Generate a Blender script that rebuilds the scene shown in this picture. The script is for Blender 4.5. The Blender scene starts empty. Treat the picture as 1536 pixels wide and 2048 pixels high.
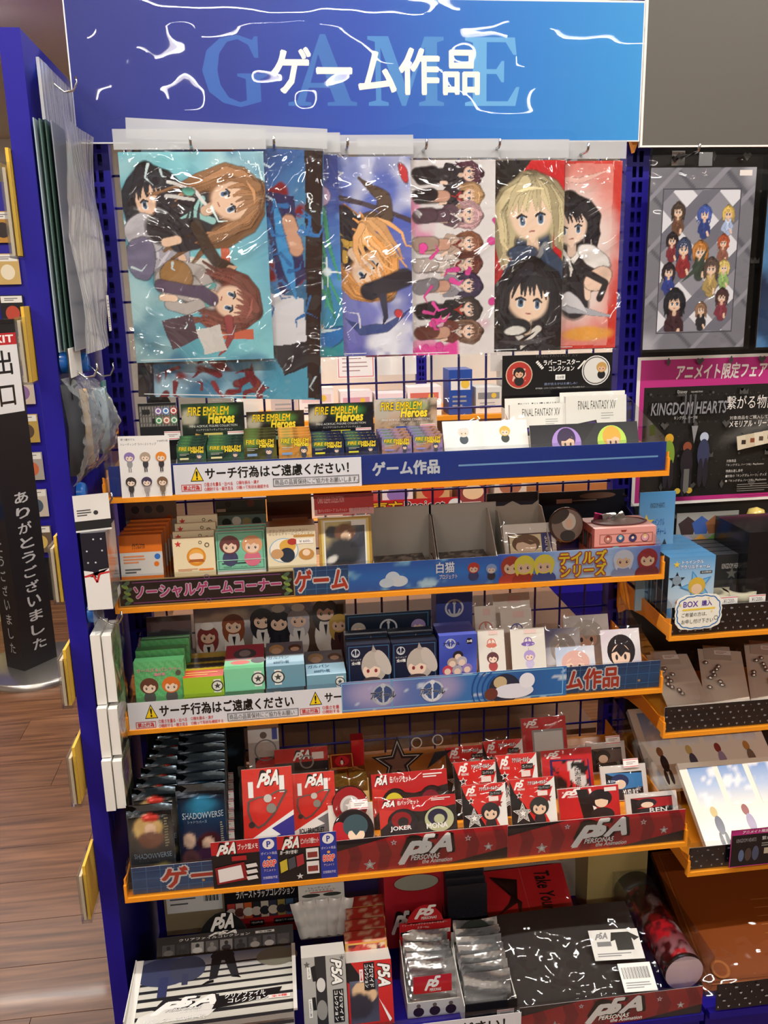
import bpy, math, random
import numpy as np
from mathutils import Matrix, Vector
rnd = random.Random(7)
SC = bpy.context.scene
COL = SC.collection
# ------------------------------------------------------------------ camera, world, lights, exposure
CAM = np.array([.2674, -1.5648, 1.42]); YAW, PITCH, ROLL, FPX = .1197, .2484, -.0233, 1760.
_f = np.array([math.sin(YAW)*math.cos(PITCH), math.cos(YAW)*math.cos(PITCH), -math.sin(PITCH)])
_r = np.array([math.cos(YAW), -math.sin(YAW), 0]); _u = np.cross(_r, _f)
_r, _u = math.cos(ROLL)*_r+math.sin(ROLL)*_u, -math.sin(ROLL)*_r+math.cos(ROLL)*_u
cd = bpy.data.cameras.new('camera'); cam = bpy.data.objects.new('camera', cd); COL.objects.link(cam)
cd.sensor_fit = 'VERTICAL'; cd.sensor_height = 36; cd.lens = FPX/2048*36; cd.clip_start = .05
cam.matrix_world = Matrix(((_r[0], _u[0], -_f[0], CAM[0]), (_r[1], _u[1], -_f[1], CAM[1]), (_r[2], _u[2], -_f[2], CAM[2]), (0, 0, 0, 1)))
SC.camera = cam
SC.view_settings.view_transform = 'Standard'; SC.view_settings.look = 'None'
SC.view_settings.gamma = 1; SC.view_settings.use_curve_mapping = False
SC.view_settings.exposure = 0.0
SC.cycles.transparent_max_bounces = 16
SC.cycles.max_bounces = 4; SC.cycles.diffuse_bounces = 3; SC.cycles.glossy_bounces = 2; SC.cycles.adaptive_threshold = .06; SC.cycles.use_light_tree = False
SC.cycles.caustics_reflective = False; SC.cycles.caustics_refractive = False
SC.cycles.sample_clamp_indirect = 4
W = bpy.data.worlds.new('world'); SC.world = W; W.use_nodes = True
W.node_tree.nodes['Background'].inputs[0].default_value = (1, .96, .9, 1); W.node_tree.nodes['Background'].inputs[1].default_value = .05
CEIL = 2.75
LAMPS = [(x, y) for y in (-3.6, -.95, 1.0, 3.1) for x in (-1.55, .25, 2.05)]
LAMP_W = 27.0
def at(axis, px, py, v):
    d = _f+(px-768)/FPX*_r-(py-1024)/FPX*_u
    return CAM+d*((v-CAM[axis])/d[axis])
AX = lambda x, y, v: at(0, x, y, v)
AY = lambda x, y, v: at(1, x, y, v)
AZ = lambda x, y, v: at(2, x, y, v)
# ------------------------------------------------------------------ colours and materials
def L(h):
    if not isinstance(h, str): return h
    h = h.lstrip('#')
    if len(h) == 3: h = ''.join(c*2 for c in h)
    o = []
    for i in (0, 2, 4):
        c = int(h[i:i+2], 16)/255
        o.append(c/12.92 if c <= .04045 else ((c+.055)/1.055)**2.4)
    return tuple(o)
MATS = {}
def mat(name, col=None, rough=.5, metal=0., attr=False, grain=0., gscale=200., bump=0., bscale=60., coat=0., spec=.5, emit=0., bdist=.002):
    m = bpy.data.materials.new(name); m.use_nodes = True; MATS[name] = m
    nt = m.node_tree; N = nt.nodes; b = N['Principled BSDF']
    b.inputs['Roughness'].default_value = rough; b.inputs['Metallic'].default_value = metal
    b.inputs['Coat Weight'].default_value = coat; b.inputs['Coat Roughness'].default_value = .06
    b.inputs['Specular IOR Level'].default_value = spec
    if attr:
        a = N.new('ShaderNodeAttribute'); a.attribute_name = 'Col'; src = a.outputs['Color']
    else:
        a = N.new('ShaderNodeRGB'); a.outputs[0].default_value = (*L(col), 1); src = a.outputs[0]
    tc = N.new('ShaderNodeTexCoord')
    if grain:
        n = N.new('ShaderNodeTexNoise'); n.inputs['Scale'].default_value = gscale; n.inputs['Detail'].default_value = 3
        nt.links.new(tc.outputs['Object'], n.inputs['Vector'])
        r = N.new('ShaderNodeMapRange'); r.inputs[3].default_value = 1-grain; r.inputs[4].default_value = 1+grain
        nt.links.new(n.outputs[0], r.inputs[0])
        x = N.new('ShaderNodeMix'); x.data_type = 'RGBA'; x.blend_type = 'MULTIPLY'; x.inputs[0].default_value = 1
        nt.links.new(src, x.inputs[6]); nt.links.new(r.outputs[0], x.inputs[7]); src = x.outputs[2]
    nt.links.new(src, b.inputs['Base Color'])
    if emit:
        nt.links.new(src, b.inputs['Emission Color']); b.inputs['Emission Strength'].default_value = emit
    if bump:
        n = N.new('ShaderNodeTexNoise'); n.inputs['Scale'].default_value = bscale; n.inputs['Detail'].default_value = 2
        nt.links.new(tc.outputs['Object'], n.inputs['Vector'])
        p = N.new('ShaderNodeBump'); p.inputs['Strength'].default_value = bump; p.inputs['Distance'].default_value = bdist
        nt.links.new(n.outputs[0], p.inputs['Height']); nt.links.new(p.outputs[0], b.inputs['Normal'])
        if coat: nt.links.new(p.outputs[0], b.inputs['Coat Normal'])
    return m
def film_mat(name, tint='#ffffff', blend=.25, rough=.04, bump=.4, bscale=25., bdist=.004, aniso=(1, 1, 1), gloss=1., haze=0., detail=1.5):
    m = bpy.data.materials.new(name); m.use_nodes = True; MATS[name] = m
    nt = m.node_tree; N = nt.nodes; N.remove(N['Principled BSDF']); out = N['Material Output']
    t = N.new('ShaderNodeBsdfTransparent'); t.inputs[0].default_value = (*L(tint), 1)
    g = N.new('ShaderNodeBsdfGlossy'); g.inputs['Roughness'].default_value = rough; g.inputs[0].default_value = (gloss, gloss, gloss, 1)
    fr = N.new('ShaderNodeLayerWeight'); fr.inputs[0].default_value = .5
    pw_ = N.new('ShaderNodeMath'); pw_.operation = 'POWER'; pw_.inputs[1].default_value = 4.5
    mr = N.new('ShaderNodeMapRange'); mr.inputs[3].default_value = blend*.2; mr.inputs[4].default_value = .75
    mx = N.new('ShaderNodeMixShader')
    tc = N.new('ShaderNodeTexCoord'); mp = N.new('ShaderNodeMapping'); mp.inputs['Scale'].default_value = aniso
    n = N.new('ShaderNodeTexNoise'); n.inputs['Scale'].default_value = bscale; n.inputs['Detail'].default_value = detail; n.inputs['Distortion'].default_value = .6
    p = N.new('ShaderNodeBump'); p.inputs['Strength'].default_value = bump; p.inputs['Distance'].default_value = bdist
    nt.links.new(tc.outputs['Object'], mp.inputs[0]); nt.links.new(mp.outputs[0], n.inputs['Vector'])
    nt.links.new(n.outputs[0], p.inputs['Height'])
    for x in (g, fr): nt.links.new(p.outputs[0], x.inputs['Normal'])
    nt.links.new(fr.outputs['Facing'], pw_.inputs[0]); nt.links.new(pw_.outputs[0], mr.inputs[0]); nt.links.new(mr.outputs[0], mx.inputs[0])
    base = t.outputs[0]
    if haze:
        d = N.new('ShaderNodeBsdfDiffuse'); d.inputs[0].default_value = (.85, .86, .87, 1)
        h = N.new('ShaderNodeMixShader'); h.inputs[0].default_value = haze
        nt.links.new(t.outputs[0], h.inputs[1]); nt.links.new(d.outputs[0], h.inputs[2]); base = h.outputs[0]
    nt.links.new(base, mx.inputs[1]); nt.links.new(g.outputs[0], mx.inputs[2]); nt.links.new(mx.outputs[0], out.inputs[0])
    return m
mat('paper', attr=True, rough=.55, grain=.03, gscale=900)
mat('carton', attr=True, rough=.35, grain=.04, gscale=500)
mat('gloss', attr=True, rough=.2, grain=.03, gscale=700, coat=.15)
mat('foil', attr=True, rough=.22, metal=.85, grain=.05, gscale=300, bump=.5, bscale=45, bdist=.006)
mat('foilprint', attr=True, rough=.25, metal=.35, grain=.05, gscale=300, bump=.25, bscale=40, bdist=.005)
mat('badge', attr=True, rough=.08, coat=1.)
mat('cloth', attr=True, rough=.85, grain=.1, gscale=600, bump=.4, bscale=40, bdist=.004)
mat('bluemetal', '#190f80', rough=.42, spec=.4, grain=.06, gscale=500, bump=.05, bscale=700, bdist=.0005)
mat('bluepanel', '#190f8c', rough=.5, spec=.35, grain=.05, gscale=350, bump=.08, bscale=600, bdist=.0006)
mat('bluewire', '#1d1678', rough=.35)
mat('orange', '#f59a23', rough=.38, grain=.05, gscale=300)
mat('chrome', '#cfcfd2', rough=.15, metal=1.)
mat('steel', '#b9b4ad', rough=.28, metal=.9, grain=.05, gscale=80)
mat('magnet', '#2477d8', rough=.25, coat=.4)
mat('black', '#17161a', rough=.4, grain=.1, gscale=300)
mat('blackgloss', '#121216', rough=.15, coat=.5)
mat('whiteplastic', '#ecebe6', rough=.4)
mat('ceiling', '#ece0ce', rough=.9, grain=.04, gscale=40, bump=.2, bscale=120)
mat('wallwhite', '#dfd8cc', rough=.85, grain=.05, gscale=8)
mat('greyboard', '#5b5751', rough=.5, grain=.05, gscale=900, bump=.1, bscale=900, bdist=.0003)
mat('orangeshade', '#7a4c26', rough=.7, grain=.08, gscale=60)  # orange of the rear boards, darkened to brown to stand in for shade
mat('lampglow', '#fff6ea', emit=26.)
film_mat('film', blend=.2, rough=.05, bump=.8, bscale=16, bdist=.012)
film_mat('filmwild', blend=.34, rough=.06, bump=1., bscale=9, bdist=.06, detail=2.6)
film_mat('filmsoft', blend=.2, rough=.07, bump=.3, bscale=14, bdist=.008)
film_mat('acrylic', '#f4f6f8', blend=.22, rough=.03, bump=.03, bscale=6)
film_mat('bagfog', '#dfe2e4', blend=.24, rough=.1, bump=.6, bscale=26, bdist=.01, haze=.16)
film_mat('bagwhite', '#e6e8ea', blend=.22, rough=.16, bump=.5, bscale=9, bdist=.012, aniso=(1, 6, .7), haze=.42)
film_mat('signfilm', blend=.12, rough=.025, bump=.0, bscale=5, bdist=.01)
# ------------------------------------------------------------------ mesh building
class MB:
    def __init__(s): s.V = []; s.F = []; s.C = []; s.S = []; s.n = 0
    def add(s, V, F, col='#ffffff', smooth=False):
        V = np.asarray(V, float).reshape(-1, 3)
        c = np.asarray(L(col), float)
        if c.ndim == 1: c = np.tile(c[:3], (len(V), 1))
        s.V.append(V); s.C.append(c)
        if isinstance(F, np.ndarray): tot = np.full(len(F), F.shape[1]); idx = F.ravel()+s.n
        else: tot = np.array([len(f) for f in F], int); idx = np.array([i for f in F for i in f], int)+s.n
        s.F.append((tot, idx)); s.S.append(np.full(len(tot), smooth)); s.n += len(V)
        return s
    def box(s, x0, y0, z0, x1, y1, z1, col='#ffffff', top=None, front=None, side=None, M=None):
        P = [(x0, y0, z0), (x1, y0, z0), (x1, y1, z0), (x0, y1, z0), (x0, y0, z1), (x1, y0, z1), (x1, y1, z1), (x0, y1, z1)]
        if M is not None: P = [tuple(M @ Vector(p)) for p in P]
        for f, c in (((0, 3, 2, 1), col), ((4, 5, 6, 7), top or col), ((0, 1, 5, 4), front or col), ((1, 2, 6, 5), side or col), ((2, 3, 7, 6), col), ((3, 0, 4, 7), side or col)):
            s.add([P[i] for i in f], [(0, 1, 2, 3)], c)
        return s
    def prism(s, pts, d0, d1, col='#ffffff', axis='y'):
        n = len(pts)
        def q(a, b, d): return (a, d, b) if axis == 'y' else ((d, a, b) if axis == 'x' else (a, b, d))
        A = [q(a, b, d0) for a, b in pts]; B = [q(a, b, d1) for a, b in pts]
        s.add(A, [tuple(range(n))], col); s.add(B, [tuple(range(n))[::-1]], col)
        for i in range(n):
            j = (i+1) % n; s.add([A[i], B[i], B[j], A[j]], [(0, 1, 2, 3)], col)
        return s
    def tube(s, pts, r, col='#ffffff', n=8, cap=True):
        P = [Vector(p) for p in pts]; rings = []
        for i, p in enumerate(P):
            t = (P[min(i+1, len(P)-1)]-P[max(i-1, 0)]).normalized()
            a = t.orthogonal().normalized() if i == 0 else (a-t*a.dot(t)).normalized()
            b = t.cross(a); rr = r[i] if isinstance(r, (list, tuple)) else r
            rings.append([p+a*math.cos(k*2*math.pi/n)*rr+b*math.sin(k*2*math.pi/n)*rr for k in range(n)])
        V = [tuple(v) for q in rings for v in q]; F = []
        for i in range(len(P)-1):
            for k in range(n): F.append((i*n+k, i*n+(k+1) % n, (i+1)*n+(k+1) % n, (i+1)*n+k))
        if cap: F += [tuple(range(n))[::-1], tuple(range((len(P)-1)*n, len(P)*n))]
        return s.add(V, F, col, True)
    def lathe(s, prof, col='#ffffff', n=24, c=(0, 0, 0), axis='z', M=None, smooth=True):
        V = []; F = []
        for r, h in prof:
            for k in range(n):
                a = 2*math.pi*k/n; x, y = r*math.cos(a), r*math.sin(a)
                p = (x, y, h) if axis == 'z' else ((x, h, y) if axis == 'y' else (h, x, y))
                p = (p[0]+c[0], p[1]+c[1], p[2]+c[2]); V.append(tuple(M @ Vector(p)) if M is not None else p)
        for i in range(len(prof)-1):
            for k in range(n): F.append((i*n+k, i*n+(k+1) % n, (i+1)*n+(k+1) % n, (i+1)*n+k))
        return s.add(V, F, col, smooth)
    def grid(s, fn, nx, ny, col='#ffffff', cols=None, smooth=True):
        V = [fn(i/nx, j/ny) for j in range(ny+1) for i in range(nx+1)]
        return s.add(V, gridfaces(nx, ny), cols if cols is not None else col, smooth)
    def mesh(s, name):
        me = bpy.data.meshes.new(name)
        V = np.concatenate(s.V); tot = np.concatenate([f[0] for f in s.F]); idx = np.concatenate([f[1] for f in s.F])
        me.vertices.add(len(V)); me.vertices.foreach_set('co', V.astype(np.float32).ravel())
        me.loops.add(len(idx)); me.loops.foreach_set('vertex_index', idx.astype(np.int32))
        me.polygons.add(len(tot)); st = np.concatenate([[0], np.cumsum(tot)[:-1]]); me.polygons.foreach_set('loop_start', st.astype(np.int32))
        C = np.concatenate(s.C); C = np.clip(np.concatenate([C, np.ones((len(C), 1))], 1), 0, 1)
        a = me.color_attributes.new('Col', 'FLOAT_COLOR', 'POINT'); a.data.foreach_set('color', C.astype(np.float32).ravel())
        me.polygons.foreach_set('use_smooth', np.concatenate(s.S)); me.update(calc_edges=True)
        return me
def gridfaces(nx, ny):
    i, j = np.meshgrid(np.arange(nx), np.arange(ny)); a = (j*(nx+1)+i).ravel()
    return np.stack([a, a+1, a+nx+2, a+nx+1], 1)
def obj(name, mb, material, parent=None, M=None, label=None):
    me = mb.mesh(name) if isinstance(mb, MB) else mb
    if not me.materials: me.materials.append(MATS[material])
    o = bpy.data.objects.new(name, me); COL.objects.link(o)
    if parent is not None: o.parent = parent
    if M is not None: o.matrix_local = M
    if label: o['label'] = label
    return o
def tag(o, label, cat, group=None):
    o['label'] = label; o['category'] = cat
    if group: o['group'] = group
    return o
def thing(name, label, cat, loc=(0, 0, 0), rot=(0, 0, 0), group=None):
    o = bpy.data.objects.new(name, None); COL.objects.link(o); o.empty_display_size = .02
    o.location = [float(v) for v in loc]; o.rotation_euler = rot
    return tag(o, label, cat, group)
def struct(name, mb, m):
    o = obj(name, mb, m); o['kind'] = 'structure'; return o
def dup(root, loc, label, rot=None, group=None):
    r = root.copy(); COL.objects.link(r); r.location = [float(v) for v in loc]; r['label'] = label
    if rot is not None: r.rotation_euler = rot
    if group: r['group'] = group
    for ch in list(root.children):
        c = ch.copy(); COL.objects.link(c); c.parent = r
        for g in list(ch.children):
            d = g.copy(); COL.objects.link(d); d.parent = c
    return r
# ------------------------------------------------------------------ flat print: text, shapes and painted grids
_TX = {}
def glyphs(s, bold=0., shear=0., res=2):
    k = (s, bold, shear, res)
    if k not in _TX:
        c = bpy.data.curves.new('t', 'FONT'); c.body = s; c.resolution_u = res; c.offset = bold; c.shear = shear; c.space_line = .9
        o = bpy.data.objects.new('t', c); COL.objects.link(o); m = o.to_mesh()
        V = np.array([v.co[:2] for v in m.vertices]); F = [tuple(p.vertices) for p in m.polygons]
        o.to_mesh_clear(); bpy.data.objects.remove(o); bpy.data.curves.remove(c)
        if len(V) == 0: V = np.zeros((3, 2)); F = []
        _TX[k] = (V, F)
    return _TX[k]
_RT = {}
def vnoise(x, y, seed=0):
    if seed not in _RT: _RT[seed] = np.random.RandomState(seed).rand(64, 64)
    r = _RT[seed]
    xi = np.floor(x).astype(int); yi = np.floor(y).astype(int); fx = x-xi; fy = y-yi
    fx = fx*fx*(3-2*fx); fy = fy*fy*(3-2*fy)
    g = lambda i, j: r[i % 64, j % 64]
    return (g(xi, yi)*(1-fx)+g(xi+1, yi)*fx)*(1-fy)+(g(xi, yi+1)*(1-fx)+g(xi+1, yi+1)*fx)*fy
def fbm(x, y, seed=0):
    return (vnoise(x, y, seed)*.55+vnoise(2*x, 2*y, seed+1)*.3+vnoise(4*x, 4*y, seed+2)*.15)
FINE = [False]
def paint(x, y, a, ops):
    """colour field over x,y in 0..1 (a = width/height) from a list of simple shapes"""
    n = x.shape; C = np.zeros(n+(3,)); GX = x[0].copy(); GY = y[:, 0].copy()
    def mix(c, k):
        nonlocal C
        C = C*(1-k[..., None])+np.asarray(L(c))*k[..., None]
    sm = lambda t: np.clip(t, 0, 1)**2*(3-2*np.clip(t, 0, 1))
    for op in ops:
        k = op[0]
        if k == 'warp':
            x0_, y0_ = x, y; x = x0_+op[1]*(fbm(x0_*op[2]*a, y0_*op[2], op[3])-.5)/a; y = y0_+op[1]*(fbm(x0_*op[2]*a+9, y0_*op[2]+5, op[3]+7)-.5)
        elif k == 'bg': mix(op[1], np.ones(n))
        elif k == 'grad':
            an = math.radians(op[1]); t = np.clip(((x-.5)*math.cos(an)+(y-.5)*math.sin(an))+.5, 0, 1); cs = [np.asarray(L(c)) for c in op[2:]]
            u = t*(len(cs)-1); i = np.clip(u.astype(int), 0, len(cs)-2); w = (u-i)[..., None]; A = np.array(cs)
            C = (A[i]*(1-w)+A[i+1]*w).copy()
        elif k in 'es':
            if k == 'e': mgx = max(op[3], op[4]/a)*1.35+.03; mgy = max(op[4], op[3]*a)*1.35+.03; bx = (op[1]-mgx, op[1]+mgx, op[2]-mgy, op[2]+mgy)
            else: xs_ = [q[0] for q in op[1]]; ys_ = [q[1] for q in op[1]]; bx = (min(xs_)-op[2]*1.3/a-.03, max(xs_)+op[2]*1.3/a+.03, min(ys_)-op[2]*1.3-.03, max(ys_)+op[2]*1.3+.03)
            i0, i1 = np.searchsorted(GX, bx[:2]); j0, j1 = np.searchsorted(GY, bx[2:])
            if i1 <= i0 or j1 <= j0: continue
            S = (slice(j0, j1), slice(i0, i1)); X_, Y_ = x[S], y[S]; D = C[S]
            if k == 'e':
                cx, cy, rx, ry, an, c = op[1:7]; so = op[7] if len(op) > 7 else .08; wob = op[8] if len(op) > 8 else 0
                an = math.radians(an); dx = (X_-cx)*a; dy = Y_-cy; u = dx*math.cos(an)+dy*math.sin(an); v = -dx*math.sin(an)+dy*math.cos(an)
                d = np.sqrt((u/(rx*a))**2+(v/ry)**2)
                if wob: d = d+wob*(fbm(X_*9*a, Y_*9, int(cx*97+cy*31) % 50)-.5)
                kk = sm((1+so-d)/(2*so)); tgt = np.asarray(L(c))*np.ones(d.shape+(1,))
                if so <= .1 and FINE[0]: tgt = np.clip(tgt*(.75+.5*fbm(u*10+cx*9, v*30+cy*7, 33))[..., None], 0, 1)
                D = D*(1-kk[..., None])+tgt*kk[..., None]
                if so <= .1 and FINE[0]: t = .003/min(rx*a, ry); D = D*(1-.5*(np.abs(d-1) < t)[..., None])
            else:
                pts, w, c = op[1:4]; best = np.full(X_.shape, 9.); P = [(p[0]*a, p[1]) for p in pts]; m = len(P)
                for i in range(m-1):
                    (x0, y0), (x1, y1) = P[i], P[i+1]; ex, ey = x1-x0, y1-y0; q = ex*ex+ey*ey+1e-9
                    t = np.clip(((X_*a-x0)*ex+(Y_-y0)*ey)/q, 0, 1); d = np.hypot(X_*a-x0-t*ex, Y_-y0-t*ey)
                    g = (i+t)/(m-1); ww = w*(1-.85*g if len(op) > 4 and op[4] == 1 else (np.sin(np.pi*np.clip(g, .03, .97))+.1 if len(op) > 4 and op[4] == 2 else 1.))
                    best = np.minimum(best, d/ww)
                kk = sm((1.12-best)/.24)[..., None]; D = D*(1-kk)+np.asarray(L(c))*kk
                if FINE[0] and w > .008 and len(op) < 6: D = D*(1-.4*((best > .9) & (best < 1.12))[..., None])
            C[S] = D
        elif k == 'p':
            P = op[1]; ins = np.zeros(n, bool); j = len(P)-1
            for i in range(len(P)):
                (xi, yi), (xj, yj) = P[i], P[j]
                ins ^= ((yi > y) != (yj > y)) & (x < (xj-xi)*(y-yi)/((yj-yi) or 1e-9)+xi); j = i
            mix(op[2], ins*1.)
        elif k == 'n':
            sc, c, th, so, sd = op[1:6]; ax = op[6] if len(op) > 6 else 1.; f = fbm(x*sc*a*ax, y*sc, sd)
            mix(c, sm((f-th)/so)*(op[7] if len(op) > 7 else 1))
        elif k == 'st':
            an, fr, c, duty = op[1:5]; an = math.radians(an); t = ((x*a*math.cos(an)+y*math.sin(an))*fr) % 1
            mix(c, (t < duty)*1.)
        elif k == 'star':
            cx, cy, R, c = op[1:5]; an = np.arctan2(y-cy, (x-cx)*a)-math.pi/2+(op[5] if len(op) > 5 else 0); rr = np.hypot((x-cx)*a, y-cy)
            t = np.abs(((an/(2*math.pi)*5) % 1)-.5)*2; lim = R*(.42+.58*t**1.25); mix(c, sm((lim-rr)/.012+.5))
    return C
class Pr:
    """flat print on a w x h face; coordinates are fractions of the face; layers rise by hairs"""
    def __init__(s, w, h, M=None): s.w = w; s.h = h; s.mb = MB(); s.k = 1; s.M = M; s.step = 4e-5
    def put(s, V, F, col, smooth=False):
        V = np.asarray(V, float); z = s.k*s.step; s.k += 1
        P = np.stack([V[:, 0]*s.w, np.full(len(V), -z), V[:, 1]*s.h], 1)
        if s.M is not None: m = np.array(s.M); P = P @ m[:3, :3].T+m[:3, 3]
        s.mb.add(P, F, col, smooth); return s
    def poly(s, pts, col): return s.put(pts, [tuple(range(len(pts)))], col)
    def rect(s, x0, y0, x1, y1, col): return s.poly([(x0, y0), (x1, y0), (x1, y1), (x0, y1)], col)
    def frame(s, x0, y0, x1, y1, t, col):
        tx = t*s.h/s.w
        s.put([(x0, y0), (x1, y0), (x1, y1), (x0, y1), (x0+tx, y0+t), (x1-tx, y0+t), (x1-tx, y1-t), (x0+tx, y1-t)], [(0, 1, 5, 4), (1, 2, 6, 5), (2, 3, 7, 6), (3, 0, 4, 7)], col); return s
    def ell(s, cx, cy, rx, ry, col, n=22, ang=0):
        c, q = math.cos(math.radians(ang)), math.sin(math.radians(ang)); a = s.w/s.h; P = []
        for i in range(n):
            t = 2*math.pi*i/n; u, v = rx*a*math.cos(t), ry*math.sin(t); P.append((cx+(u*c-v*q)/a, cy+u*q+v*c))
        return s.poly(P, col)
    def circ(s, cx, cy, r, col, n=22): return s.ell(cx, cy, r*s.h/s.w, r, col, n)
    def ring(s, cx, cy, r, t, col, n=24):
        b = s.h/s.w; V = []
        for R in (r, r-t): V += [(cx+R*b*math.cos(2*math.pi*i/n), cy+R*math.sin(2*math.pi*i/n)) for i in range(n)]
        return s.put(V, [(i, (i+1) % n, n+(i+1) % n, n+i) for i in range(n)], col)
    def star(s, cx, cy, r, col, rot=0, inner=.42):
        b = s.h/s.w; P = []
        for i in range(10):
            t = math.pi/2+rot+i*math.pi/5; R = r*(1 if i % 2 == 0 else inner); P.append((cx+R*b*math.cos(t), cy+R*math.sin(t)))
        V = [(cx, cy)]+P
        return s.put(V, [(0, 1+i, 1+(i+1) % 10) for i in range(10)], col)
    def line(s, pts, t, col, closed=False):
        a = s.w/s.h; n = len(pts); V = []; F = []
        for i in range(n-(0 if closed else 1)):
            p, q = pts[i], pts[(i+1) % n]; dx, dy = (q[0]-p[0])*a, q[1]-p[1]; l = math.hypot(dx, dy) or 1; ox, oy = -dy/l*t/2/a, dx/l*t/2
            b = len(V); V += [(p[0]+ox, p[1]+oy), (p[0]-ox, p[1]-oy), (q[0]-ox, q[1]-oy), (q[0]+ox, q[1]+oy)]; F.append((b, b+1, b+2, b+3))
        return s.put(V, F, col)
    def text(s, t, x0, y0, x1, y1, col, bold=.01, shear=0., out=None, outw=.04, rot=0):
        V, F = glyphs(t, 0., shear); mn = V.min(0); d = np.maximum(V.max(0)-mn, 1e-6)
        def fit(Q):
            q = (Q-mn)/d
            if rot == 90: q = np.stack([1-q[:, 1], q[:, 0]], 1)
            elif rot == -90: q = np.stack([q[:, 1], 1-q[:, 0]], 1)
            return np.stack([x0+q[:, 0]*(x1-x0), y0+q[:, 1]*(y1-y0)], 1)
        def fat(r, n, c):
            if r < .008: return s.put(fit(V), F, c)
            for i in range(n): s.put(fit(V+r*np.array((math.cos(2*math.pi*i/n+.4), math.sin(2*math.pi*i/n+.4)))), F, c); s.k -= .6
            s.k += .6
        if out: fat(bold*.6+outw*1.3, 8, out)
        fat(bold*.75, 3 if bold < .03 else 5, col); return s
    def art(s, ops, nx=24, ny=None, box=(0, 0, 1, 1)):
        x0, y0, x1, y1 = box; a = (x1-x0)*s.w/((y1-y0)*s.h); ny = ny or max(2, int(nx/a))
        gx, gy = np.meshgrid(np.linspace(0, 1, nx+1), np.linspace(0, 1, ny+1)); C = paint(gx, gy, a, ops)
        V = np.stack([x0+gx.ravel()*(x1-x0), y0+gy.ravel()*(y1-y0)], 1)
        return s.put(V, gridfaces(nx, ny), C.reshape(-1, 3))
    def lines(s, x0, y0, x1, y1, n, col, fill=.5, seed=1):
        r = random.Random(seed); hh = (y1-y0)/n
        for i in range(n): s.rect(x0, y0+i*hh+hh*(1-fill)/2, x0+(x1-x0)*r.uniform(.6, 1), y0+i*hh+hh*(1+fill)/2, col)
        return s
# ------------------------------------------------------------------ the room
def wood_mat():
    m = mat('wood', '#6b4a38', rough=.38, grain=.0, coat=.05); nt = m.node_tree; N = nt.nodes; b = N['Principled BSDF']
    tc = N.new('ShaderNodeTexCoord'); mp = N.new('ShaderNodeMapping'); mp.inputs['Scale'].default_value = (1.6, 26, 1)
    oi = N.new('ShaderNodeObjectInfo'); ad = N.new('ShaderNodeVectorMath'); ad.operation = 'ADD'
    cx = N.new('ShaderNodeCombineXYZ'); ml = N.new('ShaderNodeMath'); ml.operation = 'MULTIPLY'; ml.inputs[1].default_value = 37
    nt.links.new(oi.outputs['Random'], ml.inputs[0]); nt.links.new(ml.outputs[0], cx.inputs[0]); nt.links.new(ml.outputs[0], cx.inputs[1])
    nt.links.new(tc.outputs['Object'], mp.inputs[0]); nt.links.new(mp.outputs[0], ad.inputs[0]); nt.links.new(cx.outputs[0], ad.inputs[1])
    n = N.new('ShaderNodeTexNoise'); n.inputs['Scale'].default_value = 2.2; n.inputs['Detail'].default_value = 5; n.inputs['Distortion'].default_value = .4
    nt.links.new(ad.outputs[0], n.inputs['Vector'])
    r = N.new('ShaderNodeValToRGB'); r.color_ramp.elements[0].position = .3; r.color_ramp.elements[0].color = (*L('#4c2e1b'), 1)
    r.color_ramp.elements[1].position = .72; r.color_ramp.elements[1].color = (*L('#83583a'), 1)
    nt.links.new(n.outputs[0], r.inputs[0])
    h = N.new('ShaderNodeMapRange'); h.inputs[3].default_value = .88; h.inputs[4].default_value = 1.1; nt.links.new(oi.outputs['Random'], h.inputs[0])
    x = N.new('ShaderNodeMix'); x.data_type = 'RGBA'; x.blend_type = 'MULTIPLY'; x.inputs[0].default_value = 1
    nt.links.new(r.outputs[0], x.inputs[6]); nt.links.new(h.outputs[0], x.inputs[7]); nt.links.new(x.outputs[2], b.inputs['Base Color'])
wood_mat()
fl = struct('floor', MB().box(-5, -6.5, -.05, 6, 7, -.004), 'wood')
pw, pl = .15, .9
pm = MB().box(0, 0, -.004, pl-.0015, pw-.0015, 0).mesh('plank'); pm.materials.append(MATS['wood'])
for j in range(-2, 22):
    for i in range(-3, 0):
        o = bpy.data.objects.new('plank', pm); COL.objects.link(o); o.parent = fl
        o.location = (i*pl+((j*7) % 5)*.17+.1, j*pw, 0)
struct('ceiling', MB().box(-5, -6.5, CEIL, 6, 7, CEIL+.05), 'ceiling')
struct('wall_back', MB().box(-5, 6.95, 0, 6, 7, CEIL), 'wallwhite')
struct('wall_front', MB().box(-5, -6.5, 0, 6, -6.45, CEIL), 'wallwhite')
struct('wall_left', MB().box(-5, -6.5, 0, -4.95, 7, CEIL), 'wallwhite')
struct('wall_right', MB().box(5.95, -6.5, 0, 6, 7, CEIL), 'wallwhite')
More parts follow.
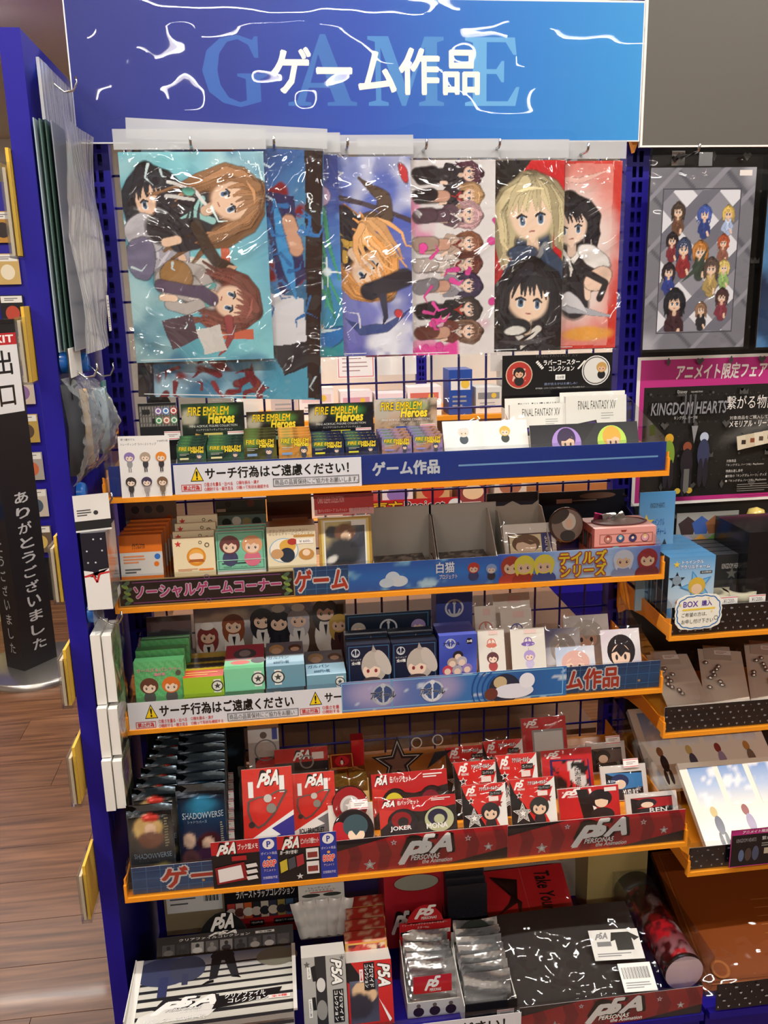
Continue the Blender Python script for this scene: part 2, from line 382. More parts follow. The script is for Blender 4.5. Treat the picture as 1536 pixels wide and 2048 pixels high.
# ceiling lamps: white housing, glowing tube, and the light it gives
hm = MB().box(-.62, -.05, -.035, .62, .05, 0).mesh('housing'); hm.materials.append(MATS['whiteplastic'])
tmsh = MB().tube([(-.6, 0, -.052), (.6, 0, -.052)], .015, n=12).mesh('tube'); tmsh.materials.append(MATS['lampglow'])
RN = ['far front', 'near front', 'near rear', 'far rear']
for i, (x, y) in enumerate(LAMPS):
    t = thing('ceiling_lamp', 'white tube lamp on the ceiling, %s of its row, %s row' % (['left', 'middle', 'right'][i % 3], RN[i//3]), 'ceiling lamp', (x, y, CEIL), group='tube lamps on the shop ceiling')
    obj('housing', hm, 'whiteplastic', t); obj('tube', tmsh, 'lampglow', t)
    ld = bpy.data.lights.new('tube_light', 'AREA'); ld.shape = 'RECTANGLE'; ld.size = 1.2; ld.size_y = .035; ld.energy = LAMP_W; ld.color = (1., .965, .91)
    lo = bpy.data.objects.new('tube_light', ld); COL.objects.link(lo); lo.parent = t; lo.location = (0, 0, -.075)
# ------------------------------------------------------------------ shelving bay
def upright(name, parent, x, y=0., z0=.0, z1=1.9):
    mb = MB(); w = .021; s = .0035
    for a, b in ((-w, -.0095), (-.0022, .0022), (.0095, w)): mb.box(x+a, y, z0, x+b, y+.002, z1)
    z = z0+.02
    n = int((z1-z0-.02)/.025)
    for cx in (-.00585, .00585):
        for i in range(n+1):
            zz = z0+.02+i*.025; mb.box(x+cx-s-.001, y+.0002, zz-.0035, x+cx+s+.001, y+.0018, zz+.0035)
    mb.box(x-w, y+.002, z0, x-w+.002, y+.03, z1); mb.box(x+w-.002, y+.002, z0, x+w, y+.03, z1)
    mb.box(x-w, y+.028, z0, x+w, y+.03, z1)
    return obj(name, mb, 'bluemetal', parent)
bay = thing('shelving_bay', 'blue slotted steel shelving frame with wire grid back carrying the five orange shelves', 'shelving', (0, 0, 0))
upright('upright', bay, 0.0); upright('upright', bay, .915)
mb = MB()
for i in range(17): mb.tube([(.0255+.0505*i+.02, .02, .2), (.0255+.0505*i+.02, .02, 1.86)], .0021, n=6)
obj('vertical_wires', mb, 'bluewire', bay)
mb = MB()
for j in range(33): mb.tube([(.02, .0165, .246+.0505*j), (.895, .0165, .246+.0505*j)], .0021, n=6)
obj('horizontal_wires', mb, 'bluewire', bay)
mb = MB(); mb.box(.0, -.44, .0, .905, .02, .262)
obj('base_deck', mb, 'bluemetal', bay)
mb = MB(); mb.box(.0, -.452, .255, .905, -.440, .268); mb.box(0, -.449, .09, .905, -.44, .2)
obj('deck_lip', mb, 'bluemetal', bay)
obj('price_rail', MB().box(.004, -.4505, .268, .9, -.4495, .325), 'acrylic', bay)
# rear side of the same frame: orange boards that show through the grid, coloured brown for shade
for zz in (.505, .700, .885): obj('rear_board', MB().box(.01, .05, zz, .9, .42, zz+.012), 'orangeshade', bay)  # the topmost board is added to shade the two below
ep = thing('end_panel', 'tall blue painted end panel closing the left side of the shelving', 'panel', (-.045, 0, 0))
obj('board', MB().box(-.0125, -.28, 0, .0145, .36, 1.752), 'bluepanel', ep)
obj('edge_band', MB().box(-.0127, -.2815, 0, .0147, -.28, 1.7525), 'bluepanel', ep)
SHELF = {1: (1.113, -.216), 2: (.9365, -.220), 3: (.735, -.235), 4: (.5205, -.361), 0: (.262, -.449)}
TOPZ = {k: v[0]+.0115 for k, v in SHELF.items()}; TOPZ[0] = .2632
TOPZ['A'], TOPZ['B'], TOPZ['C'] = .8395, .657, .466
SHELF['A'] = (.828, -.232); SHELF['B'] = (.6455, -.232); SHELF['C'] = (.4545, -.352)
def bracket(x, z, yf):
    P = [(-.005, .033), (-.005, -.03), (-.014, -.042), (-.03, -.034), (-.05, -.022), (-.08, -.012)]
    P += [(yf*.6, -.004), (yf+.006, 0.), (yf-.004, .0), (yf-.004, .03), (yf+.02, .022)]
    return MB().prism([(p[0], p[1]+z) for p in P], x-.0012, x+.0012, axis='x')
def shelf(key, x0, x1, label, rail=.062, brackets=True):
    z, yf = SHELF[key]
    t = thing('shelf', label, 'shelf', ((x0+x1)/2, 0, z), group='orange steel shelves'); o = Matrix.Translation((-(x0+x1)/2, 0, -z))
    obj('board', MB().box(x0+.004, yf+.004, z+.002, x1-.004, -.006, z+.0105), 'orange', t, o)
    mb = MB().box(x0, yf-.007, z, x1, yf+.004, z+.0075); mb.box(x0, yf-.007, z+.0075, x0+.004, yf+.02, z+.03); mb.box(x1-.004, yf-.007, z+.0075, x1, yf+.02, z+.03)
    obj('front_lip', mb, 'orange', t, o)
    if brackets:
        for x in (x0+.002, x1-.002): obj('bracket', bracket(x, z+.01, yf), 'orange', t, o)
    mb = MB().box(x0+.005, yf-.0035, z+.0075, x1-.005, yf-.0027, z+rail)
    obj('price_rail', mb, 'acrylic', t, o)
    for x in (x0+.006, x1-.006):
        obj('side_guard', MB().prism([(yf+.002, z+.0105), (yf+.002, z+rail), (-.05, z+rail+.05), (-.05, z+.0105)], x-.0006, x+.0006, axis='x'), 'acrylic', t, o)
    return t
shelf(1, .001, .9, 'topmost orange shelf with a blue title strip along its front')
shelf(2, .002, .9, 'second orange shelf from the top, below the blue title strip')
shelf(3, .003, .902, 'third orange shelf from the top, holding green and blue cartons')
shelf(4, .0, .9, 'deep lowest orange shelf, fronted with red star-pattern strips')
# ------------------------------------------------------------------ header sign
sg = thing('header_sign', 'glossy blue header sign with large white Japanese lettering over the shelves', 'sign', (-.0195, -.032, 1.654))
SW, SH = .9195, .2095
obj('board', MB().box(-.002, 0, -.002, SW+.002, .004, SH+.003, '#e9e9e6'), 'carton', sg)
p = Pr(SW, SH); p.art([('grad', 0, '#0e1c74', '#112886', '#1846a8', '#2074c6', '#2c90d6')], 60, 2)
def serif_game(p, x0, x1, y0, y1, col):
    """the four serif capitals G A M E drawn from outlines"""
    Gs = {'A': ([(.0, 0), (.34, 0), (.34, .05), (.25, .06), (.31, .26), (.62, .26), (.69, .06), (.58, .05), (.58, 0), (1.02, 0), (1.02, .05), (.93, .07), (.58, 1.02), (.5, 1.02), (.13, .07), (0, .05)], [(.34, .33), (.6, .33), (.465, .74)]),
          'M': ([(0, 0), (.3, 0), (.3, .05), (.19, .08), (.19, .84), (.5, 0), (.56, 0), (.86, .86), (.86, .08), (.76, .05), (.76, 0), (1.14, 0), (1.14, .05), (1.04, .08), (1.04, .92), (1.14, .95), (1.14, 1), (.85, 1), (.58, .24), (.31, 1), (0, 1), (0, .95), (.11, .92), (.11, .08), (0, .05)], None),
          'E': ([(0, 0), (.78, 0), (.84, .28), (.79, .28), (.66, .07), (.33, .07), (.33, .47), (.48, .47), (.56, .35), (.6, .35), (.6, .66), (.56, .66), (.48, .54), (.33, .54), (.33, .93), (.62, .93), (.74, .75), (.79, .75), (.76, 1), (0, 1), (0, .95), (.12, .92), (.12, .08), (0, .05)], None)}
    xs = {'G': (x0, .95), 'A': (x0+.255*(x1-x0), 1.02), 'M': (x0+.50*(x1-x0), 1.14), 'E': (x0+.80*(x1-x0), .84)}
    H = y1-y0; s = .205*(x1-x0)
    outer = [(.84, .98), (.79, .98), (.76, .93), (.55, 1.0), (.3, .95), (.1, .78), (.02, .5), (.1, .2), (.3, .04), (.55, -.02), (.85, .06), (.85, .38), (.95, .42), (.95, .46), (.52, .46), (.52, .42), (.64, .38), (.64, .08), (.54, .05)]
    inner = [(.38, .12), (.27, .3), (.24, .5), (.28, .74), (.4, .9), (.55, .94), (.7, .86), (.78, .68), (.84, .68)]
    G = outer+inner
    from mathutils.geometry import tessellate_polygon
    for c in 'GAME':
        ox = xs[c][0]; loops = [G] if c == 'G' else [l for l in Gs[c] if l]
        L3 = [[Vector((a, b, 0)) for a, b in l] for l in loops]; tri = tessellate_polygon(L3); flat = [q for l in loops for q in l]
        p.put([(ox+a*s, y0+b*H) for a, b in flat], tri, {'G': '#2c5cac', 'A': '#356ab4', 'M': '#4584c6', 'E': '#62a6dc'}[c])
serif_game(p, .215, .79, .255, .745, '#3f78bf')
p.text('ゲーム作品', .335, .34, .70, .66, '#f4f1e6', bold=.035, shear=.0)
obj('lettering', p.mb, 'paper', sg)
def wav(u, v):
    a = fbm(np.array(u*6.3+.3), np.array(v*1.5+.2), 11)*.0135+math.sin(v*4.4+u*9+1)*.0013
    return (u*SW, -.004-float(a)*math.sin(min(1, min(v, 1-v)*5)*1.57), v*SH)
obj('cover_film', MB().grid(wav, 200, 56), 'signfilm', sg)
for x in (.01, SW-.03): obj('mount', MB().box(x, .004, .01, x+.016, .03, .05), 'orange', sg)
# ------------------------------------------------------------------ constructors for the goods
def fig(p, cx, cy, s, hair, skin='#f0cdb0', body='#555', w=1.):
    """generic faceless round-headed figure"""
    p.ell(cx, cy-1.45*s, .62*s*p.h/p.w*w, .85*s, body); p.ell(cx, cy, s*p.h/p.w*1.06, s, hair); p.ell(cx, cy-.26*s, .72*s*p.h/p.w, .6*s, skin)
    b = p.h/p.w*s
    p.poly([(cx-.8*b, cy+.1*s), (cx-.1*b, cy+.55*s), (cx+.8*b, cy+.1*s), (cx+.5*b, cy-.02*s), (cx+.2*b, cy+.2*s), (cx-.15*b, cy-.05*s), (cx-.4*b, cy+.18*s)][::-1], hair)
    if s > .06:
        for q in (-.34, .34): p.ell(cx+q*b, cy-.3*s, .11*b, .15*s, '#3a3036', 10).ell(cx+q*b+.03*b, cy-.26*s, .035*b, .05*s, '#f4f0ec', 6)
    return p
def lift_for(x, y, z0):
    """how far above its base a front-row item starts to show over the strip in front of it"""
    ks = [1, 2, 3, 4, 0] if x < .905 else ['A', 'B', 'C', 0]
    ks = [k for k in ks if TOPZ[k] <= z0+.002]
    if not ks: return 0.
    k = max(ks, key=lambda q: TOPZ[q]); z, yf = SHELF[k]; zr = z+(.057 if k else .062); t = (CAM[2]-zr)/(yf-CAM[1])
    return max(0., (zr-z0)-(y-yf)*t)
def behind(loc, c=.002):
    """keep a leaning item behind the strip on its shelf edge"""
    ks = [k for k in ([1, 2, 3, 4, 0] if loc[0] < .905 else ['A', 'B', 'C', 0]) if TOPZ[k] <= loc[2]+.002]
    if not ks: return loc
    yf = SHELF[max(ks, key=lambda q: TOPZ[q])][1]
    return (loc[0], max(loc[1], yf+.0045+c), loc[2])
def locate(px, z0, lean=0.):
    l, r, t, Y = px; c = AY((l+r)/2, t, Y); a = AY(l, t, Y); b = AY(r, t, Y)
    H = c[2]-z0; return (c[0], Y-H*math.tan(lean), z0), b[0]-a[0], H/math.cos(lean)
def sticker(parent, x, z, w=.026, y=-.0016, txt=None, rot=0.):
    p = Pr(w, w*.55, Matrix.Translation((x, y, z)) @ Matrix.Rotation(rot, 4, 'Y'))
    p.rect(0, 0, 1, 1, '#f6f1ea').rect(0, .84, 1, .92, '#d8505a').rect(0, .08, 1, .16, '#d8505a')
    if txt: p.text(txt, .15, .3, .85, .72, '#666')
    else: p.lines(.2, .32, .85, .7, 2, '#b9a9a5')
    return obj('price_sticker', p.mb, 'paper', parent)
def carton(name, label, cat, px, z0, depth, col, art=None, lean=0., yaw=0., group=None, side=None, top=None, m='carton', topart=None, h=None, body='body', lift=None):
    z0 = z0+depth*math.sin(lean); loc, w, hh = locate(px, z0, lean); loc = behind(loc); lf = min(hh*.7, lift_for(loc[0], loc[1], z0)/math.cos(lean)) if lift is None else lift
    if h:
        loc = (loc[0], loc[1], loc[2]+hh-h); hh = h
    t = thing(name, label, cat, loc, (-lean, 0, yaw), group)
    obj(body, MB().box(-w/2, 0, 0, w/2, depth, hh, col, side=side, top=top), m, t)
    if art:
        p = Pr(w, hh-lf, Matrix.Translation((-w/2, 0, lf))); art(p); obj('front_print', p.mb, m, t)
    if topart:
        p = Pr(w, depth, Matrix.Translation((-w/2, 0, hh)) @ Matrix.Rotation(-math.pi/2, 4, 'X')); topart(p); obj('top_print', p.mb, m, t)
    t['w'] = w; t['h'] = hh
    return t
def film_grid(w, h, bulge=.004, seed=0, amp=.002, nx=14, ny=18, y=-.003):
    def fn(u, v):
        e = math.sin(math.pi*u)**.5*math.sin(math.pi*v)**.5 if 0 < u < 1 and 0 < v < 1 else 0
        return ((u-.5)*w, y-bulge*e-amp*float(fbm(np.array(u*5+seed), np.array(v*5*h/w), seed % 40)-.5)*2, v*h)
    return MB().grid(fn, nx, ny)
def card(name, label, cat, px, z0, art, lean=.0, yaw=0., group=None, thick=.0015, bag=None, back='#e8e5df', h=None, m='paper', hdr=0., roll=0., bagm='film', lift=None):
    """flat card, optionally in a clear bag whose flap rises above it"""
    z0 = z0+thick*math.sin(lean); loc, w, hh = locate(px, z0, lean); loc = behind(loc, .007 if bag is not None else .002); lf = min(hh*.7, lift_for(loc[0], loc[1], z0)/math.cos(lean)) if lift is None else lift
    if h:
        lf = 0
        loc = (loc[0], loc[1]+(hh-h)*math.sin(lean), loc[2]+(hh-h)*math.cos(lean)); hh = h
    t = thing(name, label, cat, loc, (-lean, roll, yaw), group)
    obj('card', MB().box(-w/2, 0, 0, w/2, thick, hh, back), m, t)
    p = Pr(w, hh-lf, Matrix.Translation((-w/2, 0, lf))); art(p); obj('front_print', p.mb, m, t)
    if bag is not None:
        b = film_grid(w*1.05+.006, hh*(1.03+hdr), .003, bag, .0018); obj('bag', b, bagm, t, Matrix.Translation((0, 0, .006*math.sin(lean)+.001)))
    t['w'] = w; t['h'] = hh
    return t
def tray(name, label, cat, px, z0, Yf, fh, col, backart=None, frontart=None, group=None, tab=0., backcol=None, slope=.55, incol=None, flare=0., sidecol=None):
    """open display box: floor, two sloping sides, low front, tall back card"""
    loc, w, H = locate(px, z0); Yb = px[3]; d = Yb-Yf; c = col; ic = incol or col
    t = thing(name, label, cat, (loc[0], Yf, z0), (0, 0, 0), group)
    obj('floor_panel', MB().box(-w/2, 0, 0, w/2, d, .0015, ic), 'carton', t)
    for s in (-1, 1):
        x = s*w/2; obj('side_panel', MB().prism([(0, 0), (0, fh), (d*.3, fh+.1*(H-fh)), (d*.85, H*slope), (d, H*slope), (d, 0)], x-.0007, x+.0007, sidecol or c, 'x'), 'carton', t)
    obj('front_panel', MB().box(-w/2, -.001, 0, w/2, 0.0005, fh, c), 'carton', t)
    hc = H-(tab if tab else 0)
    mb = MB().box(-w/2, d, 0, w/2, d+.0015, hc, backcol or c)
    if tab: mb.prism([(-w*.36+.72*w*k/16, hc-.002+tab*math.sin(math.pi*k/16)**.6) for k in range(17)][::-1], d, d+.0015, backcol or c)
    bk = obj('back_card', mb, 'carton', t)
    if backart:
        p = Pr(w, H, Matrix.Translation((-w/2, d, 0))); backart(p); obj('print', p.mb, 'carton', bk)
    if frontart:
        p = Pr(w, fh, Matrix.Translation((-w/2, -.001, 0))); frontart(p); obj('front_print', p.mb, 'carton', t)
    t['w'] = w; t['h'] = H
    return t
def strip(label, key, l, r, art, py, dz=(.009, .056), dy=0., cat='shelf strip', name='shelf_strip', group=None, m='gloss'):
    z, yf = SHELF[key]; x0 = AY(l, py, yf)[0]; x1 = AY(r, py, yf)[0]; w = x1-x0; h = dz[1]-dz[0]
    t = thing(name, label, cat, (x0, yf-dy, z+dz[0]), group=group)
    obj('card', MB().box(0, 0, 0, w, .0006, h, '#e8e6e2'), m, t)
    p = Pr(w, h); art(p); obj('print', p.mb, m, t)
    return t
def badge(name, label, px, z0, col, rimcol, art=None, r=None, lean=.35, group=None, ytilt=0):
    """round domed button badge; px = centre x, centre y, plane Y, radius in metres"""
    cx, cy, Y, R = px; c = AY(cx, cy, Y); t = thing(name, label, 'badge', c, (-lean, 0, 0), group)
    pr = [(R, .004), (R*1.0, .001), (R*.96, -.001), (R*.8, -.0022), (R*.45, -.0034), (0.0001, -.0038)]
    obj('dome', MB().lathe(pr, rimcol, 28, axis='y'), 'badge', t)
    if art:
        p = Pr(2*R, 2*R, Matrix.Translation((-R, -.0042, -R))); art(p); obj('print', p.mb, 'badge', t)
    return t
def P5A(p, x0, y0, x1, y1, col='#f4f2ec', sh='#111', sub=True):
    """the angular P5A wordmark with its subtitle"""
    w, h = x1-x0, y1-y0; yb = y0+(h*.36 if sub else 0)
    if sh: p.text('P5A', x0+.05*w, yb-.03*h, x1+.05*w, y1-.03*h, sh, bold=.09, shear=.35)
    p.text('P', x0, yb-h*.3*(1 if sub else .4), x0+.5*w, y1-.22*h, col, bold=.06, shear=.5)
    p.text('5', x0+.36*w, yb+.02*h, x0+.68*w, y1, col, bold=.06, shear=.35); p.text('A', x0+.6*w, yb, x1, y1-.02*h, col, bold=.06, shear=.35)
    if sub:
        p.text('PERSONA5', x0+.22*w, y0+.15*h, x0+.78*w, y0+.32*h, col, bold=.03, shear=.3, out=sh, outw=.03)
        p.text('the Animation', x0+.44*w, y0, x1+.02*w, y0+.15*h, col, bold=.02, shear=.3)
def P5(p, x0, y0, x1, y1, col='#f4f2ec', sub=True):
    w, h = x1-x0, y1-y0
    p.text('P', x0, y0+.1*h, x0+.6*w, y1-.2*h, col, bold=.06, shear=.45); p.text('5', x0+.45*w, y0+.3*h, x1, y1, col, bold=.06, shear=.35)
    if sub: p.text('PERSONA5', x0+.3*w, y0, x1+.05*w, y0+.2*h, col, bold=.03, shear=.2)
def hook(label, x, y, z, L_=.1, parent=None):
    t = thing('display_hook', label, 'hook', (x, y, z))
    obj('arm', MB().tube([(0, 0, 0), (0, -L_, 0), (0, -L_-.006, .003), (0, -L_-.009, .012)], .0022, n=8), 'chrome', t)
    obj('back_plate', MB().box(-.012, 0, -.012, .012, .003, .012), 'chrome', t)
    return t
# ------------------------------------------------------------------ clear files hanging along the top
AA = .7
def jit(c, f): return tuple(min(1, v*f) for v in L(c))
def hairops(cx, cy, r, up, col, n=14, length=2.2, fan=1., curl=.5, seed=1, w=.2, a=AA, lo=0.):
    """tapering locks that part at the crown and fall down both sides; generic hair"""
    R = random.Random(seed); o = []; ux, uy = math.cos(up), math.sin(up); px, py = -uy, ux
    P = lambda s_, t_: ((cx*a+ux*s_*r+px*t_*r)/a, cy+uy*s_*r+py*t_*r)
    for i in range(n):
        t = (i/(n-1)-.5)*2*fan; sg = 1 if t >= 0 else -1; t = sg*(lo+(1-lo)*abs(t)); l = length*R.uniform(.75, 1.15); c = curl*R.uniform(-.6, 1)*sg
        pts = [P(.95-.1*abs(t), .15*t), P(.72-.1*abs(t), .7*t), P(.15, 1.02*t+.05*sg), P(-.35*l, 1.08*t+.3*c), P(-.7*l, 1.05*t+.1*c), P(-l, 1.0*t+.7*c)]
        o.append(('s', pts, r*w*R.uniform(.7, 1.3), jit(col, R.uniform(.66, 1.28)), 1))
    return o
def figops(cx, cy, r, up, hair, skin='#efcfb6', cloth='#444', cloth2='#ddd', length=2., seed=1, a=AA, body=3., eye='#4a6a8a'):
    """generic figure with flowing hair; up = direction of the crown in degrees"""
    up = math.radians(up); R = random.Random(seed); ux, uy = math.cos(up), math.sin(up); px, py = -uy, ux
    P = lambda s_, t_: ((cx*a+ux*s_*r+px*t_*r)/a, cy+uy*s_*r+py*t_*r)
    o = hairops(cx, cy, r, up, jit(hair, .7), 13, length*1.1, 1.05, .8, seed+50, .3, a)
    o += [('s', [P(-1., 0), P(-body, 0)], r*.6, cloth), ('s', [P(-1.25, .3), P(-1.9, .85), P(-2.5, .7+R.uniform(0, .5)), P(-2.9, .2)], r*.25, cloth), ('s', [P(-1.25, -.3), P(-2, -.9), P(-2.7, -.6-R.uniform(0, .5))], r*.25, cloth), ('s', [P(-2.6, -.62), P(-3.1, -.5-R.uniform(0, .4))], r*.16, skin), ('s', [P(-1.1, .42), P(-1.6, .05), P(-1.1, -.42)], r*.12, cloth2), ('s', [P(-1.6, .05), P(-2.2, .1)], r*.13, cloth2, 1)]
    for k in range(6): o.append(('s', [P(-1.2-.25*k, R.uniform(-.5, .5)), P(-1.8-.25*k, R.uniform(-.5, .5))], r*.05, jit(cloth, R.choice([.5, 1.6])), 2))
    o += [('s', [P(-.7, 0), P(-1.15, 0)], r*.2, jit(skin, .82)), ('s', [P(.1, 0), P(.12, 0)], r*.98, jit(hair, .85), 0, 1), ('s', [P(-.1, 0), P(-.14, 0)], r*.7, skin, 0, 1), ('s', [P(-.2, 0), P(-.5, 0), P(-.9, 0)], r*.56, skin, 1, 1)]
    if r > .035:
        for q in (-.31, .31): o += [('s', [P(-.2, q), P(-.34, q)], r*.12, '#f2ece6', 0, 1), ('s', [P(-.2, q), P(-.33, q)], r*.085, eye, 0, 1), ('s', [P(-.22, q), P(-.28, q)], r*.045, '#1c1a20', 0, 1), ('s', [P(-.16, q-.15), P(-.08, q), P(-.16, q+.15)], r*.035, '#2c2226', 0, 1)]
        o.append(('s', [P(-.62, -.08), P(-.62, .08)], r*.025, '#a8605a', 0, 1))
    o += hairops(cx, cy, r, up, hair, 12, length*.75, 1.05, .5, seed, .17, a, lo=.72)
    for k in range(9): t = -.8+1.6*k/8; o.append(('s', [P(.95, t*.15), P(.6, t*.62), P(.02-.22*abs(t)*R.random(), t*.92+R.uniform(-.1, .1))], r*.19, jit(hair, R.uniform(.8, 1.22)), 1))
    o.append(('s', [P(.66, -.45), P(.76, 0), P(.66, .45)], r*.05, jit(hair, 1.7), 2, 1))
    return o
def splash(n, col, seed, w=.012, x0=0., x1=1., y0=0., y1=1.):
    R = random.Random(seed); o = []
    for i in range(n): x, y = R.uniform(x0, x1), R.uniform(y0, y1); d = R.uniform(0, 6.3); l = R.uniform(.03, .1); o.append(('s', [(x, y), (x+l*math.cos(d), y+l*math.sin(d)*.7), (x+l*1.5*math.cos(d+.5), y+l*math.sin(d+.5))], w*R.uniform(.4, 1.2), jit(col, R.uniform(.8, 1.2)), 1))
    return o
GIRLS = [('grad', 30, '#3f7e98', '#6cb8c6', '#86ccd6', '#5f9fbe'), ('n', 3.2, '#b8e0e2', .48, .25, 3, 1, .8), ('n', 5, '#3f7aa0', .58, .15, 9, 1, .7), ('p', [(.36, .46), (.62, .44), (.62, .5), (.36, .52)], '#d8d4cc'), ('p', [(.66, .62), (.72, .62), (.74, .1), (.68, .1)], '#c8674e'), ('p', [(.5, .11), (.86, .1), (.86, .15), (.5, .16)], '#c8674e')] + \
  figops(.2, .8, .12, 100, '#2a2c36', '#e8c4a8', '#a9a6b0', '#6a7a8a', 2.2, 4) + [('e', .14, .62, .13, .1, 20, '#b9b6bc', .06, .3), ('e', .1, .5, .1, .1, 0, '#6f6a86', .08, .3)] + \
  figops(.78, .78, .13, 20, '#a87c58', '#edc9ac', '#2e2c34', '#9ad0cc', 2.6, 9) + [('s', [(.5, .66), (.56, .56), (.64, .48), (.72, .45)], .028, '#46382f', 0), ('s', [(.72, .45), (.77, .46)], .02, '#d8b090', 1)] + \
  figops(.74, .28, .115, -20, '#8a5248', '#efcdb2', '#b8b0ac', '#6aa8a8', 1.9, 14) + [('e', .34, .42, .12, .07, -15, '#9a7448', .06, .3), ('s', [(.68, .2), (.7, .12), (.64, .05), (.6, .02)], .022, '#9a4648', 1), ('s', [(.22, .38), (.5, .34), (.58, .3)], .03, '#5a4a62', 0), ('p', [(.2, .2), (.42, .24), (.46, .12), (.26, .06)], '#54414c'), ('p', [(.44, .16), (.62, .18), (.66, .05), (.5, .03)], '#d6d2cc')] + \
  [('s', [(.32, .86), (.5, .83), (.58, .76)], .008, '#e8e8e4'), ('s', [(.3, .8), (.5, .78)], .008, '#dcdcd8'), ('e', .46, .82, .05, .02, -10, '#6cc0ae', .08)] + splash(10, '#d8eef0', 5, .006)
SEA = [('grad', -80, '#464a8c', '#4a63ac', '#3f86c8', '#2f8f9a'), ('n', 4, '#33407f', .5, .25, 21, 1, .8), ('n', 6, '#6a9cd8', .6, .1, 25, .4, .6)] + hairops(.58, 1., .16, 1.75, '#3f9a74', 18, 4.8, .9, .9, 3, .2) + [('s', [(.55, .55), (.64, .38), (.74, .22), (.82, .12)], .036, '#e4bb9c'), ('s', [(.8, .13), (.86, .1)], .024, '#e4bb9c', 1), ('e', .87, .8, .07, .05, 0, '#b9a0c0', .1)] + splash(26, '#cfe8f2', 7, .006, .3, 1, 0, .5) + [('e', .85, .08, .2, .05, 25, '#2670b4', .1, .5), ('s', [(.4, .05), (.6, .11), (.98, .14)], .014, '#d6ecf2', 2), ('e', .6, .02, .4, .04, 0, '#2f8d93', .2, .3), ('e', .9, .43, .03, .02, 0, '#dff2f8', .3), ('s', [(.78, .43), (1., .43)], .004, '#eaf6fa'), ('s', [(.9, .36), (.9, .5)], .004, '#eaf6fa')]
SKY = [('grad', -90, '#6b80c8', '#5264b8', '#8088cc', '#6b6bba'), ('n', 3.5, '#e8eaf4', .52, .2, 41), ('n', 7, '#4b58aa', .6, .1, 44, 1, .5)] + [('s', [(.4, .82), (.7, .76), (1.02, .68)], .012, '#4b4048'), ('s', [(.62, .9), (.8, .8), (.82, .7), (.72, .66)], .035, '#564438', 2), ('s', [(.42, .68), (.55, .66), (.72, .7)], .035, '#5a4632', 0)] + figops(.7, .42, .13, -50, '#e2a05c', '#f3d3b6', '#26242e', '#c9a24a', 2.6, 21) + hairops(.72, .6, .1, 2.2, '#e6ae74', 8, 2.2, 1., 1., 8, .2) + [('s', [(.68, .33), (.8, .36), (.95, .4)], .045, '#2a2834', 0), ('s', [(.78, .3), (.8, .2), (.78, .16)], .022, '#2e3047', 1), ('s', [(.5, .2), (.62, .13), (.8, .14), (.99, .24)], .022, '#3c4f88', 2), ('e', .95, .92, .03, .05, 20, '#c23c40', .08), ('e', .9, .22, .03, .025, 30, '#c83a44', .08)] + splash(14, '#eef0fa', 9, .005)
CROWD = [('bg', '#dedada'), ('n', 3, '#e0489c', .57, .04, 52), ('n', 4, '#d8d4d4', .5, .1, 57, 1, .4)]
for k, (yy, h1, c1, c2) in enumerate([(.93, '#553040', '#26232a', '#26232a'), (.82, '#c8a074', '#2c2830', '#a8262c'), (.72, '#c8a0a4', '#5b4350', '#d8d0d0'), (.58, '#8a5a44', '#b8a090', '#7a2e2c'), (.47, '#6a3c34', '#c8bcb4', '#8a3a3a'), (.36, '#3c3050', '#8b8890', '#c8c4cc'), (.24, '#3a3232', '#26242a', '#a03028'), (.12, '#7a5c4c', '#6e3b34', '#c8beb4')]):
    CROWD += figops(.82, yy, .052, 4-3*(k % 3), h1, '#eacbb6', c1, c2, 1.5, 30+k, body=5.2) + [('s', [(.42, yy), (.62, yy)], .03, '#c89a84' if k % 2 else c1), ('s', [(.42, yy), (.52, yy+.01)], .036, jit(c1, .8))]
CROWD += splash(16, '#dc4a9a', 11, .02, .4, 1, 0, .7)
REDBLK = [('bg', '#1c1a1c'), ('p', [(.75, 1), (1, 1), (1, .3), (.3, .17), (.3, .65)], '#c9262b')] + figops(.74, .74, .165, 95, '#cdbf96', '#f0d2b8', '#37465e', '#8c8f93', 1.7, 12, body=2.) + [('e', .68, .53, .12, .04, 0, '#37465e', .05)] + figops(.74, .3, .16, 85, '#2a2a31', '#f0d2b8', '#2c2a32', '#d8d4cc', 1.3, 15, body=2.) + [('e', .64, .13, .12, .045, 0, '#24262c', .05), ('e', .63, .115, .09, .025, 0, '#e3e1da', .05), ('s', [(.5, .06), (.7, .04), (.95, .08)], .012, '#4a484c', 2)]
PINKRED = [('bg', '#cf3e36'), ('p', [(.3, .985), (.93, .985), (.93, .015), (.3, .015)], '#e58a80'), ('n', 4, '#f0c8bc', .5, .2, 66, 1, .8), ('e', .62, .5, .34, .36, 0, '#ead6cf', .3, .3)] + figops(.6, .68, .13, 95, '#26242c', '#f0d3bd', '#2c2a30', '#e8e4e0', 1.25, 41, body=3.4) + [('e', .8, .5, .16, .05, -30, '#e8e4e0', .06, .4), ('e', .84, .38, .12, .06, 30, '#e8c7b2', .06), ('s', [(.74, .42), (.9, .36), (.86, .28)], .018, '#2b282d'), ('s', [(.42, .34), (.62, .22), (.95, .18)], .045, '#aeb0b8', 1), ('s', [(.45, .22), (.6, .28), (.75, .2)], .03, '#d6d4d8', 2), ('e', .75, .08, .2, .04, 0, '#e8a24a', .3, .4), ('s', [(.45, .92), (.65, .9), (.9, .95)], .012, '#f1c0b4', 2)]
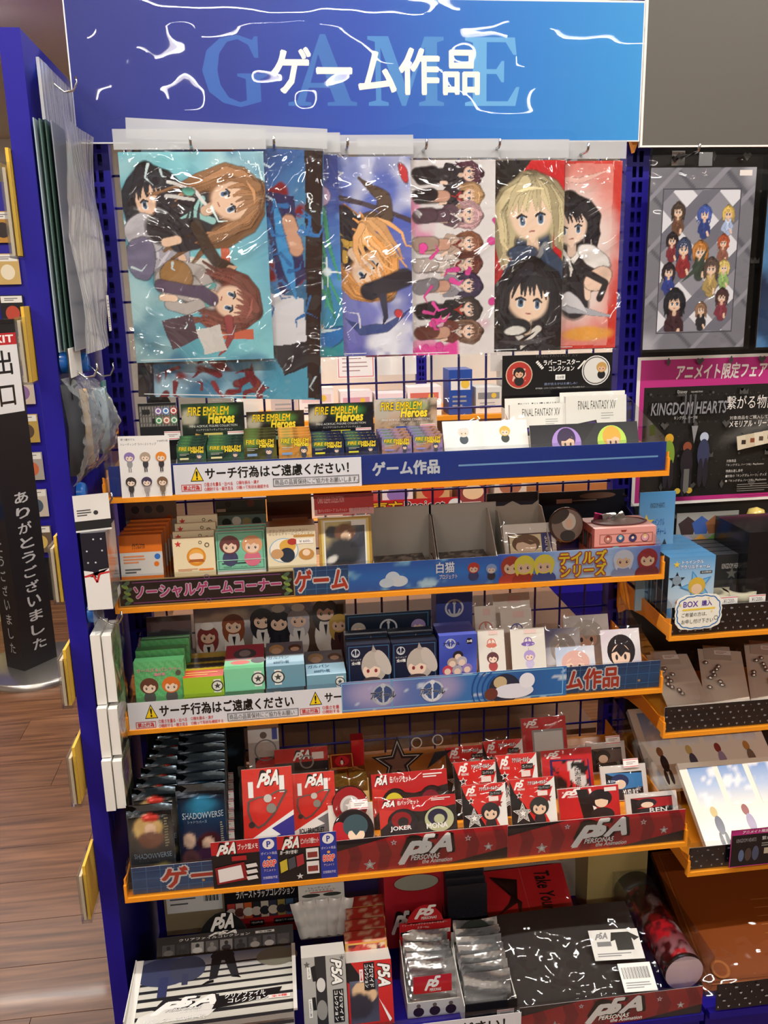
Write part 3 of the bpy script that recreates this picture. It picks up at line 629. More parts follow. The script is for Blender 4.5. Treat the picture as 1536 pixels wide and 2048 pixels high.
SPLAT = [('grad', -60, '#35487c', '#365a96', '#4a8cb4', '#33668e', '#4d9ab8'), ('n', 4, '#a8ccdc', .56, .15, 61), ('n', 6, '#7a1f26', .66, .05, 63), ('p', [(.0, 1), (.05, 1), (.09, 0), (0, 0)], '#241c22'), ('s', [(.09, .92), (.05, .8), (.08, .68), (.12, .6)], .008, '#22222e'), ('p', [(.9, 1), (1, 1), (1, 0), (.93, 0)], '#2b1e1e'), ('p', [(.66, .84), (.84, .82), (.92, .5), (.78, .42)], '#2c2a58'), ('p', [(.7, .44), (.9, .42), (.93, .24), (.74, .2)], '#d7d7dc'), ('p', [(.72, .22), (.93, .25), (.93, .14), (.8, .1)], '#28262e'), ('s', [(.74, .8), (.8, .6), (.86, .42)], .025, '#3a8cc8', 2), ('s', [(.82, .72), (.86, .62)], .03, '#c99a80')] + splash(22, '#2f6fae', 13, .012, .66, .95, .2, .8) + splash(20, '#7c2630', 17, .016, .1, .7, 0, .2) + splash(30, '#cfe4ee', 19, .005)
def clear_file(label, px, Y, ops, nx, w=.222, h=.312, roll=0., seed=1, flap='#f3f0e8', flaph=.032, name='clear_file'):
    """A4 printed sleeve in a clear bag; px is the lower right corner"""
    c = AY(px[0], px[1], Y); t = thing(name, label, 'clear file', (c[0]-w/2, Y, c[2]), (0, roll, 0), 'clear files hanging along the top')
    obj('sheet', MB().box(-w/2, 0, 0, w/2, .0012, h, '#c9d4dc'), 'gloss', t)
    p = Pr(w, h, Matrix.Translation((-w/2, 0, 0))); FINE[0] = True; p.art([('warp', .02, 8, 3)]+ops, nx); FINE[0] = False
    p.lines(.03, .008, .97, .016, 1, '#e8eef0'); obj('printed_art', p.mb, 'gloss', t)
    b = MB()
    b.grid(lambda u, v: ((u-.5)*(w+.012), -.004-.0022*math.sin(3.14*u)-.0022*float(fbm(np.array(u*6+seed), np.array(v*8.), seed)), -.004+v*(h+.008)), 22, 30)
    obj('bag', b, 'filmwild', t)
    fl_ = MB().box(-w/2-.005, -.002, h+.003, w/2+.005, -.001, h+flaph, flap); obj('bag_flap', fl_, 'bagwhite', t)
    return t
clear_file('clear file printed in teal with tan and grey figures, leftmost and frontmost of the row', (548, 717), -.118, GIRLS, 190, w=.216, seed=3)
t = clear_file('large tilted dark clear file with blue and red splashes behind the teal one', (640, 790), -.106, SPLAT, 170, w=.292, h=.385, roll=.055, seed=8, name='large_clear_file')
clear_file('clear file printed blue with long green hair, just right of the tilted dark one', (688, 712), -.092, SEA, 160, seed=12)
clear_file('clear file printed with cloudy sky and orange hair, third in the hanging row', (826, 708), -.078, SKY, 180, seed=17)
clear_file('clear file with a pale ground, pink splashes and a row of dark uniforms', (988, 706), -.064, CROWD, 190, seed=22)
clear_file('clear file printed red and black with blond and black hair', (1121, 700), -.05, REDBLK, 170, seed=27)
clear_file('clear file printed salmon red with black hair, rightmost in the blue bay', (1230, 695), -.036, PINKRED, 170, seed=31)
for i, (hx, hy, lb) in enumerate([(383, 294, 'teal'), (548, 293, 'tilted dark'), (694, 296, 'green-haired'), (850, 298, 'cloudy sky'), (995, 296, 'pale pink-splashed'), (1170, 305, 'salmon red')]):
    q = AY(hx, hy, -.12+.012*i); hook('chrome display hook carrying the %s clear file' % lb, q[0], .012, q[2], .14-.012*i)
# ------------------------------------------------------------------ goods hanging on the inner face of the end panel
def magnet_hook(label, y, z, drop=.03):
    t = thing('magnet_hook', label, 'hook', (-.0295, y, z))
    obj('magnet', MB().lathe([(.0001, .011), (.013, .011), (.0155, .008), (.016, 0)], n=20, axis='x'), 'magnet', t)
    obj('wire_hook', MB().tube([(.011, 0, -.004), (.02, 0, -.014), (.03, 0, -.022), (.042, 0, -.02), (.048, 0, -.01), (.047, 0, -.002)], .0016, n=8), 'chrome', t)
    return t
def side_stack():
    t = thing('clear_file_stack', 'stack of bagged clear sheets hanging edge-on against the blue end panel', 'clear file', (-.028, -.195, 1.345))
    cols = ['#9fb0b8', '#5d7a74', '#3f5a52', '#8a8f9c']
    for i, c in enumerate(cols):
        obj('sheet', MB().box(.003+.006*i, -.095+.006*i, 0, .0045+.006*i, .12, .30, c), 'gloss', t)
    def fn(u, v): return (.034+.004*math.sin(v*9+u*4)+.004*float(fbm(np.array(u*6.), np.array(v*10.), 4)), -.085+u*.215, -.004+v*.315)
    obj('bag', MB().grid(fn, 14, 26), 'bagwhite', t)
    obj('bag_flap', MB().box(.012, -.08, .30, .016, .12, .375, '#d9dbe0'), 'bagwhite', t)
    p = Pr(.022, .055, Matrix.Translation((.042, .085, .02)) @ Matrix.Rotation(math.pi/2, 4, 'Z')); p.rect(0, 0, 1, 1, '#eceae2').lines(.2, .1, .8, .4, 5, '#555', .5).lines(.2, .55, .9, .9, 4, '#999', .4)
    obj('price_label', p.mb, 'paper', t)
side_stack()
magnet_hook('round blue magnet hook at the top of the end panel', -.20, 1.715)
magnet_hook('round blue magnet hook above the strap pouch, left of a pair', -.258, 1.329)
magnet_hook('round blue magnet hook above the pale blue pouch, right of a pair', -.131, 1.319)
magnet_hook('round blue magnet hook above the boxed pack on the end panel', -.246, 1.137)
magnet_hook('round blue magnet hook above the white books on the end panel', -.262, .955)
def bag_item(name, label, cat, y0, y1, z0, z1, x0, x1, parts, hdr=None, m='bagfog', seed=2):
    t = thing(name, label, cat, (-.03, (y0+y1)/2, z0))
    w, h = y1-y0, z1-z0
    for nm, mb, mm in parts: obj(nm, mb, mm, t)
    def fn(u, v):
        b = math.sin(math.pi*v)**.7 if 0 < v < 1 else 0
        return (x0+(x1-x0)*b*(.6+.4*math.sin(3.14*u))+.016*float(fbm(np.array(u*7.+seed), np.array(v*11.), seed)-.4), (u-.5)*w*(1+.1*math.sin(v*6+seed)), v*h)
    obj('bag', MB().grid(fn, 18, 30), m, t)
    return t
bag_item('hanging_pouch', 'clear bag with a dark and beige strap hanging on the end panel', 'clear pouch', -.305, -.2, 1.16, 1.31, .01, .042,
   [('header_card', MB().box(.018, -.04, .15, .02, .03, .19, '#e9e7e2').box(.017, -.045, .12, .0175, -.01, .19, '#1b1b1d'), 'paper'), ('strap', MB().tube([(.012, -.03, .01), (.014, -.02, .08), (.012, -.03, .14)], .012, '#3a3c42'), 'cloth'), ('tassel', MB().tube([(.02, .01, .02), (.022, .0, .08), (.02, .005, .13)], .009, '#c7a982'), 'cloth')])
bag_item('hanging_pouch', 'pale blue clear bag hanging behind the dark strap pouch', 'clear pouch', -.195, -.115, 1.16, 1.295, .012, .05,
   [('cloth_roll', MB().tube([(.022, 0, .02), (.024, .004, .07), (.022, 0, .12)], .014, '#a9bcc4'), 'cloth'), ('inner_card', MB().box(.03, .01, .06, .032, .04, .13, '#3f7a78'), 'paper')], seed=6)
t = thing('boxed_pack', 'clear pack with navy and white cloth and white header card on the end panel', 'pack', (-.03, -.255, .968))
obj('carton', MB().box(.006, -.035, 0, .042, .04, .118, '#22232f'), 'gloss', t)
p = Pr(.036, .118, Matrix.Translation((.006, -.035, 0))); p.rect(0, 0, 1, .45, '#eceae6').poly([(0, .52), (.35, .5), (.5, .42), (.6, .52), (1, .54), (1, .45), (0, .45)], '#eceae6').line([(0, .44), (.35, .46), (.48, .36), (.6, .47), (1, .49)], .025, '#c83a3a')
for k in range(6): p.circ(.2+.3*(k % 3), .62+.15*(k//2), .012, '#cfd2d8', 8)
obj('front_print', p.mb, 'gloss', t)
p = Pr(.075, .118, Matrix.Translation((.0421, -.035, 0)) @ Matrix.Rotation(math.pi/2, 4, 'Z')); p.art([('bg', '#a9a4a0'), ('e', .3, .5, .4, .3, 0, '#c97a4a', .3, .5), ('e', .7, .8, .4, .2, 0, '#d8d4d0', .3, .5), ('e', .5, .2, .5, .2, 0, '#6c6a70', .3, .5)], 12); p.rect(.6, .02, .9, .14, '#f2f0ea'); obj('side_print', p.mb, 'gloss', t)
p = Pr(.05, .055, Matrix.Translation((.0, -.03, .118)) @ Matrix.Rotation(.25, 4, 'Z')); p.rect(0, 0, 1, 1, '#e9e6e0').rect(0, .05, 1, .3, '#1b1b1b').lines(.08, .42, .5, .62, 3, '#555').circ(.6, .5, .06, '#333')
obj('header_card', p.mb, 'paper', t)
for k, (zt, hh, yy) in enumerate([(.928, .113, -.29), (.813, .082, -.30), (.729, .086, -.308)]):
    t = thing('wrapped_book', 'white-edged wrapped book hanging on the end panel, %s of three' % ['topmost', 'middle', 'lowest'][k], 'book', (-.03, yy, zt-hh), group='wrapped books on the end panel')
    obj('book', MB().box(.004, 0, 0, .018, .07, hh, '#efece4'), 'paper', t); obj('book', MB().box(.02, .002, .002, .034, .07, hh-.003, '#f0ede6'), 'paper', t)
    p = Pr(.07, hh, Matrix.Translation((.0342, 0.002, 0)) @ Matrix.Rotation(math.pi/2, 4, 'Z')); p.art([('bg', '#a9b08e'), ('n', 4, '#c9a98c', .5, .2, 70+k), ('e', .4, .6, .3, .3, 20, ['#6a7a52', '#7b5a6a', '#8a6f8c'][k], .2, .5), ('e', .5, .1, .6, .12, 0, '#3a4038', .2, .3)], 10); obj('cover', p.mb, 'gloss', t)
    obj('bag', MB().grid(lambda u, v: (.037+.003*math.sin(v*7+u*3), u*.08-.004, -.004+v*(hh+.02)), 8, 10), 'film', t)
    if k == 0: obj('bag_flap', MB().grid(lambda u, v: (.012+.012*u, .0+.02*u, hh+v*.05), 4, 4), 'bagfog', t)
# ------------------------------------------------------------------ top shelf
Z1 = TOPZ[1]
def warn(p, cut=1.):
    """the search-forbidden notice; cut < 1 shows only its left part"""
    k = 1/cut
    p.rect(0, 0, 1, 1, '#dcdde2')
    X = lambda v: v*k
    def tx(t, x0, y0, x1, y1, c, bold):
        if X(x1) <= 1.001: p.text(t, X(x0), y0, X(x1), y1, c, bold)
    p.poly([(X(.085), .42), (X(.155), .42), (X(.12), .92)], '#1c1c1c'); p.poly([(X(.091), .45), (X(.149), .45), (X(.12), .86)], '#f2cf22')
    p.text('!', X(.117), .49, X(.123), .76, '#222', .06)
    if cut < .5:
        tx('サー', .17, .5, .258, .82, '#161616', .035)
    elif cut < .95: tx('サーチ行為はご遠慮ください', .165, .46, .878, .85, '#161616', .04)
    else: tx('サーチ行為はご遠慮ください！', .165, .48, .93, .86, '#161616', .035)
    p.frame(X(.035), .1, X(.14), .33, .02, '#c9423f'); tx('禁止行為', .045, .14, .13, .29, '#c9332f', .04)
    if cut >= .35:
        tx('○重さを量る・比べる', .155, .24, .305, .37, '#c9332f', .02); tx('○開封する・覗き見る', .155, .08, .305, .21, '#c9332f', .02)
    else:
        tx('○重さを量', .155, .24, .245, .37, '#c9332f', .02); tx('○開封する', .155, .08, .245, .21, '#c9332f', .02)
    if cut > .6:
        tx('○箱を振る・潰す', .325, .26, .445, .38, '#c9332f', .02); tx('○触って形状を確認する', .325, .1, .495, .22, '#c9332f', .02)
    if cut > .95:
        p.frame(X(.52), .12, X(.985), .4, .02, '#333'); tx('商品の品質保持にご協力をお願いします。', .53, .17, .98, .35, '#222', .01)
    elif cut > .8:
        p.frame(X(.52), .12, 1.02, .4, .02, '#333'); tx('商品の品質保持にご協力をお願い', .53, .17, cut-.005, .35, '#222', .01)
def s1a(p): p.rect(0, 0, 1, 1, '#1b3f9c').text('ゲーム作品', .455, .27, .575, .73, '#f3f4f4', .06).rect(.61, .46, .985, .52, '#8fc2ec')
strip('long blue title strip with white lettering and a pale line on the top shelf', 1, 216, 1330, s1a, 940)
strip('white warning notice with a yellow triangle on the topmost shelf', 1, 349, 723, warn, 960, (.008, .054), .0045, 'notice', 'warning_notice')
def hand(p):
    p.rect(0, 0, 1, 1, '#f1efea').text('トレーディング ラバーストラップ', .05, .855, .74, .895, '#333', 0).text('待つ僕ホテル', .05, .93, .33, .965, '#333', 0).text('￥600円+税', .76, .905, .97, .935, '#333', 0)
    for i, (c, b) in enumerate([('#8d78b4', '#9a9a9a'), ('#b3a08c', '#3a3a42'), ('#e88a2a', '#38343a'), ('#3d3430', '#3a3638'), ('#453a58', '#a39c98'), ('#7a5a40', '#7a6a58')]):
        x = .2+.31*(i % 3); y = .68 if i < 3 else .3
        fig(p, x, y, .075, c, '#f3ddc8', b, .9); p.rect(x-.03, y-.23, x-.008, y-.17, b).rect(x+.008, y-.23, x+.03, y-.17, b)
def hs():
    z, yf = SHELF[1]; a = AY(232, 873, yf-.006); b = AY(345, 990, yf-.006); w, h = b[0]-a[0], a[2]-b[2]+.006
    t = thing('handmade_card', 'white handmade card with six tiny drawn figures, left end of the top shelf', 'card', (a[0], yf-.006, b[2]-.006), (0, .02, 0))
    obj('card', MB().box(0, 0, 0, w, .0008, h, '#f1efea'), 'paper', t); p = Pr(w, h); hand(p); obj('print', p.mb, 'paper', t)
hs()
def febox(c1, c2, vol):
    def f(p):
        p.art([('grad', -40, c1, c2, c1), ('n', 6, '#0c0e12', .55, .15, 5, 1, .6), ('e', .25, .75, .2, .2, 0, '#5a8a4a', .6)], 14)
        p.text('FIRE EMBLEM', .08, .66, .92, .86, '#f0d028', .03, .15, '#2a2410', .03).text('Heroes', .48, .5, .92, .7, '#f2d83a', .05, .2, '#2a2410', .03)
        p.lines(.1, .36, .45, .5, 2, '#c8ccc0', .3).rect(.1, .13, .4, .24, '#e8e0a8' if vol == 0 else vol); fig(p, .76, .34, .17, '#3d4a5a', '#e8c8ac', '#3a4050', 1.2)
    return f
def fedisp(c1, c2, bar, txt=None):
    def f(p):
        p.art([('grad', -70, c1, c2, c1), ('n', 5, '#0b0d10', .5, .2, 15, 1, .8), ('e', .12, .7, .12, .2, 30, '#b8b09a', .3, .6), ('e', .6, .8, .2, .12, 0, '#4f9a4a', .8)], 24, box=(0, .42, 1, 1))
        p.rect(0, 0, 1, .42, c2); p.text('FIRE EMBLEM', .1, .84, .76, .95, '#f0cf22', .03, .2, '#2a2410', .03).text('Heroes', .42, .73, .84, .86, '#f4da38', .06, .2, '#2a2410', .03)
        p.text('MINI ACRYLIC FIGURE COLLECTION', .12, .68, .88, .71, '#e6e6dc', .01).text('ミニアクリルフィギュアコレクション', .22, .63, .8, .66, '#d8d8d0').rect(.34, .54, .64, .6, bar).text('全10種', .72, .54, .9, .6, '#f0f0ea')
        if txt: p.text(txt, .42, .55, .57, .59, '#e8e8f0')
        p.poly([(.2, .6), (.3, .58), (.27, .54), (.2, .55)], '#d9a24a')
    return f
FE = [('dark green', (361, 487, 806, -.11), [(352, 411, 889), (413, 487, 887)], ('#26402c', '#101a14'), ('#2f5a44', '#152a24'), '#d8c872', 0, None),
      ('olive and gold', (492, 608, 822, -.10), [(486, 552, 873), (556, 622, 871)], ('#3a3222', '#1a1612'), ('#5a5a26', '#2a2a16'), '#7fb09a', '#7a98c0', None),
      ('navy blue', (616, 746, 806, -.10), [(623, 688, 880), (690, 756, 878)], ('#161a24', '#0e1018'), ('#1f2a52', '#121a34'), '#e2dc38', '#e2dc38', None),
      ('lilac and tan', (748, 874, 797, -.10), [(763, 823, 874), (826, 885, 869)], ('#c9c0b0', '#b89a78'), ('#8a7ab0', '#b08050'), '#2d4c9c', '#8a86c8', 'vol.9')]
for i, (nm, dpx, smalls, dc, bc, bar, vol, txt) in enumerate(FE):
    t = tray('display_box', '%s open display box of mini figure boxes on the top shelf' % nm, 'display box', dpx, Z1, -.205, .012, dc[1], fedisp(dc[0], dc[1], bar, txt), None, 'display boxes of mini figures', tab=.014, slope=.5)
    sticker(t, t['w']*.22, t['h']*.5, .026, dpx[3]+.205-.004); obj('riser', MB().box(-t['w']*.49, .001, .0015, t['w']*.49, dpx[3]+.2, .026, dc[1]), 'carton', t)
    for j, (l, r, tp) in enumerate(smalls):
        c = bc if not (i == 1 and j == 1) else ('#d8a04a', '#b87a30')
        b = carton('mini_figure_box', 'frontmost %s mini figure box, %s of its display box' % ('amber' if i == 1 and j == 1 else nm, ['left', 'right'][j]), 'box', (l, r, tp, -.19), Z1+.026, .017, c[0], febox(c[0], c[1], vol), lean=.1, m='gloss', top=c[0])
        for k in range(3):
            L0 = b.location; dup(b, (L0[0], L0[1]+.0195*(k+1), L0[2]+.0015*(k+1)), 'mini figure box, %s behind the front %s one, %s file' % (['first', 'second', 'third'][k], 'amber' if i == 1 and j == 1 else nm, ['left', 'right'][j]), group='mini figure boxes filed behind the front ones, %s %s' % (nm, ['left', 'right'][j]))
def blk(p):
    p.rect(0, 0, 1, 1, '#141416'); p.art([('bg', '#8a867e'), ('st', 0, 16, '#2c2a28', .35), ('st', 90, 6, '#5c5852', .2)], 40, 16, (.02, .3, 1, .92))
    for i, c in enumerate(['#8a6ab0', '#3f7fc0', '#c04a44', '#4a9a58', '#c06a4a', '#5a9a68']): p.circ(.52+.2*(i % 3), .76 if i < 3 else .48, .11, '#f2f0ea').ring(.52+.2*(i % 3), .76 if i < 3 else .48, .11, .025, c).circ(.52+.2*(i % 3), .76 if i < 3 else .48, .05, c)
    p.rect(.1, .68, .3, .82, '#222').rect(.35, .4, .42, .55, '#222')
t = tray('display_box', 'black and grey patterned display box at the left end of the top shelf', 'display box', (277, 354, 780, -.1), Z1, -.2, .035, '#c9c7c4', None, None, tab=.03, backcol='#141416', slope=.42)
q = locate((277, 354, 806, -.101), Z1)
c2_ = card('pattern_card', 'grey patterned card with six coloured rings on the black display box', 'card', (275, 352, 806, -.104), Z1+.05, blk, h=.055); sticker(c2_, .008, -.006, .026)
def wfig(hair, body, sd):
    def f(p): p.rect(0, 0, 1, 1, '#f0eee6'); fig(p, .55, .58, .2, hair, '#ecd0b8', body, 1.3); p.line([(.5, .8), (.56, .74)], .008, '#aaa')
    return f
for k, (l, r, tp, hc, bd, lb) in enumerate([(884, 958, 842, '#d8d4cc', '#3a4850', 'pale'), (952, 1052, 841, '#d9b24a', '#2e3a34', 'golden')]):
    card('acrylic_charm', 'white charm card with a tiny %s-haired figure, bagged, on the top shelf' % lb, 'charm', (l, r, tp, -.165), Z1, wfig(hc, bd, k), lean=.45, bag=5+k, hdr=.35, group='bagged white charm cards on the top shelf')
def ffback(p):
    p.rect(0, 0, 1, 1, '#131316'); p.text('ラバーコースター', .37, .79, .7, .89, '#f0eee8', .03, 0, '#131316').text('コレクション', .42, .67, .65, .77, '#f0eee8', .03).rect(.48, .5, .57, .6, '#efeee8').text('全8種', .49, .52, .56, .58, '#222')
    p.text('誰が出るかはお楽しみ！', .38, .4, .68, .45, '#8a96b8').text('携帯電話・スマートフォンや鞄などのストラップにも使えるよ！', .3, .33, .75, .36, '#c8c8c4')
    p.text('FINAL FANTASY XV', .3, .94, .68, 1., '#4a4846')
    p.circ(.15, .62, .27, '#c9b49a').circ(.15, .62, .25, '#b03a34').art([('bg', '#b8382f'), ('st', 20, 5, '#e8dcc8', .4)], 8, 8, (.09, .5, .21, .74)); fig(p, .15, .66, .11, '#2a2420', '#d8a888', '#2a2a2c', 1.4)
    p.circ(.85, .66, .29, '#e6e4e0').circ(.85, .66, .27, '#55504e').circ(.85, .66, .25, '#dcdad4'); fig(p, .9, .72, .1, '#c49a58', '#dcb08e', '#222226', 1.3)
    for s in (0, 1):
        for k in range(5): p.ell((.31+.012*k) if s == 0 else (.69+.012*k), .86-.03*k if s == 0 else .72+.03*k, .016, .018, '#e8e6de', 8, 40)
def fffront(p): p.art([('bg', '#d9d4c6'), ('st', 45, 8, '#c9c4b6', .5), ('st', -45, 8, '#e2ddd0', .3)], 40, 12).text('ラバーコースター', .34, .45, .66, .95, '#f4f2ea', .03, 0, '#3a3632', .05)
t = tray('display_box', 'black-backed white display box of rubber coasters at the right end of the top shelf', 'display box', (1006, 1226, 708, -.06), Z1, -.15, .052, '#d6d1c4', None, fffront, backcol='#131316', slope=.5)
p = Pr(t['w'], t['h']*.5, Matrix.Translation((-t['w']/2, .0895, t['h']*.5))); ffback(p); obj('back_print', p.mb, 'gloss', t)
def ffc(p):
    p.rect(0, 0, 1, 1, '#ecebe2').text('FINAL FANTASY XV', .2, .72, .82, .9, '#3a3632', .0).lines(.58, .5, .8, .66, 3, '#aaa', .3).poly([(.12, .42), (.5, .5), (.56, .2), (.18, .1)], '#20182c').poly([(.15, .4), (.48, .46), (.53, .22), (.2, .14)], '#5a3a94').ell(.35, .28, .08, .12, '#17141e').poly([(.68, .42), (.98, .3), (.98, .1), (.68, .15)], '#a8c43a')
for k, (l, r, tp, Y) in enumerate([(1010, 1140, 795, -.085), (1120, 1250, 783, -.09), (1020, 1142, 808, -.125), (1132, 1253, 791, -.128)]):
    card('coaster_card', 'white rubber coaster card with a purple square, %s in the white display box' % ['rear left', 'rear right', 'front left', 'front right'][k], 'card', (l, r, tp, Y), Z1+.012, ffc, lean=.1, thick=.01 if k > 1 else .002, bag=None if k < 3 else 13)
def bcard(p):
    p.rect(0, 0, 1, 1, '#26282c').poly([(.35, 0), (1, 0), (1, 1), (.62, 1)], '#2f3234')
    for cx, c, hr in ((.33, '#a98ad0', '#3a2c4c'), (.75, '#b6d85a', '#d8a844')): p.ell(cx, .5, .135, .42, c, 28); p.ell(cx, .62, .085, .28, hr); p.ell(cx+.01, .5, .06, .2, '#e3bd9e'); p.rect(cx-.02, .1, cx+.02, .24, '#3a3440'); [p.ell(cx+.01+q, .46, .009, .05, '#2c2426', 10) for q in (-.025, .025)]; p.poly([(cx-.06, .56), (cx, .8), (cx+.075, .56), (cx+.03, .62), (cx-.01, .55)][::-1], hr)
card('badge_set', 'black card with a purple and a green badge, front right of top shelf', 'badge set', (1062, 1278, 848, -.19), Z1, bcard, lean=.35, bag=None, m='gloss', lift=.016)
# ------------------------------------------------------------------ second shelf
Z2 = TOPZ[2]
def gridstrip(a, b, t0=None):
    def f(p):
        ops = [('grad', -90, '#17426e', '#1c5a8c', '#174a78')]; p.art(ops, 12, 4)
        n = int(14*p.w/.3)+1
        for k in range(n): p.line([(k/n, 0), (k/n+.01, 1)], .02, '#3d84b8')
        for yy in (.2, .55, .85): p.line([(0, yy), (1, yy)], .02, '#3d84b8')
        p.circ(.85, .3, .05, '#d8a868', 8)
        if t0: p.text(t0, a, .14, b, .88, '#d0412c', .05, .0, '#f3f1ec', .06)
    return f
def social(p):
    p.rect(0, 0, 1, 1, '#15141a').frame(.0, .0, 1, 1, .04, '#b89a5a'); p.line([(.08, .88), (.92, .88)], .035, '#8d4a86').line([(.08, .12), (.92, .12)], .035, '#8d4a86')
    for x, c in ((.05, '#8faa4a'), (.955, '#9ab84e')):
        for k in range(7): p.ell(x+.012*math.sin(k*2.1), .14+.12*k, .022, .07, c if k % 2 else '#5a7a58', 10, 30*(-1)**k)
    p.ring(.5, .95, .1, .025, '#8d6aa0').ring(.5, .05, .1, .025, '#8d6aa0')
    p.text('ソーシャルゲームコーナー', .09, .28, .92, .76, '#d2467e', .045, 0, '#f0dfe6', .05)
strip('black strip with pink lettering at the left of the second shelf', 2, 236, 590, social, 1180, (.0085, .0525))
strip('blue plaid strip with red lettering between the black strip and the sky strip', 2, 588, 697, gridstrip(.02, .98, 'ゲーム'), 1170, dy=-.0004)
def catst(p):
    p.art([('grad', -90, '#1f5cb0', '#1d78cc', '#2b62b4'), ('n', 3, '#8fd0ea', .6, .12, 83, .4, .8), ('e', .52, .15, .06, .16, 0, '#bfe4f2', .3, .8)], 70, 10)
    p.ell(.29, .4, .05, .26, '#eaf2f6').ell(.33, .3, .06, .2, '#f2f4f4').ell(.25, .26, .05, .17, '#e2eef4')
    p.text('白猫', .58, .5, .7, .88, '#eef0f4', .03, 0, '#3a5a9a', .04).text('プロジェクト', .6, .28, .72, .44, '#f2f2f4', .02, 0, '#7a4a8a', .03)
    fig(p, .83, .62, .2, '#c0392b', '#e8c2a4', '#2a3a6a', 1.5); fig(p, .95, .55, .18, '#8aa0c8', '#e8c8b0', '#2c2e3c', 1.3)
strip('sky blue strip with white title characters on the second shelf', 2, 697, 997, catst, 1150, dy=.0003)
def tales(p):
    p.art([('grad', 0, '#2a58b8', '#7aa0dc', '#a8c4ec', '#5a78c4'), ('e', .5, .5, .2, .5, 0, '#bcd4f2', .6)], 40, 10)
    for x, c, b in ((.08, '#a8392c', '#b84038'), (.16, '#e4cf4a', '#a03028'), (.28, '#e8d04a', '#2e4a8c'), (.77, '#d5d3dc', '#8a94b8'), (.92, '#9a2f38', '#7c3038')): p.ell(x, .05, .075, .3, b); p.ell(x, .5, .06, .42, c); fig(p, x, .58, .34, c, '#e8be9a', b, 1.2)
    p.text('テイルズ', .37, .52, .66, .95, '#f3d12e', .05, 0, '#b5352a', .07).text('シリーズ', .38, .08, .66, .5, '#f3d12e', .05, 0, '#b5352a', .07)
strip('pale blue strip with yellow lettering at the right of the second shelf', 2, 996, 1319, tales, 1130, (.009, .058))
def orangeb(p): p.rect(0, 0, 1, 1, '#c9c6c0').rect(0, .58, 1, 1, '#d9701c').text('グラブルスマホ', .3, .66, .6, .8, '#2a2018', .05).circ(.88, .46, .07, '#2f6ab8').lines(.08, .3, .62, .52, 3, '#d98a5a', .5).circ(.85, .28, .06, '#d9701c').lines(.1, .06, .5, .2, 2, '#555')
t = tray('display_box', 'grey display box holding the orange mini boxes, left end of the second shelf', 'display box', (248, 352, 1003, -.09), Z2, -.2, .02, '#bdb9b2', lambda p: p.rect(0, 0, 1, 1, '#8a8276').lines(.1, .7, .8, .8, 2, '#c9804a').circ(.85, .78, .04, '#c9682a').circ(.2, .9, .05, '#444').circ(.45, .9, .05, '#444').circ(.68, .9, .05, '#444'), lambda p: p.rect(0, 0, 1, 1, '#b8b6b2'), slope=.55)
b = carton('orange_box', 'frontmost orange and grey mini box, left end of the second shelf', 'box', (236, 322, 1070, -.185), Z2+.004, .02, '#d9701c', orangeb, lean=.08, side='#d07020')
for k in range(4): dup(b, (b.location[0]+.002*k, b.location[1]+.022*(k+1), b.location[2]+.001*k), 'orange mini box, %s behind the frontmost orange one' % ['first', 'second', 'third', 'fourth'][k], group='orange mini boxes filed in a row')
def cream(p):
    p.rect(0, 0, 1, 1, '#e7d6b0').circ(.55, .45, .27, '#d98a22').circ(.55, .47, .21, '#e8a84a').ell(.55, .44, .17, .12, '#f3d8b8').poly([(.35, .3), (.75, .3), (.7, .38), (.4, .38)], '#a85a2a'); p.ring(.82, .78, .07, .03, '#6a5a40').ring(.66, .86, .05, .02, '#6a5a40').star(.13, .84, .1, '#c8342c').lines(.1, .04, .6, .12, 2, '#c07a50').rect(.6, .05, .95, .1, '#e08038')
b = carton('charm_box', 'cream strap box with an orange round motif on the second shelf, frontmost', 'box', (344, 428, 1076, -.19), Z2, .012, '#d8c498', cream, lean=.12)
for k in range(3): dup(b, (b.location[0]-.001+.002*k, b.location[1]+.02*(k+1), b.location[2]+.006+.008*k), 'cream strap box with orange motif, %s behind the frontmost one' % ['first', 'second', 'third'][k], group='cream strap boxes filed in a row')
def mint(p):
    p.rect(0, 0, 1, 1, '#7cc4a4').frame(.03, .03, .97, .97, .02, '#4a8a72').rect(.1, .16, .9, .2, '#23413a').text('・毎回絵柄 ぷらっと空の旅いたわれるか・', .1, .06, .9, .11, '#2a5a4a'); fig(p, .28, .66, .24, '#6a3030', '#f0d0b4', '#3a3a60', 1.3); fig(p, .74, .64, .24, '#e0a070', '#f2d4ba', '#d86a84', 1.4); p.frame(.0, .0, 1., .28, .02, '#a8dcc4')
def mintb(p): p.rect(0, 0, 1, 1, '#3d4a44').rect(0, .58, 1, .84, '#5a6a60').circ(.2, .7, .06, '#232823').circ(.4, .72, .06, '#c0b8a8').circ(.6, .7, .06, '#8a7a50').circ(.8, .7, .06, '#232823').rect(.02, .85, .2, .89, '#d8d8d4').circ(.25, .95, .04, '#2a2f2c').circ(.7, .95, .05, '#7a4a4a')
tray('display_box', 'mint green display box with two small printed figures, second shelf', 'display box', (430, 531, 1000, -.09), Z2, -.19, .03, '#7cc4a4', mintb, None, slope=.5, backcol='#3d4a44')
for k in range(3): card('charm_card', 'mint green card in the mint display box, %s' % ['frontmost', 'second from the front', 'rearmost'][k], 'card', (430+k*2, 528+k*2, 1062-6*k, -.185+.02*k), Z2, mint, lean=.08, thick=.008, bag=23 if k == 0 else None)
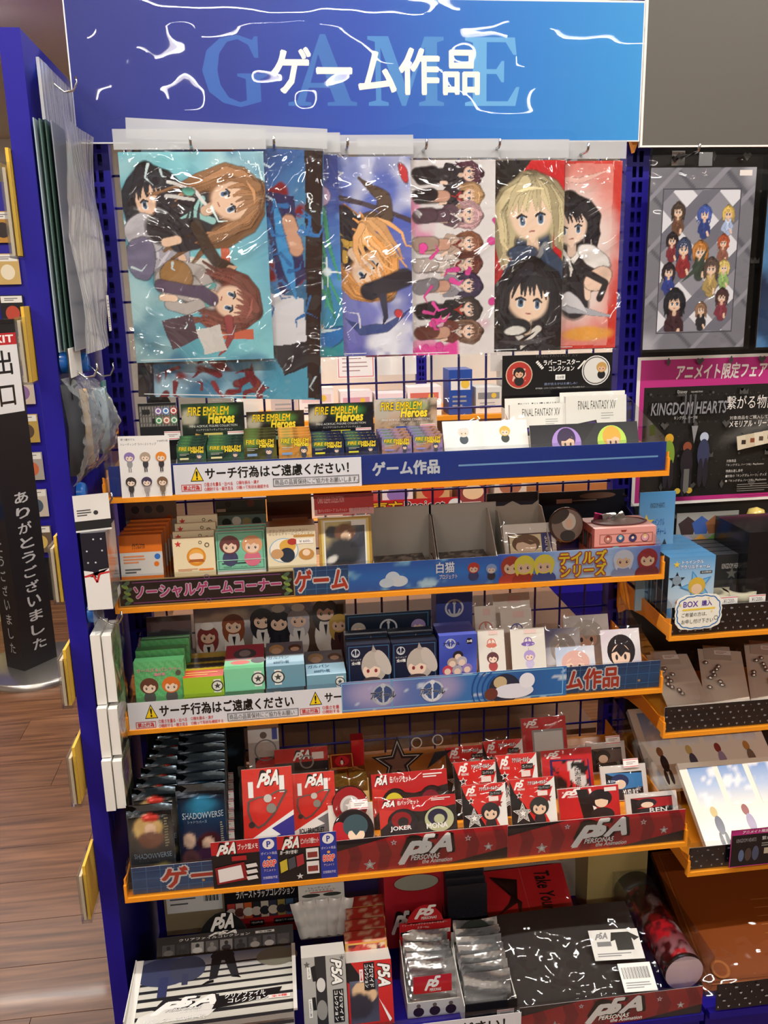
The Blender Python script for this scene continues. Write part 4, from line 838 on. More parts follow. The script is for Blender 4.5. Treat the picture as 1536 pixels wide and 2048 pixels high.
def gbf(p):
    p.rect(0, 0, 1, 1, '#e6d8b8').text('グランブルーファンタジー', .05, .86, .85, .93, '#6a5432', .0).text('ゆらゆらチャームコレクション', .05, .78, .95, .85, '#6a5432', .0).rect(.55, .72, .98, .78, '#b98a4a')
    p.ell(.34, .42, .3, .3, '#8ab4cc').ell(.34, .42, .28, .28, '#efe6d4').ell(.42, .52, .17, .16, '#d9a84a').ell(.52, .62, .1, .08, '#b03a30').ell(.4, .3, .16, .18, '#26303f').ell(.2, .34, .13, .12, '#c99a6a').ell(.8, .3, .16, .14, '#c08a4a').ell(.8, .34, .08, .08, '#efd2b4').rect(.6, .56, .95, .68, '#f3ece4').text('￥600-', .66, .59, .9, .65, '#555')
    p.rect(0, 0, 1, .04, '#d9c9a0')
carton('charm_collection_box', 'cream box with a gold-haired round motif and price tag, second shelf', 'box', (532, 630, 1052, -.19), Z2, .05, '#d9c49a', gbf, lean=.06, top='#8a5a2c')
tray('brown_display_back', 'dark brown display backing standing behind the cream charm box', 'display box', (532, 622, 984, -.07), Z2, -.13, .05, '#8a5a2c', lambda p: p.rect(0, 0, 1, 1, '#4a1f16').rect(0, .88, 1, 1, '#8a7a60').rect(.1, .62, .9, .66, '#7a4a30').rect(.05, .52, .95, .55, '#c8b090'), None, slope=.4)
def sleeve(p):
    p.rect(0, 0, 1, 1, '#b98f3a').rect(.05, .03, .95, .97, '#e0c878').rect(.09, .05, .9, .95, '#f0eee6').art([('grad', -60, '#c9b87a', '#4a4e5a', '#3a3f4c', '#6a6e7c'), ('e', .2, .8, .2, .12, 0, '#2a2c36', .2, .5), ('e', .5, .8, .26, .16, 0, '#7a5440', .1, .3), ('e', .52, .72, .12, .1, 0, '#e3c2a4', .1), ('e', .45, .4, .4, .3, 0, '#2c3038', .2, .3), ('e', .15, .3, .15, .06, 30, '#e0ddd4', .3, .4), ('e', .2, .1, .2, .06, 10, '#d8d4c8', .3, .4)], 24, box=(.12, .06, .87, .93)).rect(.62, .86, .9, .94, '#f0ebe4')
t = card('sleeve_pack', 'gold-framed card sleeve pack with a red header on the second shelf', 'card sleeves', (636, 742, 1034, -.185), Z2, sleeve, lean=.1, thick=.016, bag=29, back='#d8b850', m='gloss', lift=.012)
p = Pr(t['w']*1.12, .034, Matrix.Translation((-t['w']*.56, -.001, t['h']+.004))); p.rect(0, 0, 1, 1, '#b53234').rect(0, 0, 1, .3, '#d8a0a0').text('CARD SLEEVE COLLECTION', .06, .6, .5, .9, '#e8b0b0', .02).rect(.05, .1, .58, .38, '#c22a2c').text('缶バッジスリーブ コレクション', .07, .16, .55, .32, '#f0d8d8').text('マット シリーズ', .64, .15, .93, .33, '#8a4a4a'); obj('header_card', p.mb, 'gloss', t)
p = Pr(t['w']*1.12, .03, Matrix.Translation((-t['w']*.56, .02, t['h']+.03))); p.rect(0, 0, 1, 1, '#a82c2e').lines(.1, .3, .9, .8, 2, '#d89090'); obj('rear_header_card', p.mb, 'gloss', t)
for k, (l, r, tp) in enumerate([(736, 862, 1013), (858, 992, 1006)]):
    tray('open_grey_box', '%s of the two nearly empty grey card display boxes on the second shelf' % ['left', 'right'][k], 'display box', (l, r, tp, -.09), Z2, -.2, .012, '#a9a49c', None, None, 'empty grey display boxes', slope=.85, incol='#b4afa6', backcol='#b4afa6')
    for j in range(3):
        c = AY((l+r)/2, 1085, -.15); t = thing('photo_card', 'dark monochrome photo card lying in the %s grey box, %s of three' % (['left', 'right'][k], ['lowest', 'middle', 'topmost'][j]), 'card', (c[0]-.006+.003*j, -.19, Z2+.003+.0045*j), (.16, 0, .03*j), 'photo cards in the grey boxes')
        obj('card', MB().box(-.048, 0, 0, .048, .07, .003, '#dcd8d0'), 'gloss', t)
        p = Pr(.096, .07, Matrix.Translation((-.048, 0, .003)) @ Matrix.Rotation(-math.pi/2, 4, 'X')); p.art([('bg', '#4c4844'), ('n', 6, '#8a857c', .5, .15, 90+j), ('n', 9, '#1c1a1a', .58, .1, 95+k), ('e', .1, .05, .3, .06, 0, '#d8d4cc', .2)], 20); obj('top_print', p.mb, 'gloss', t)
tray('cut_box', 'grey tray with a notched navy back flap, right half of the second shelf', 'display box', (972, 1078, 985, -.085), Z2, -.2, .02, '#c9c2b8', lambda p: p.rect(0, 0, 1, 1, '#b0a698').poly([(.02, 1), (.98, 1), (.98, .86), (.88, .8), (.66, .8), (.5, .87), (.34, .8), (.12, .8), (.02, .86)][::-1], '#1c1a2c'), None, slope=.8)
def sorey(p): p.rect(0, 0, 1, 1, '#e8e3da').rect(.08, .02, .92, .72, '#5a3a30').rect(.11, .03, .72, .68, '#efe0b4').rect(.72, .03, .92, .7, '#2a2e78').text('Sorey', .76, .08, .88, .6, '#f2f0ea', .02, rot=-90).ell(.42, .42, .27, .27, '#6e4c2c').ell(.42, .33, .2, .2, '#f2d3b4').poly([(.2, .44), (.42, .55), (.64, .42), (.5, .38), (.36, .47)][::-1], '#6e4c2c').ell(.42, .06, .2, .08, '#e8e8e4')
card('name_plate_card', 'white tilted card with a navy lettered side band, second shelf', 'card', (1005, 1108, 1047, -.13), Z2+.004, sorey, lean=.4, thick=.012, bag=31, lift=.008)
tray('navy_box', 'dark navy open box with a row of gold medallions at the back right', 'display box', (1068, 1250, 982, -.03), Z2, -.1, .055, '#1c1e52', lambda p: p.rect(0, 0, 1, 1, '#14141c').lines(.3, .8, .9, .84, 1, '#9a8a80').ell(.7, .9, .2, .06, '#7a5a48').rect(.25, .78, .42, .86, '#d8b8a8'), lambda p: [p.rect(0, 0, 1, 1, '#23246a'), [p.circ(.55+.1*k, .62, .17, '#c9a24a').circ(.55+.1*k, .62, .12, ['#8a3a30', '#b8a850', '#d8c04a', '#3a3430', '#c07a40'][k]) for k in range(5)], p.star(.14, .6, .2, '#d8dae8').star(.3, .6, .12, '#d8dae8')], slope=.7)
badge('charm_disc', 'round white-haired charm in a bag beside the pink box', (1133, 1050, -.14, .031), Z2, '#3a3438', '#4a2f2c', lambda p: [p.circ(.5, .5, .45, '#8a7a72'), p.ell(.55, .6, .2, .24, '#e0dbd0'), p.ell(.55, .55, .1, .13, '#eccdb4'), p.ell(.3, .75, .3, .16, '#3a302c', ang=30), p.ell(.5, .2, .22, .16, '#2c2a30')], lean=.2)
def pinkbus(p):
    p.rect(0, 0, 1, 1, '#e09a90').rect(0, .34, 1, .43, '#a8302c').rect(0, 0, 1, .34, '#b8403a').frame(.08, .5, .95, .82, .03, '#a86a60')
    for k, (h, b) in enumerate([('#a8392c', '#b87a70'), ('#7ab0c0', '#3a5a88'), ('#2c2a44', '#3a3a70'), ('#d8b068', '#d89ab0')]): x = .22+.2*k; p.circ(x, .66, .13, '#5a3a38').circ(x, .66, .115, b).circ(x, .7, .07, h).circ(x, .67, .045, '#efcfb6')
    p.poly([(.42, .93), (.52, .93), (.5, .88), (.44, .88)], '#8a2c2c').ell(.35, .38, .06, .05, '#6ab0b8').ell(.62, .36, .1, .05, '#d8a86a')
t = carton('badge_dispenser', 'pink bus-shaped badge box with an oval opening on top, right end of the second shelf', 'box', (1190, 1313, 1055, -.19), Z2, .075, '#e0a498', pinkbus, lean=0, yaw=.0, side='#a85a52', top='#e8b0a4', lift=.016)
w, h = t['w'], t['h']
for i, x in enumerate((.012, .034, .056)):
    p = Pr(.018, h*.42, Matrix.Translation((-w/2-.0002, x+.018, h*.4)) @ Matrix.Rotation(-math.pi/2, 4, 'Z')); p.rect(0, 0, 1, 1, '#4a3a38').ell(.5, .5, .35, .4, ['#8a4a40', '#3a5a68', '#2a3448'][i]); obj('side_window', p.mb, 'gloss', t)
obj('rim', MB().lathe([(.036, 0), (.038, .0015), (.034, .002), (.034, 0)], '#6a3430', 28, (0, 0, 0), M=Matrix.Translation((0.004, .04, h)) @ Matrix.Diagonal((1.3, .8, 1, 1))), 'carton', t)
obj('opening', MB().lathe([(.034, .0006), (.0001, .0007)], '#8c7a70', 28, M=Matrix.Translation((0.004, .04, h)) @ Matrix.Diagonal((1.3, .8, 1, 1))), 'carton', t)
for k in range(3):
    c = AY(1205+28*k, 1048-2*k, -.155); t = thing('foil_sachet', 'silver and magenta foil sachet poking out of the pink box, %s' % ['left', 'middle', 'right'][k], 'sachet', (c[0], c[1]+.01, Z2+h-.02), (-.5, .3-.3*k, .3*k))
    obj('sachet', MB().grid(lambda u, v: ((u-.5)*.03, .003*math.sin(3.14*u)*math.sin(3.14*v)+.001*math.sin(v*20), v*.035), 6, 8, ['#b0386c', '#c8c8c8', '#a8a4a0'][k]), 'foil', t)
# ------------------------------------------------------------------ third shelf
Z3 = TOPZ[3]
strip('white warning notice with yellow triangle, left half of the third shelf', 3, 256, 590, lambda p: warn(p, .885), 1415, (.004, .0545), .0045, 'notice', 'warning_notice')
strip('cut-off white warning notice tucked between the left notice and the anchor strip', 3, 586, 683, lambda p: warn(p, .26), 1400, (.006, .0545), .004, 'notice', 'warning_notice')
strip('blue plaid strip with red lettering at the right end of the third shelf', 3, 1040, 1319, gridstrip(.33, .7, 'ム作品'), 1355, (.009, .058))
def azur(p):
    p.art([('grad', 0, '#5a7cc0', '#8a90cc', '#4a7cc4', '#3f86cc', '#2f6ab0', '#2f7cc8'), ('e', .14, .6, .1, .4, 0, '#c2b6dc', .7), ('e', .45, .6, .07, .4, 0, '#b8aed8', .7), ('n', 8, '#dfeaf6', .72, .03, 73, .25)], 70, 12)
    p.frame(.005, .05, .985, .96, .03, '#8fd0f0').rect(.22, 0, .226, 1, '#6fb0e0')
    for cx in (.185, .4):
        p.ring(cx, .5, .36, .07, '#c3c9d4').circ(cx, .5, .3, '#3f5a8c').rect(cx-.004, .18, cx+.004, .8, '#d8dce4').circ(cx, .8, .08, '#d8dce4', 10).line([(cx-.035, .42), (cx-.02, .25), (cx, .18), (cx+.02, .25), (cx+.035, .42)], .07, '#d8dce4')
        p.text('アズール', cx-.055, .38, cx+.055, .62, '#2a3142', .03, .15, '#c8ccd6', .03)
    for k in range(4):
        R_ = .55+.16*k; q_ = p.h/p.w; pts = [(.72+sg*R_*q_*math.cos(th), .4+R_*math.sin(th)) for sg in (1,) for th in np.linspace(2.2, 4.1, 14)]; p.line([(x, min(max(y, .02), .98)) for x, y in pts if -.05 < y < 1.05], .04, '#1f4a94')
    p.ell(.72, .4, .07, .5, '#2a2f42').ell(.7, .62, .03, .2, '#c9b48a').ell(.76, .3, .09, .25, '#e2e4ee').ell(.82, .62, .035, .26, '#eceef4').ell(.66, .25, .03, .2, '#6a3a30', ang=30)
strip('blue starry strip with two silver anchor emblems on the third shelf', 3, 680, 1131, azur, 1385, (.008, .062), .003)
def dgrey(p): p.rect(0, 0, 1, 1, '#2c2a2e').rect(0, .82, 1, 1, '#4a1f24').text('ガールズ＆パンツァー', .05, .66, .6, .72, '#b8b4ae').lines(.05, .5, .5, .62, 2, '#a8a49e', .3).circ(.72, .36, .24, '#6a6668').circ(.72, .4, .13, '#b0aaa2').circ(.3, .08, .2, '#8a867e')
card('dark_pack', 'dark grey bagged badge pack leaning at the back left of the third shelf', 'pack', (292, 382, 1232, -.1), Z3, dgrey, lean=.2, bag=37)
def girls(p):
    p.art([('grad', -90, '#3a3f70', '#9a98a8', '#7a6a58', '#6a5a48'), ('n', 3, '#e0dcd8', .58, .15, 77), ('p', [(.62, 0), (1, 0), (1, .8), (.7, .7)], '#5c4a3e')], 50)
    for x, y, h, hc, bc in [(.08, .5, .13, '#8a3c3c', '#e4e0da'), (.25, .62, .14, '#8a4a30', '#e8e4de'), (.44, .66, .15, '#2c2830', '#e6e2dc'), (.55, .62, .15, '#26242a', '#2e2c34'), (.68, .64, .14, '#b8b4bc', '#e4e0dc'), (.86, .72, .16, '#3a3230', '#e8e4de'), (.95, .55, .13, '#c9a858', '#4a3034')]:
        p.ell(x, y-2*h, h*.85*p.h/p.w, h*1.5, bc); p.ell(x, y-.5*h, h*.95*p.h/p.w, h*1.3, hc); fig(p, x, y, h*.9, hc, '#eccab0', bc, .9); p.poly([(x-.012, y-1.1*h), (x+.012, y-1.1*h), (x, y-2*h)], '#26242c')
    for x, y in ((.08, .62), (.55, .78), (.68, .78), (.86, .88)): p.ell(x, y, .045, .05, '#ece9e4')
card('group_picture', 'wide picture card with a row of figures in white sailor blouses at the back', 'picture', (386, 692, 1182, -.05), Z3, girls, lean=.05, back='#555', m='gloss')
def gstripe(p): p.art([('bg', '#6fbf7c'), ('st', 40, 7, '#58ab68', .5)], 24); fig(p, .28, .34, .22, '#6a4030', '#f3d6bc', '#555', 1.1); fig(p, .72, .34, .22, '#d9702c', '#f3d6bc', '#555', 1.1); p.text('ガールズ＆パンツァー', .05, .72, .95, .82, '#d88a96', .03).text('最終章', .4, .6, .62, .69, '#d88a96', .03).circ(.88, .66, .07, '#5a5648')
b = carton('green_box', 'green striped box with two round-headed figures, frontmost at the left of the third shelf', 'box', (266, 367, 1322, -.21), Z3, .02, '#5fae70', gstripe, lean=.06)
for k in range(2): dup(b, (b.location[0]+.005*k, b.location[1]+.028*(k+1), b.location[2]+.008+.006*k), 'green striped box behind the frontmost green one, %s' % ['nearer', 'farther'][k])
def seal(p, x=.83, y=.5, r=.3): p.rect(x-.09, y-.34, x+.09, y+.34, '#f0efe6').circ(x, y, r, '#3a3a38').circ(x, y, r*.8, '#e8e6dc').star(x, y, r*.6, '#44423e')
def yft(p): p.rect(0, 0, 1, 1, '#c9b02e').rect(0, 0, 1, .28, '#d94a30'); [p.circ(.13+.15*(k % 6), .45+.24*(k//6), .09, '#3a322a') for k in range(12)]; p.lines(.05, .05, .9, .2, 2, '#f0c060', .4)
def rdt(p): p.rect(0, 0, 1, 1, '#c0455c').rect(0, 0, 1, .35, '#7ccf9a').ell(.5, .6, .3, .22, '#5a5660').ell(.5, .62, .15, .14, '#a8a0a4').ell(.4, .25, .25, .08, '#d8605a').circ(.85, .3, .12, '#4a3a42')
def blt(p): p.rect(0, 0, 1, 1, '#7a7c8c').rect(0, 0, 1, .45, '#9cc0d2').ell(.28, .7, .2, .2, '#d8b27a').ell(.28, .62, .13, .13, '#efd2b8').ell(.78, .72, .18, .15, '#6a4030').ell(.78, .66, .12, .09, '#efd2b8').text('ガルパン', .05, .28, .6, .4, '#3a5a78', .03).text('600円+税', .2, .08, .6, .2, '#2a4a68', .03)
STK = [('lime green', 364, 445, [1352, 1388], '#a9cc34', yft, 'yellow'), ('mint green', 447, 527, [1335, 1361], '#86d6a8', rdt, 'red'), ('grey-blue', 531, 608, [1329, 1353], '#6f9cae', blt, 'blond'), ('slate blue', 611, 690, [1347, 1371], '#7aa4b6', blt, 'blond')]
for nm, l, r, tops, col, ta, tl in STK:
    n = len(tops)
    base = Z3
    for k in range(2):
        if nm == 'slate blue' and k == 0: hz = (Z3, .024)
        c = AY((l+r)/2, 1360, -.215); a = AY(l, 1360, -.215); bb = AY(r, 1360, -.215); w = bb[0]-a[0]
        H = AY((l+r)/2, tops[0]+ (0), -.215)[2]-Z3; hh = H/2-.0005
        t = thing('flat_box', '%s flat box with a %s lid picture, %s of its stack' % (nm, tl, ['lower', 'upper'][k]), 'box', (c[0]+(.002 if k else 0), -.215-(.004 if k else 0), Z3+k*(hh+.001)), group='flat boxes stacked on the third shelf')
        obj('body', MB().box(-w/2, 0, 0, w/2, .1, hh, col), 'carton', t)
        p = Pr(w, hh, Matrix.Translation((-w/2, 0, 0))); seal(p, .84 if nm[0] != 'g' else .3, .5, .28); obj('front_print', p.mb, 'carton', t)
        if k: p = Pr(w, .1, Matrix.Translation((-w/2, 0, hh)) @ Matrix.Rotation(-math.pi/2, 4, 'X')); ta(p); obj('lid_print', p.mb, 'carton', t)
def anchor(p, cx, cy, r, c='#c9ccd2'):
    b = p.h/p.w; p.ring(cx, cy, r, r*.2, c).rect(cx-.1*r*b, cy-.7*r, cx+.1*r*b, cy+.6*r, c).circ(cx, cy+.6*r, .2*r, c, 10).line([(cx-.6*r*b, cy-.1*r), (cx-.4*r*b, cy-.6*r), (cx, cy-.8*r), (cx+.4*r*b, cy-.6*r), (cx+.6*r*b, cy-.1*r)], .18*r, c)
def navyback(p):
    p.rect(0, 0, 1, 1, '#1a2438').frame(.03, .5, .97, .98, .015, '#3f6a88'); fig(p, .15, .78, .1, '#bdb2a6', '#eed0b8', '#8a8088', 1.2); anchor(p, .5, .78, .13); fig(p, .85, .78, .1, '#a48fc4', '#eed0b8', '#dcd8e4', 1.2); p.poly([(.22, .56), (.28, .62), (.74, .62), (.8, .56), (.74, .5), (.28, .5)], '#2f8a98').text('トレーディングラバーストラップ', .3, .53, .72, .59, '#12303c', .02)
def navybox(p):
    p.rect(0, 0, 1, 1, '#141a34').frame(.04, .04, .96, .95, .015, '#3f6f98'); anchor(p, .2, .78, .11); p.text('全6種', .1, .48, .3, .56, '#e8e6e0', .04).text('ラインナップ', .08, .58, .32, .63, '#d8d6d0', .02); p.ell(.62, .42, .3, .42, '#b9ada2').ell(.82, .5, .14, .36, '#c6bab0', ang=25).ell(.55, .3, .2, .2, '#f0d2bc').poly([(.3, .36), (.56, .58), (.8, .34), (.62, .42), (.5, .34), (.42, .42)][::-1], '#b9ada2').poly([(.56, .8), (.6, .98), (.68, .78)], '#a89c94').ell(.47, .3, .035, .05, '#8a3034', 12).ell(.65, .3, .035, .05, '#8a3034', 12).ell(.55, .06, .2, .08, '#4a3c40')
t = tray('display_box', 'navy display box with a teal ribbon panel on the third shelf', 'display box', (690, 862, 1225, -.12), Z3, -.222, .012, '#162034', None, None, slope=.75)
p = Pr(t['w'], t['h'], Matrix.Translation((-t['w']/2, .1, 0))); navyback(p); obj('back_print', p.mb, 'carton', t)
for k, (l, r, tp) in enumerate([(693, 781, 1288), (783, 874, 1283)]):
    b = carton('strap_box', 'navy box with a pale-haired figure, %s of the front pair' % ['left', 'right'][k], 'box', (l, r, tp, -.205), Z3+.002, .03, '#16203c', navybox, lean=.05, top='#18223a')
    dup(b, (b.location[0], b.location[1]+.034, b.location[2]+.002), 'navy box filed behind the %s front navy box' % ['left', 'right'][k])
def viobox(p):
    p.art([('grad', -60, '#4a5cc0', '#3848a8', '#5a6cd0')], 6); anchor(p, .3, .8, .12); p.text('アズール', .1, .76, .55, .84, '#2a2f48', .04, .2).circ(.8, .84, .08, '#16161e', 6).text('全6種', .73, .81, .87, .87, '#eee', .03)
    for x, y, c in [(.5, .5, '#2c2428'), (.35, .34, '#b8a08c'), (.6, .36, '#c0b4bc'), (.22, .16, '#c8485a'), (.48, .15, '#b0aab4'), (.74, .18, '#9a80b8')]: p.circ(x, y, .12, c).circ(x, y-.03, .075, '#efd2bc')
b = carton('display_carton', 'violet-blue carton with a pile of round-headed figures on the third shelf', 'box', (878, 954, 1270, -.205), Z3, .06, '#4654b8', viobox, top='#5a68c8', side='#2a3486')
carton('rear_carton', 'violet-blue carton standing behind the one with the pile of figures', 'box', (872, 945, 1186, -.1), Z3, .05, '#3a4488', lambda p: (p.rect(0, 0, 1, 1, '#3c4890'), anchor(p, .5, .8, .12), p.lines(.2, .5, .8, .6, 2, '#8a4a70', .3)))
def charmw(c1, hair, body):
    def f(p):
        p.rect(0, 0, 1, 1, '#e2dbcf'); anchor(p, .5, .66, .11, c1); p.ell(.5, .6, .2, .06, c1); p.line([(.5, .5), (.5, .42)], .012, '#999'); fig(p, .52, .3, .14, hair, '#f0d2bc', body, 1.3); p.rect(.4, .86, .75, .96, '#e8c8c0')
    return f
for k, (l, r, tp, Y, c1, hc, bc, lb) in enumerate([(957, 1010, 1262, -.2, '#d0705c', '#5a2c34', '#a83a3a', 'coral anchor charm on a white card, front'), (1020, 1088, 1256, -.19, '#7a5aa8', '#b098d0', '#c8bcdc', 'purple anchor charm on a white card, front'), (948, 990, 1212, -.1, '#c87a6a', '#c8a0a0', '#caa', 'coral charm card standing in the rear row'), (985, 1058, 1186, -.07, '#c89a5a', '#cfc8c0', '#ccc', 'tan charm card standing in the rear row'), (1000, 1062, 1218, -.12, '#5a62a8', '#d8d4cc', '#ccc', 'indigo charm card between the rear and front rows')]):
    card('charm_card', lb + ' of the third shelf', 'charm', (l, r, tp, Y), Z3, charmw(c1, hc, bc), lean=.3, bag=41+k, group='charm cards on the third shelf')
def face(bg, hair, body, skin='#f0cdb4'):
    return lambda p: (p.art([('grad', -60, bg, '#e8e4e4', bg)], 6), p.ell(.5, .55, .36, .34, hair), p.ell(.48, .45, .24, .24, skin), p.poly([(.22, .5), (.5, .75), (.76, .48), (.6, .52), (.48, .42), (.38, .54)][::-1], hair), [p.ell(.48+q, .42, .035, .06, '#33282c', 10) for q in (-.11, .11)], p.ell(.5, .08, .34, .16, body))
for k, (l, r, tp, Y, bg, hc, bc, lb) in enumerate([(1088, 1158, 1256, -.16, '#6a6a90', '#a8a09c', '#c9b8ac', 'round pale-haired badge card in a blue-edged bag'), (1114, 1192, 1298, -.21, '#b8c4dc', '#e0b0a4', '#7ab0b4', 'pink-haired badge card at the front of the shelf'), (1126, 1215, 1230, -.1, '#c9c6c2', '#c0bcb6', '#ddd', 'plain pale card with a dark leaf mark in the rear'), (1200, 1277, 1258, -.19, '#d8ccd4', '#241e24', '#2a2830', 'black-haired portrait card with a silver chain')]):
    card('portrait_card', lb + ', third shelf', 'card', (l, r, tp, Y), Z3, face(bg, hc, bc), lean=.35, bag=51+k, m='gloss', lift=.012)
# ------------------------------------------------------------------ fourth shelf
Z4 = TOPZ[4]
def p5strip(p):
    p.rect(0, 0, 1, 1, '#b3242a')
    for k in range(6): x = .06+.17*k; p.poly([(x, 0), (x+.06, 0), (x+.09, .5), (x+.05, 1), (x-.01, 1), (x+.02, .5)], '#8f1d26')
    p.poly([(0, 1), (0, .68), (.33, 1)], '#17151c').poly([(.62, 0), (1, 0), (1, .34)], '#17151c')
    for x, y, r in ((.19, .2, .17), (.88, .4, .13)): p.star(x, y, r, '#f0eee8').star(x, y, r*.8, '#2a2024').star(x, y, r*.6, '#e8e6e0')
    for x, y, r, c in ((.33, .8, .09, '#d8d4d8'), (.76, .72, .1, '#e8d0d0'), (.93, .86, .08, '#7a1820'), (.1, .45, .1, '#7a1820')): p.star(x, y, r, c).star(x, y, r*.5, '#8f1d26')
    P5A(p, .36, .1, .66, .94)
strip('red star-pattern strip with a white angular wordmark, middle of the fourth shelf', 4, 672, 1017, p5strip, 1710, (.008, .068))
strip('red star-pattern strip with a white angular wordmark, right end of the fourth shelf', 4, 1015, 1367, p5strip, 1680, (.008, .066), dy=.0006)
strip('blue plaid strip with red lettering at the left of the fourth shelf', 4, 264, 432, gridstrip(.36, .98, 'ゲー'), 1760, (.009, .055))
def memo(title, pts, tl):
    def f(p):
        p.rect(0, 0, 1, 1, '#1b191c').rect(0, .72, .74, 1, '#b9262a').rect(.72, 0, 1, 1, '#2b3b9c').circ(.86, .86, .11, '#f2f1ee'); p.text('P', .835, .8, .89, .92, '#2b3b9c', .04); P5A(p, .08, .74, .36, .97, sub=False); p.text(title, .4, .8, .7, .92, '#f3f0ea', .03)
        p.text('ポイント商品', .74, .64, .98, .7, '#e8e6f0').text(pts, .76, .38, .96, .52, '#f04a34', .04, 0, '#f4f2ee', .04).text('アニメイト', .77, .28, .95, .33, '#f0d8b0').text('交換開始予定', .75, .12, .97, .18, '#e8e6f0').circ(.86, .58, .03, '#e8a84a')
        if tl == 0: p.poly([(.06, .1), (.52, .16), (.48, .54), (.04, .46)], '#8a1f24').poly([(.09, .14), (.46, .2), (.43, .48), (.08, .42)], '#ece8e6'); [p.poly([(.52, .14+.13*k), (.68, .16+.13*k), (.66, .24+.13*k), (.5, .22+.13*k)], '#e4e0de') for k in range(3)]; p.rect(.3, .58, .52, .68, '#a8242a')
        else: [p.poly([(.04+.14*k, .22+.05*k), (.16+.14*k, .28+.05*k), (.15+.14*k, .52+.04*k), (.03+.14*k, .46+.05*k)], c) for k, c in enumerate(['#c9b43a', '#4a4a52', '#a83238'])]; p.rect(.48, .15, .69, .42, '#e8e6e2').rect(.48, .46, .69, .7, '#e8e6e2').rect(.5, .2, .67, .32, '#8a3a34').rect(.5, .5, .67, .62, '#8a3a34').star(.36, .12, .07, '#d8d4d0').text('第一弾が登場！', .04, .62, .34, .7, '#e8e6e2', .02, .2)
    return f
strip('black and red notepad offer card with a blue 600 point column', 4, 425, 558, memo('ブック型メモ', '600P', 0), 1730, (.007, .089), .0045, 'offer card', 'offer_card')
strip('black and red pin set offer card with a blue 800 point column', 4, 556, 674, memo('ピンバッジ3個セット', '800P', 1), 1720, (.007, .089), .005, 'offer card', 'offer_card')
# black foil card packs in two files
def shadow(v):
    def f(p):
        if v == 0:
            p.art([('grad', -90, '#141a20', '#5a5650', '#2a2e34', '#101418'), ('e', .45, .78, .32, .18, 0, '#d8b878', .15, .4), ('e', .5, .92, .2, .06, 0, '#b8362c', .15, .5), ('e', .5, .76, .14, .09, 0, '#efcfb0', .1), ('e', .5, .62, .3, .12, 0, '#7a5a4c', .2, .4), ('e', .6, .16, .3, .1, 10, '#a89a5a', .3, .5)], 20)
            p.text('SHADOWVERSE', .08, .36, .95, .43, '#7a94a8', .01).lines(.2, .31, .9, .34, 1, '#5a6a78'); p.lines(.82, .5, .92, .95, 12, '#8a8468', .5)
        else:
            p.art([('grad', -90, '#141c26', '#16385a', '#2a2c4a', '#1a1620'), ('e', .5, .82, .3, .1, 0, '#2f8ab4', .6, .4), ('e', .2, .38, .13, .1, 0, '#e8c8b0', .2, .2), ('e', .62, .36, .24, .13, 0, '#4a2028', .1, .4), ('e', .6, .33, .12, .08, 0, '#f0cdb4', .1), ('e', .6, .16, .3, .12, 0, '#4a2a48', .1, .3), ('e', .2, .15, .2, .1, 30, '#6a4448', .2, .4)], 20)
            p.text('SHADOWVERSE', .08, .66, .96, .74, '#c8dce6', .01).text('シャドウバース', .18, .6, .6, .64, '#a8c4d8'); p.lines(.88, .3, .95, .6, 10, '#a8a488', .5)
    return f
def foilpack(label, x, y, z, w, h, lean, v, group=None):
    t = thing('foil_pack', label, 'card pack', (x, y, z), (-lean, 0, 0), group)
    def fn(u, q): return ((u-.5)*w, -.004*math.sin(3.14*u)*math.sin(3.14*q)-.0022*math.sin(q*31+u*5)*(1 if q > .84 or q < .06 else .12)-.0004*math.sin(u*19+q*9), q*h)
    obj('pouch', MB().grid(fn, 8, 22, '#66747e').grid(lambda u, q: (((1-u)-.5)*w, .003*math.sin(3.14*u)*math.sin(3.14*q)+.0005, q*h), 4, 4, '#14181c'), 'foil', t)
    gx, gy = np.meshgrid(np.linspace(0, 1, 25), np.linspace(0, 1, 41)); p = Pr(w*.94, h*.86, None); shadow(v)(p)
    for i, V in enumerate(p.mb.V):
        u = V[:, 0]/w+.03; q = V[:, 2]/h+.05; p.mb.V[i] = np.stack([(u-.5)*w, V[:, 1]-.0009-.004*np.sin(3.14*u)*np.sin(3.14*q)-.0022*np.sin(q*31+u*5)*np.where((q > .84) | (q < .06), 1., .12)-.0004*np.sin(u*19+q*9), q*h], 1)
    obj('front_print', p.mb, 'foilprint', t); return t
bl = locate((252, 345, 1606, -.335), Z4); br = locate((350, 450, 1570, -.315), Z4)
b0 = foilpack('black foil card pack with a red ribbon picture, frontmost of the left file', bl[0][0], -.335-.02, Z4+.004, bl[1], bl[2]-.002, .12, 0)
b1 = foilpack('dark blue foil card pack with a twin-tailed picture, frontmost of the right file', br[0][0], -.33, Z4+.004, br[1], br[2], .1, 1)
sticker(b1, br[1]*.22, .012, .03, -.006)
ORD = ['second', 'third', 'fourth', 'fifth', 'sixth', 'seventh', 'eighth', 'ninth']
for k in range(8):
    dup(b0, (b0.location[0]+.004*(k+1), b0.location[1]+.024*(k+1)+.01, Z4+.012+.0035*k), 'black foil pack in the left file, %s from the front' % ORD[k], group='black foil packs filed in rows')
    dup(b1, (b1.location[0]-.001*(k+1), b1.location[1]+.024*(k+1), Z4+.010+.0035*k), 'black foil pack in the right file, %s from the front' % ORD[k], group='black foil packs filed in rows')
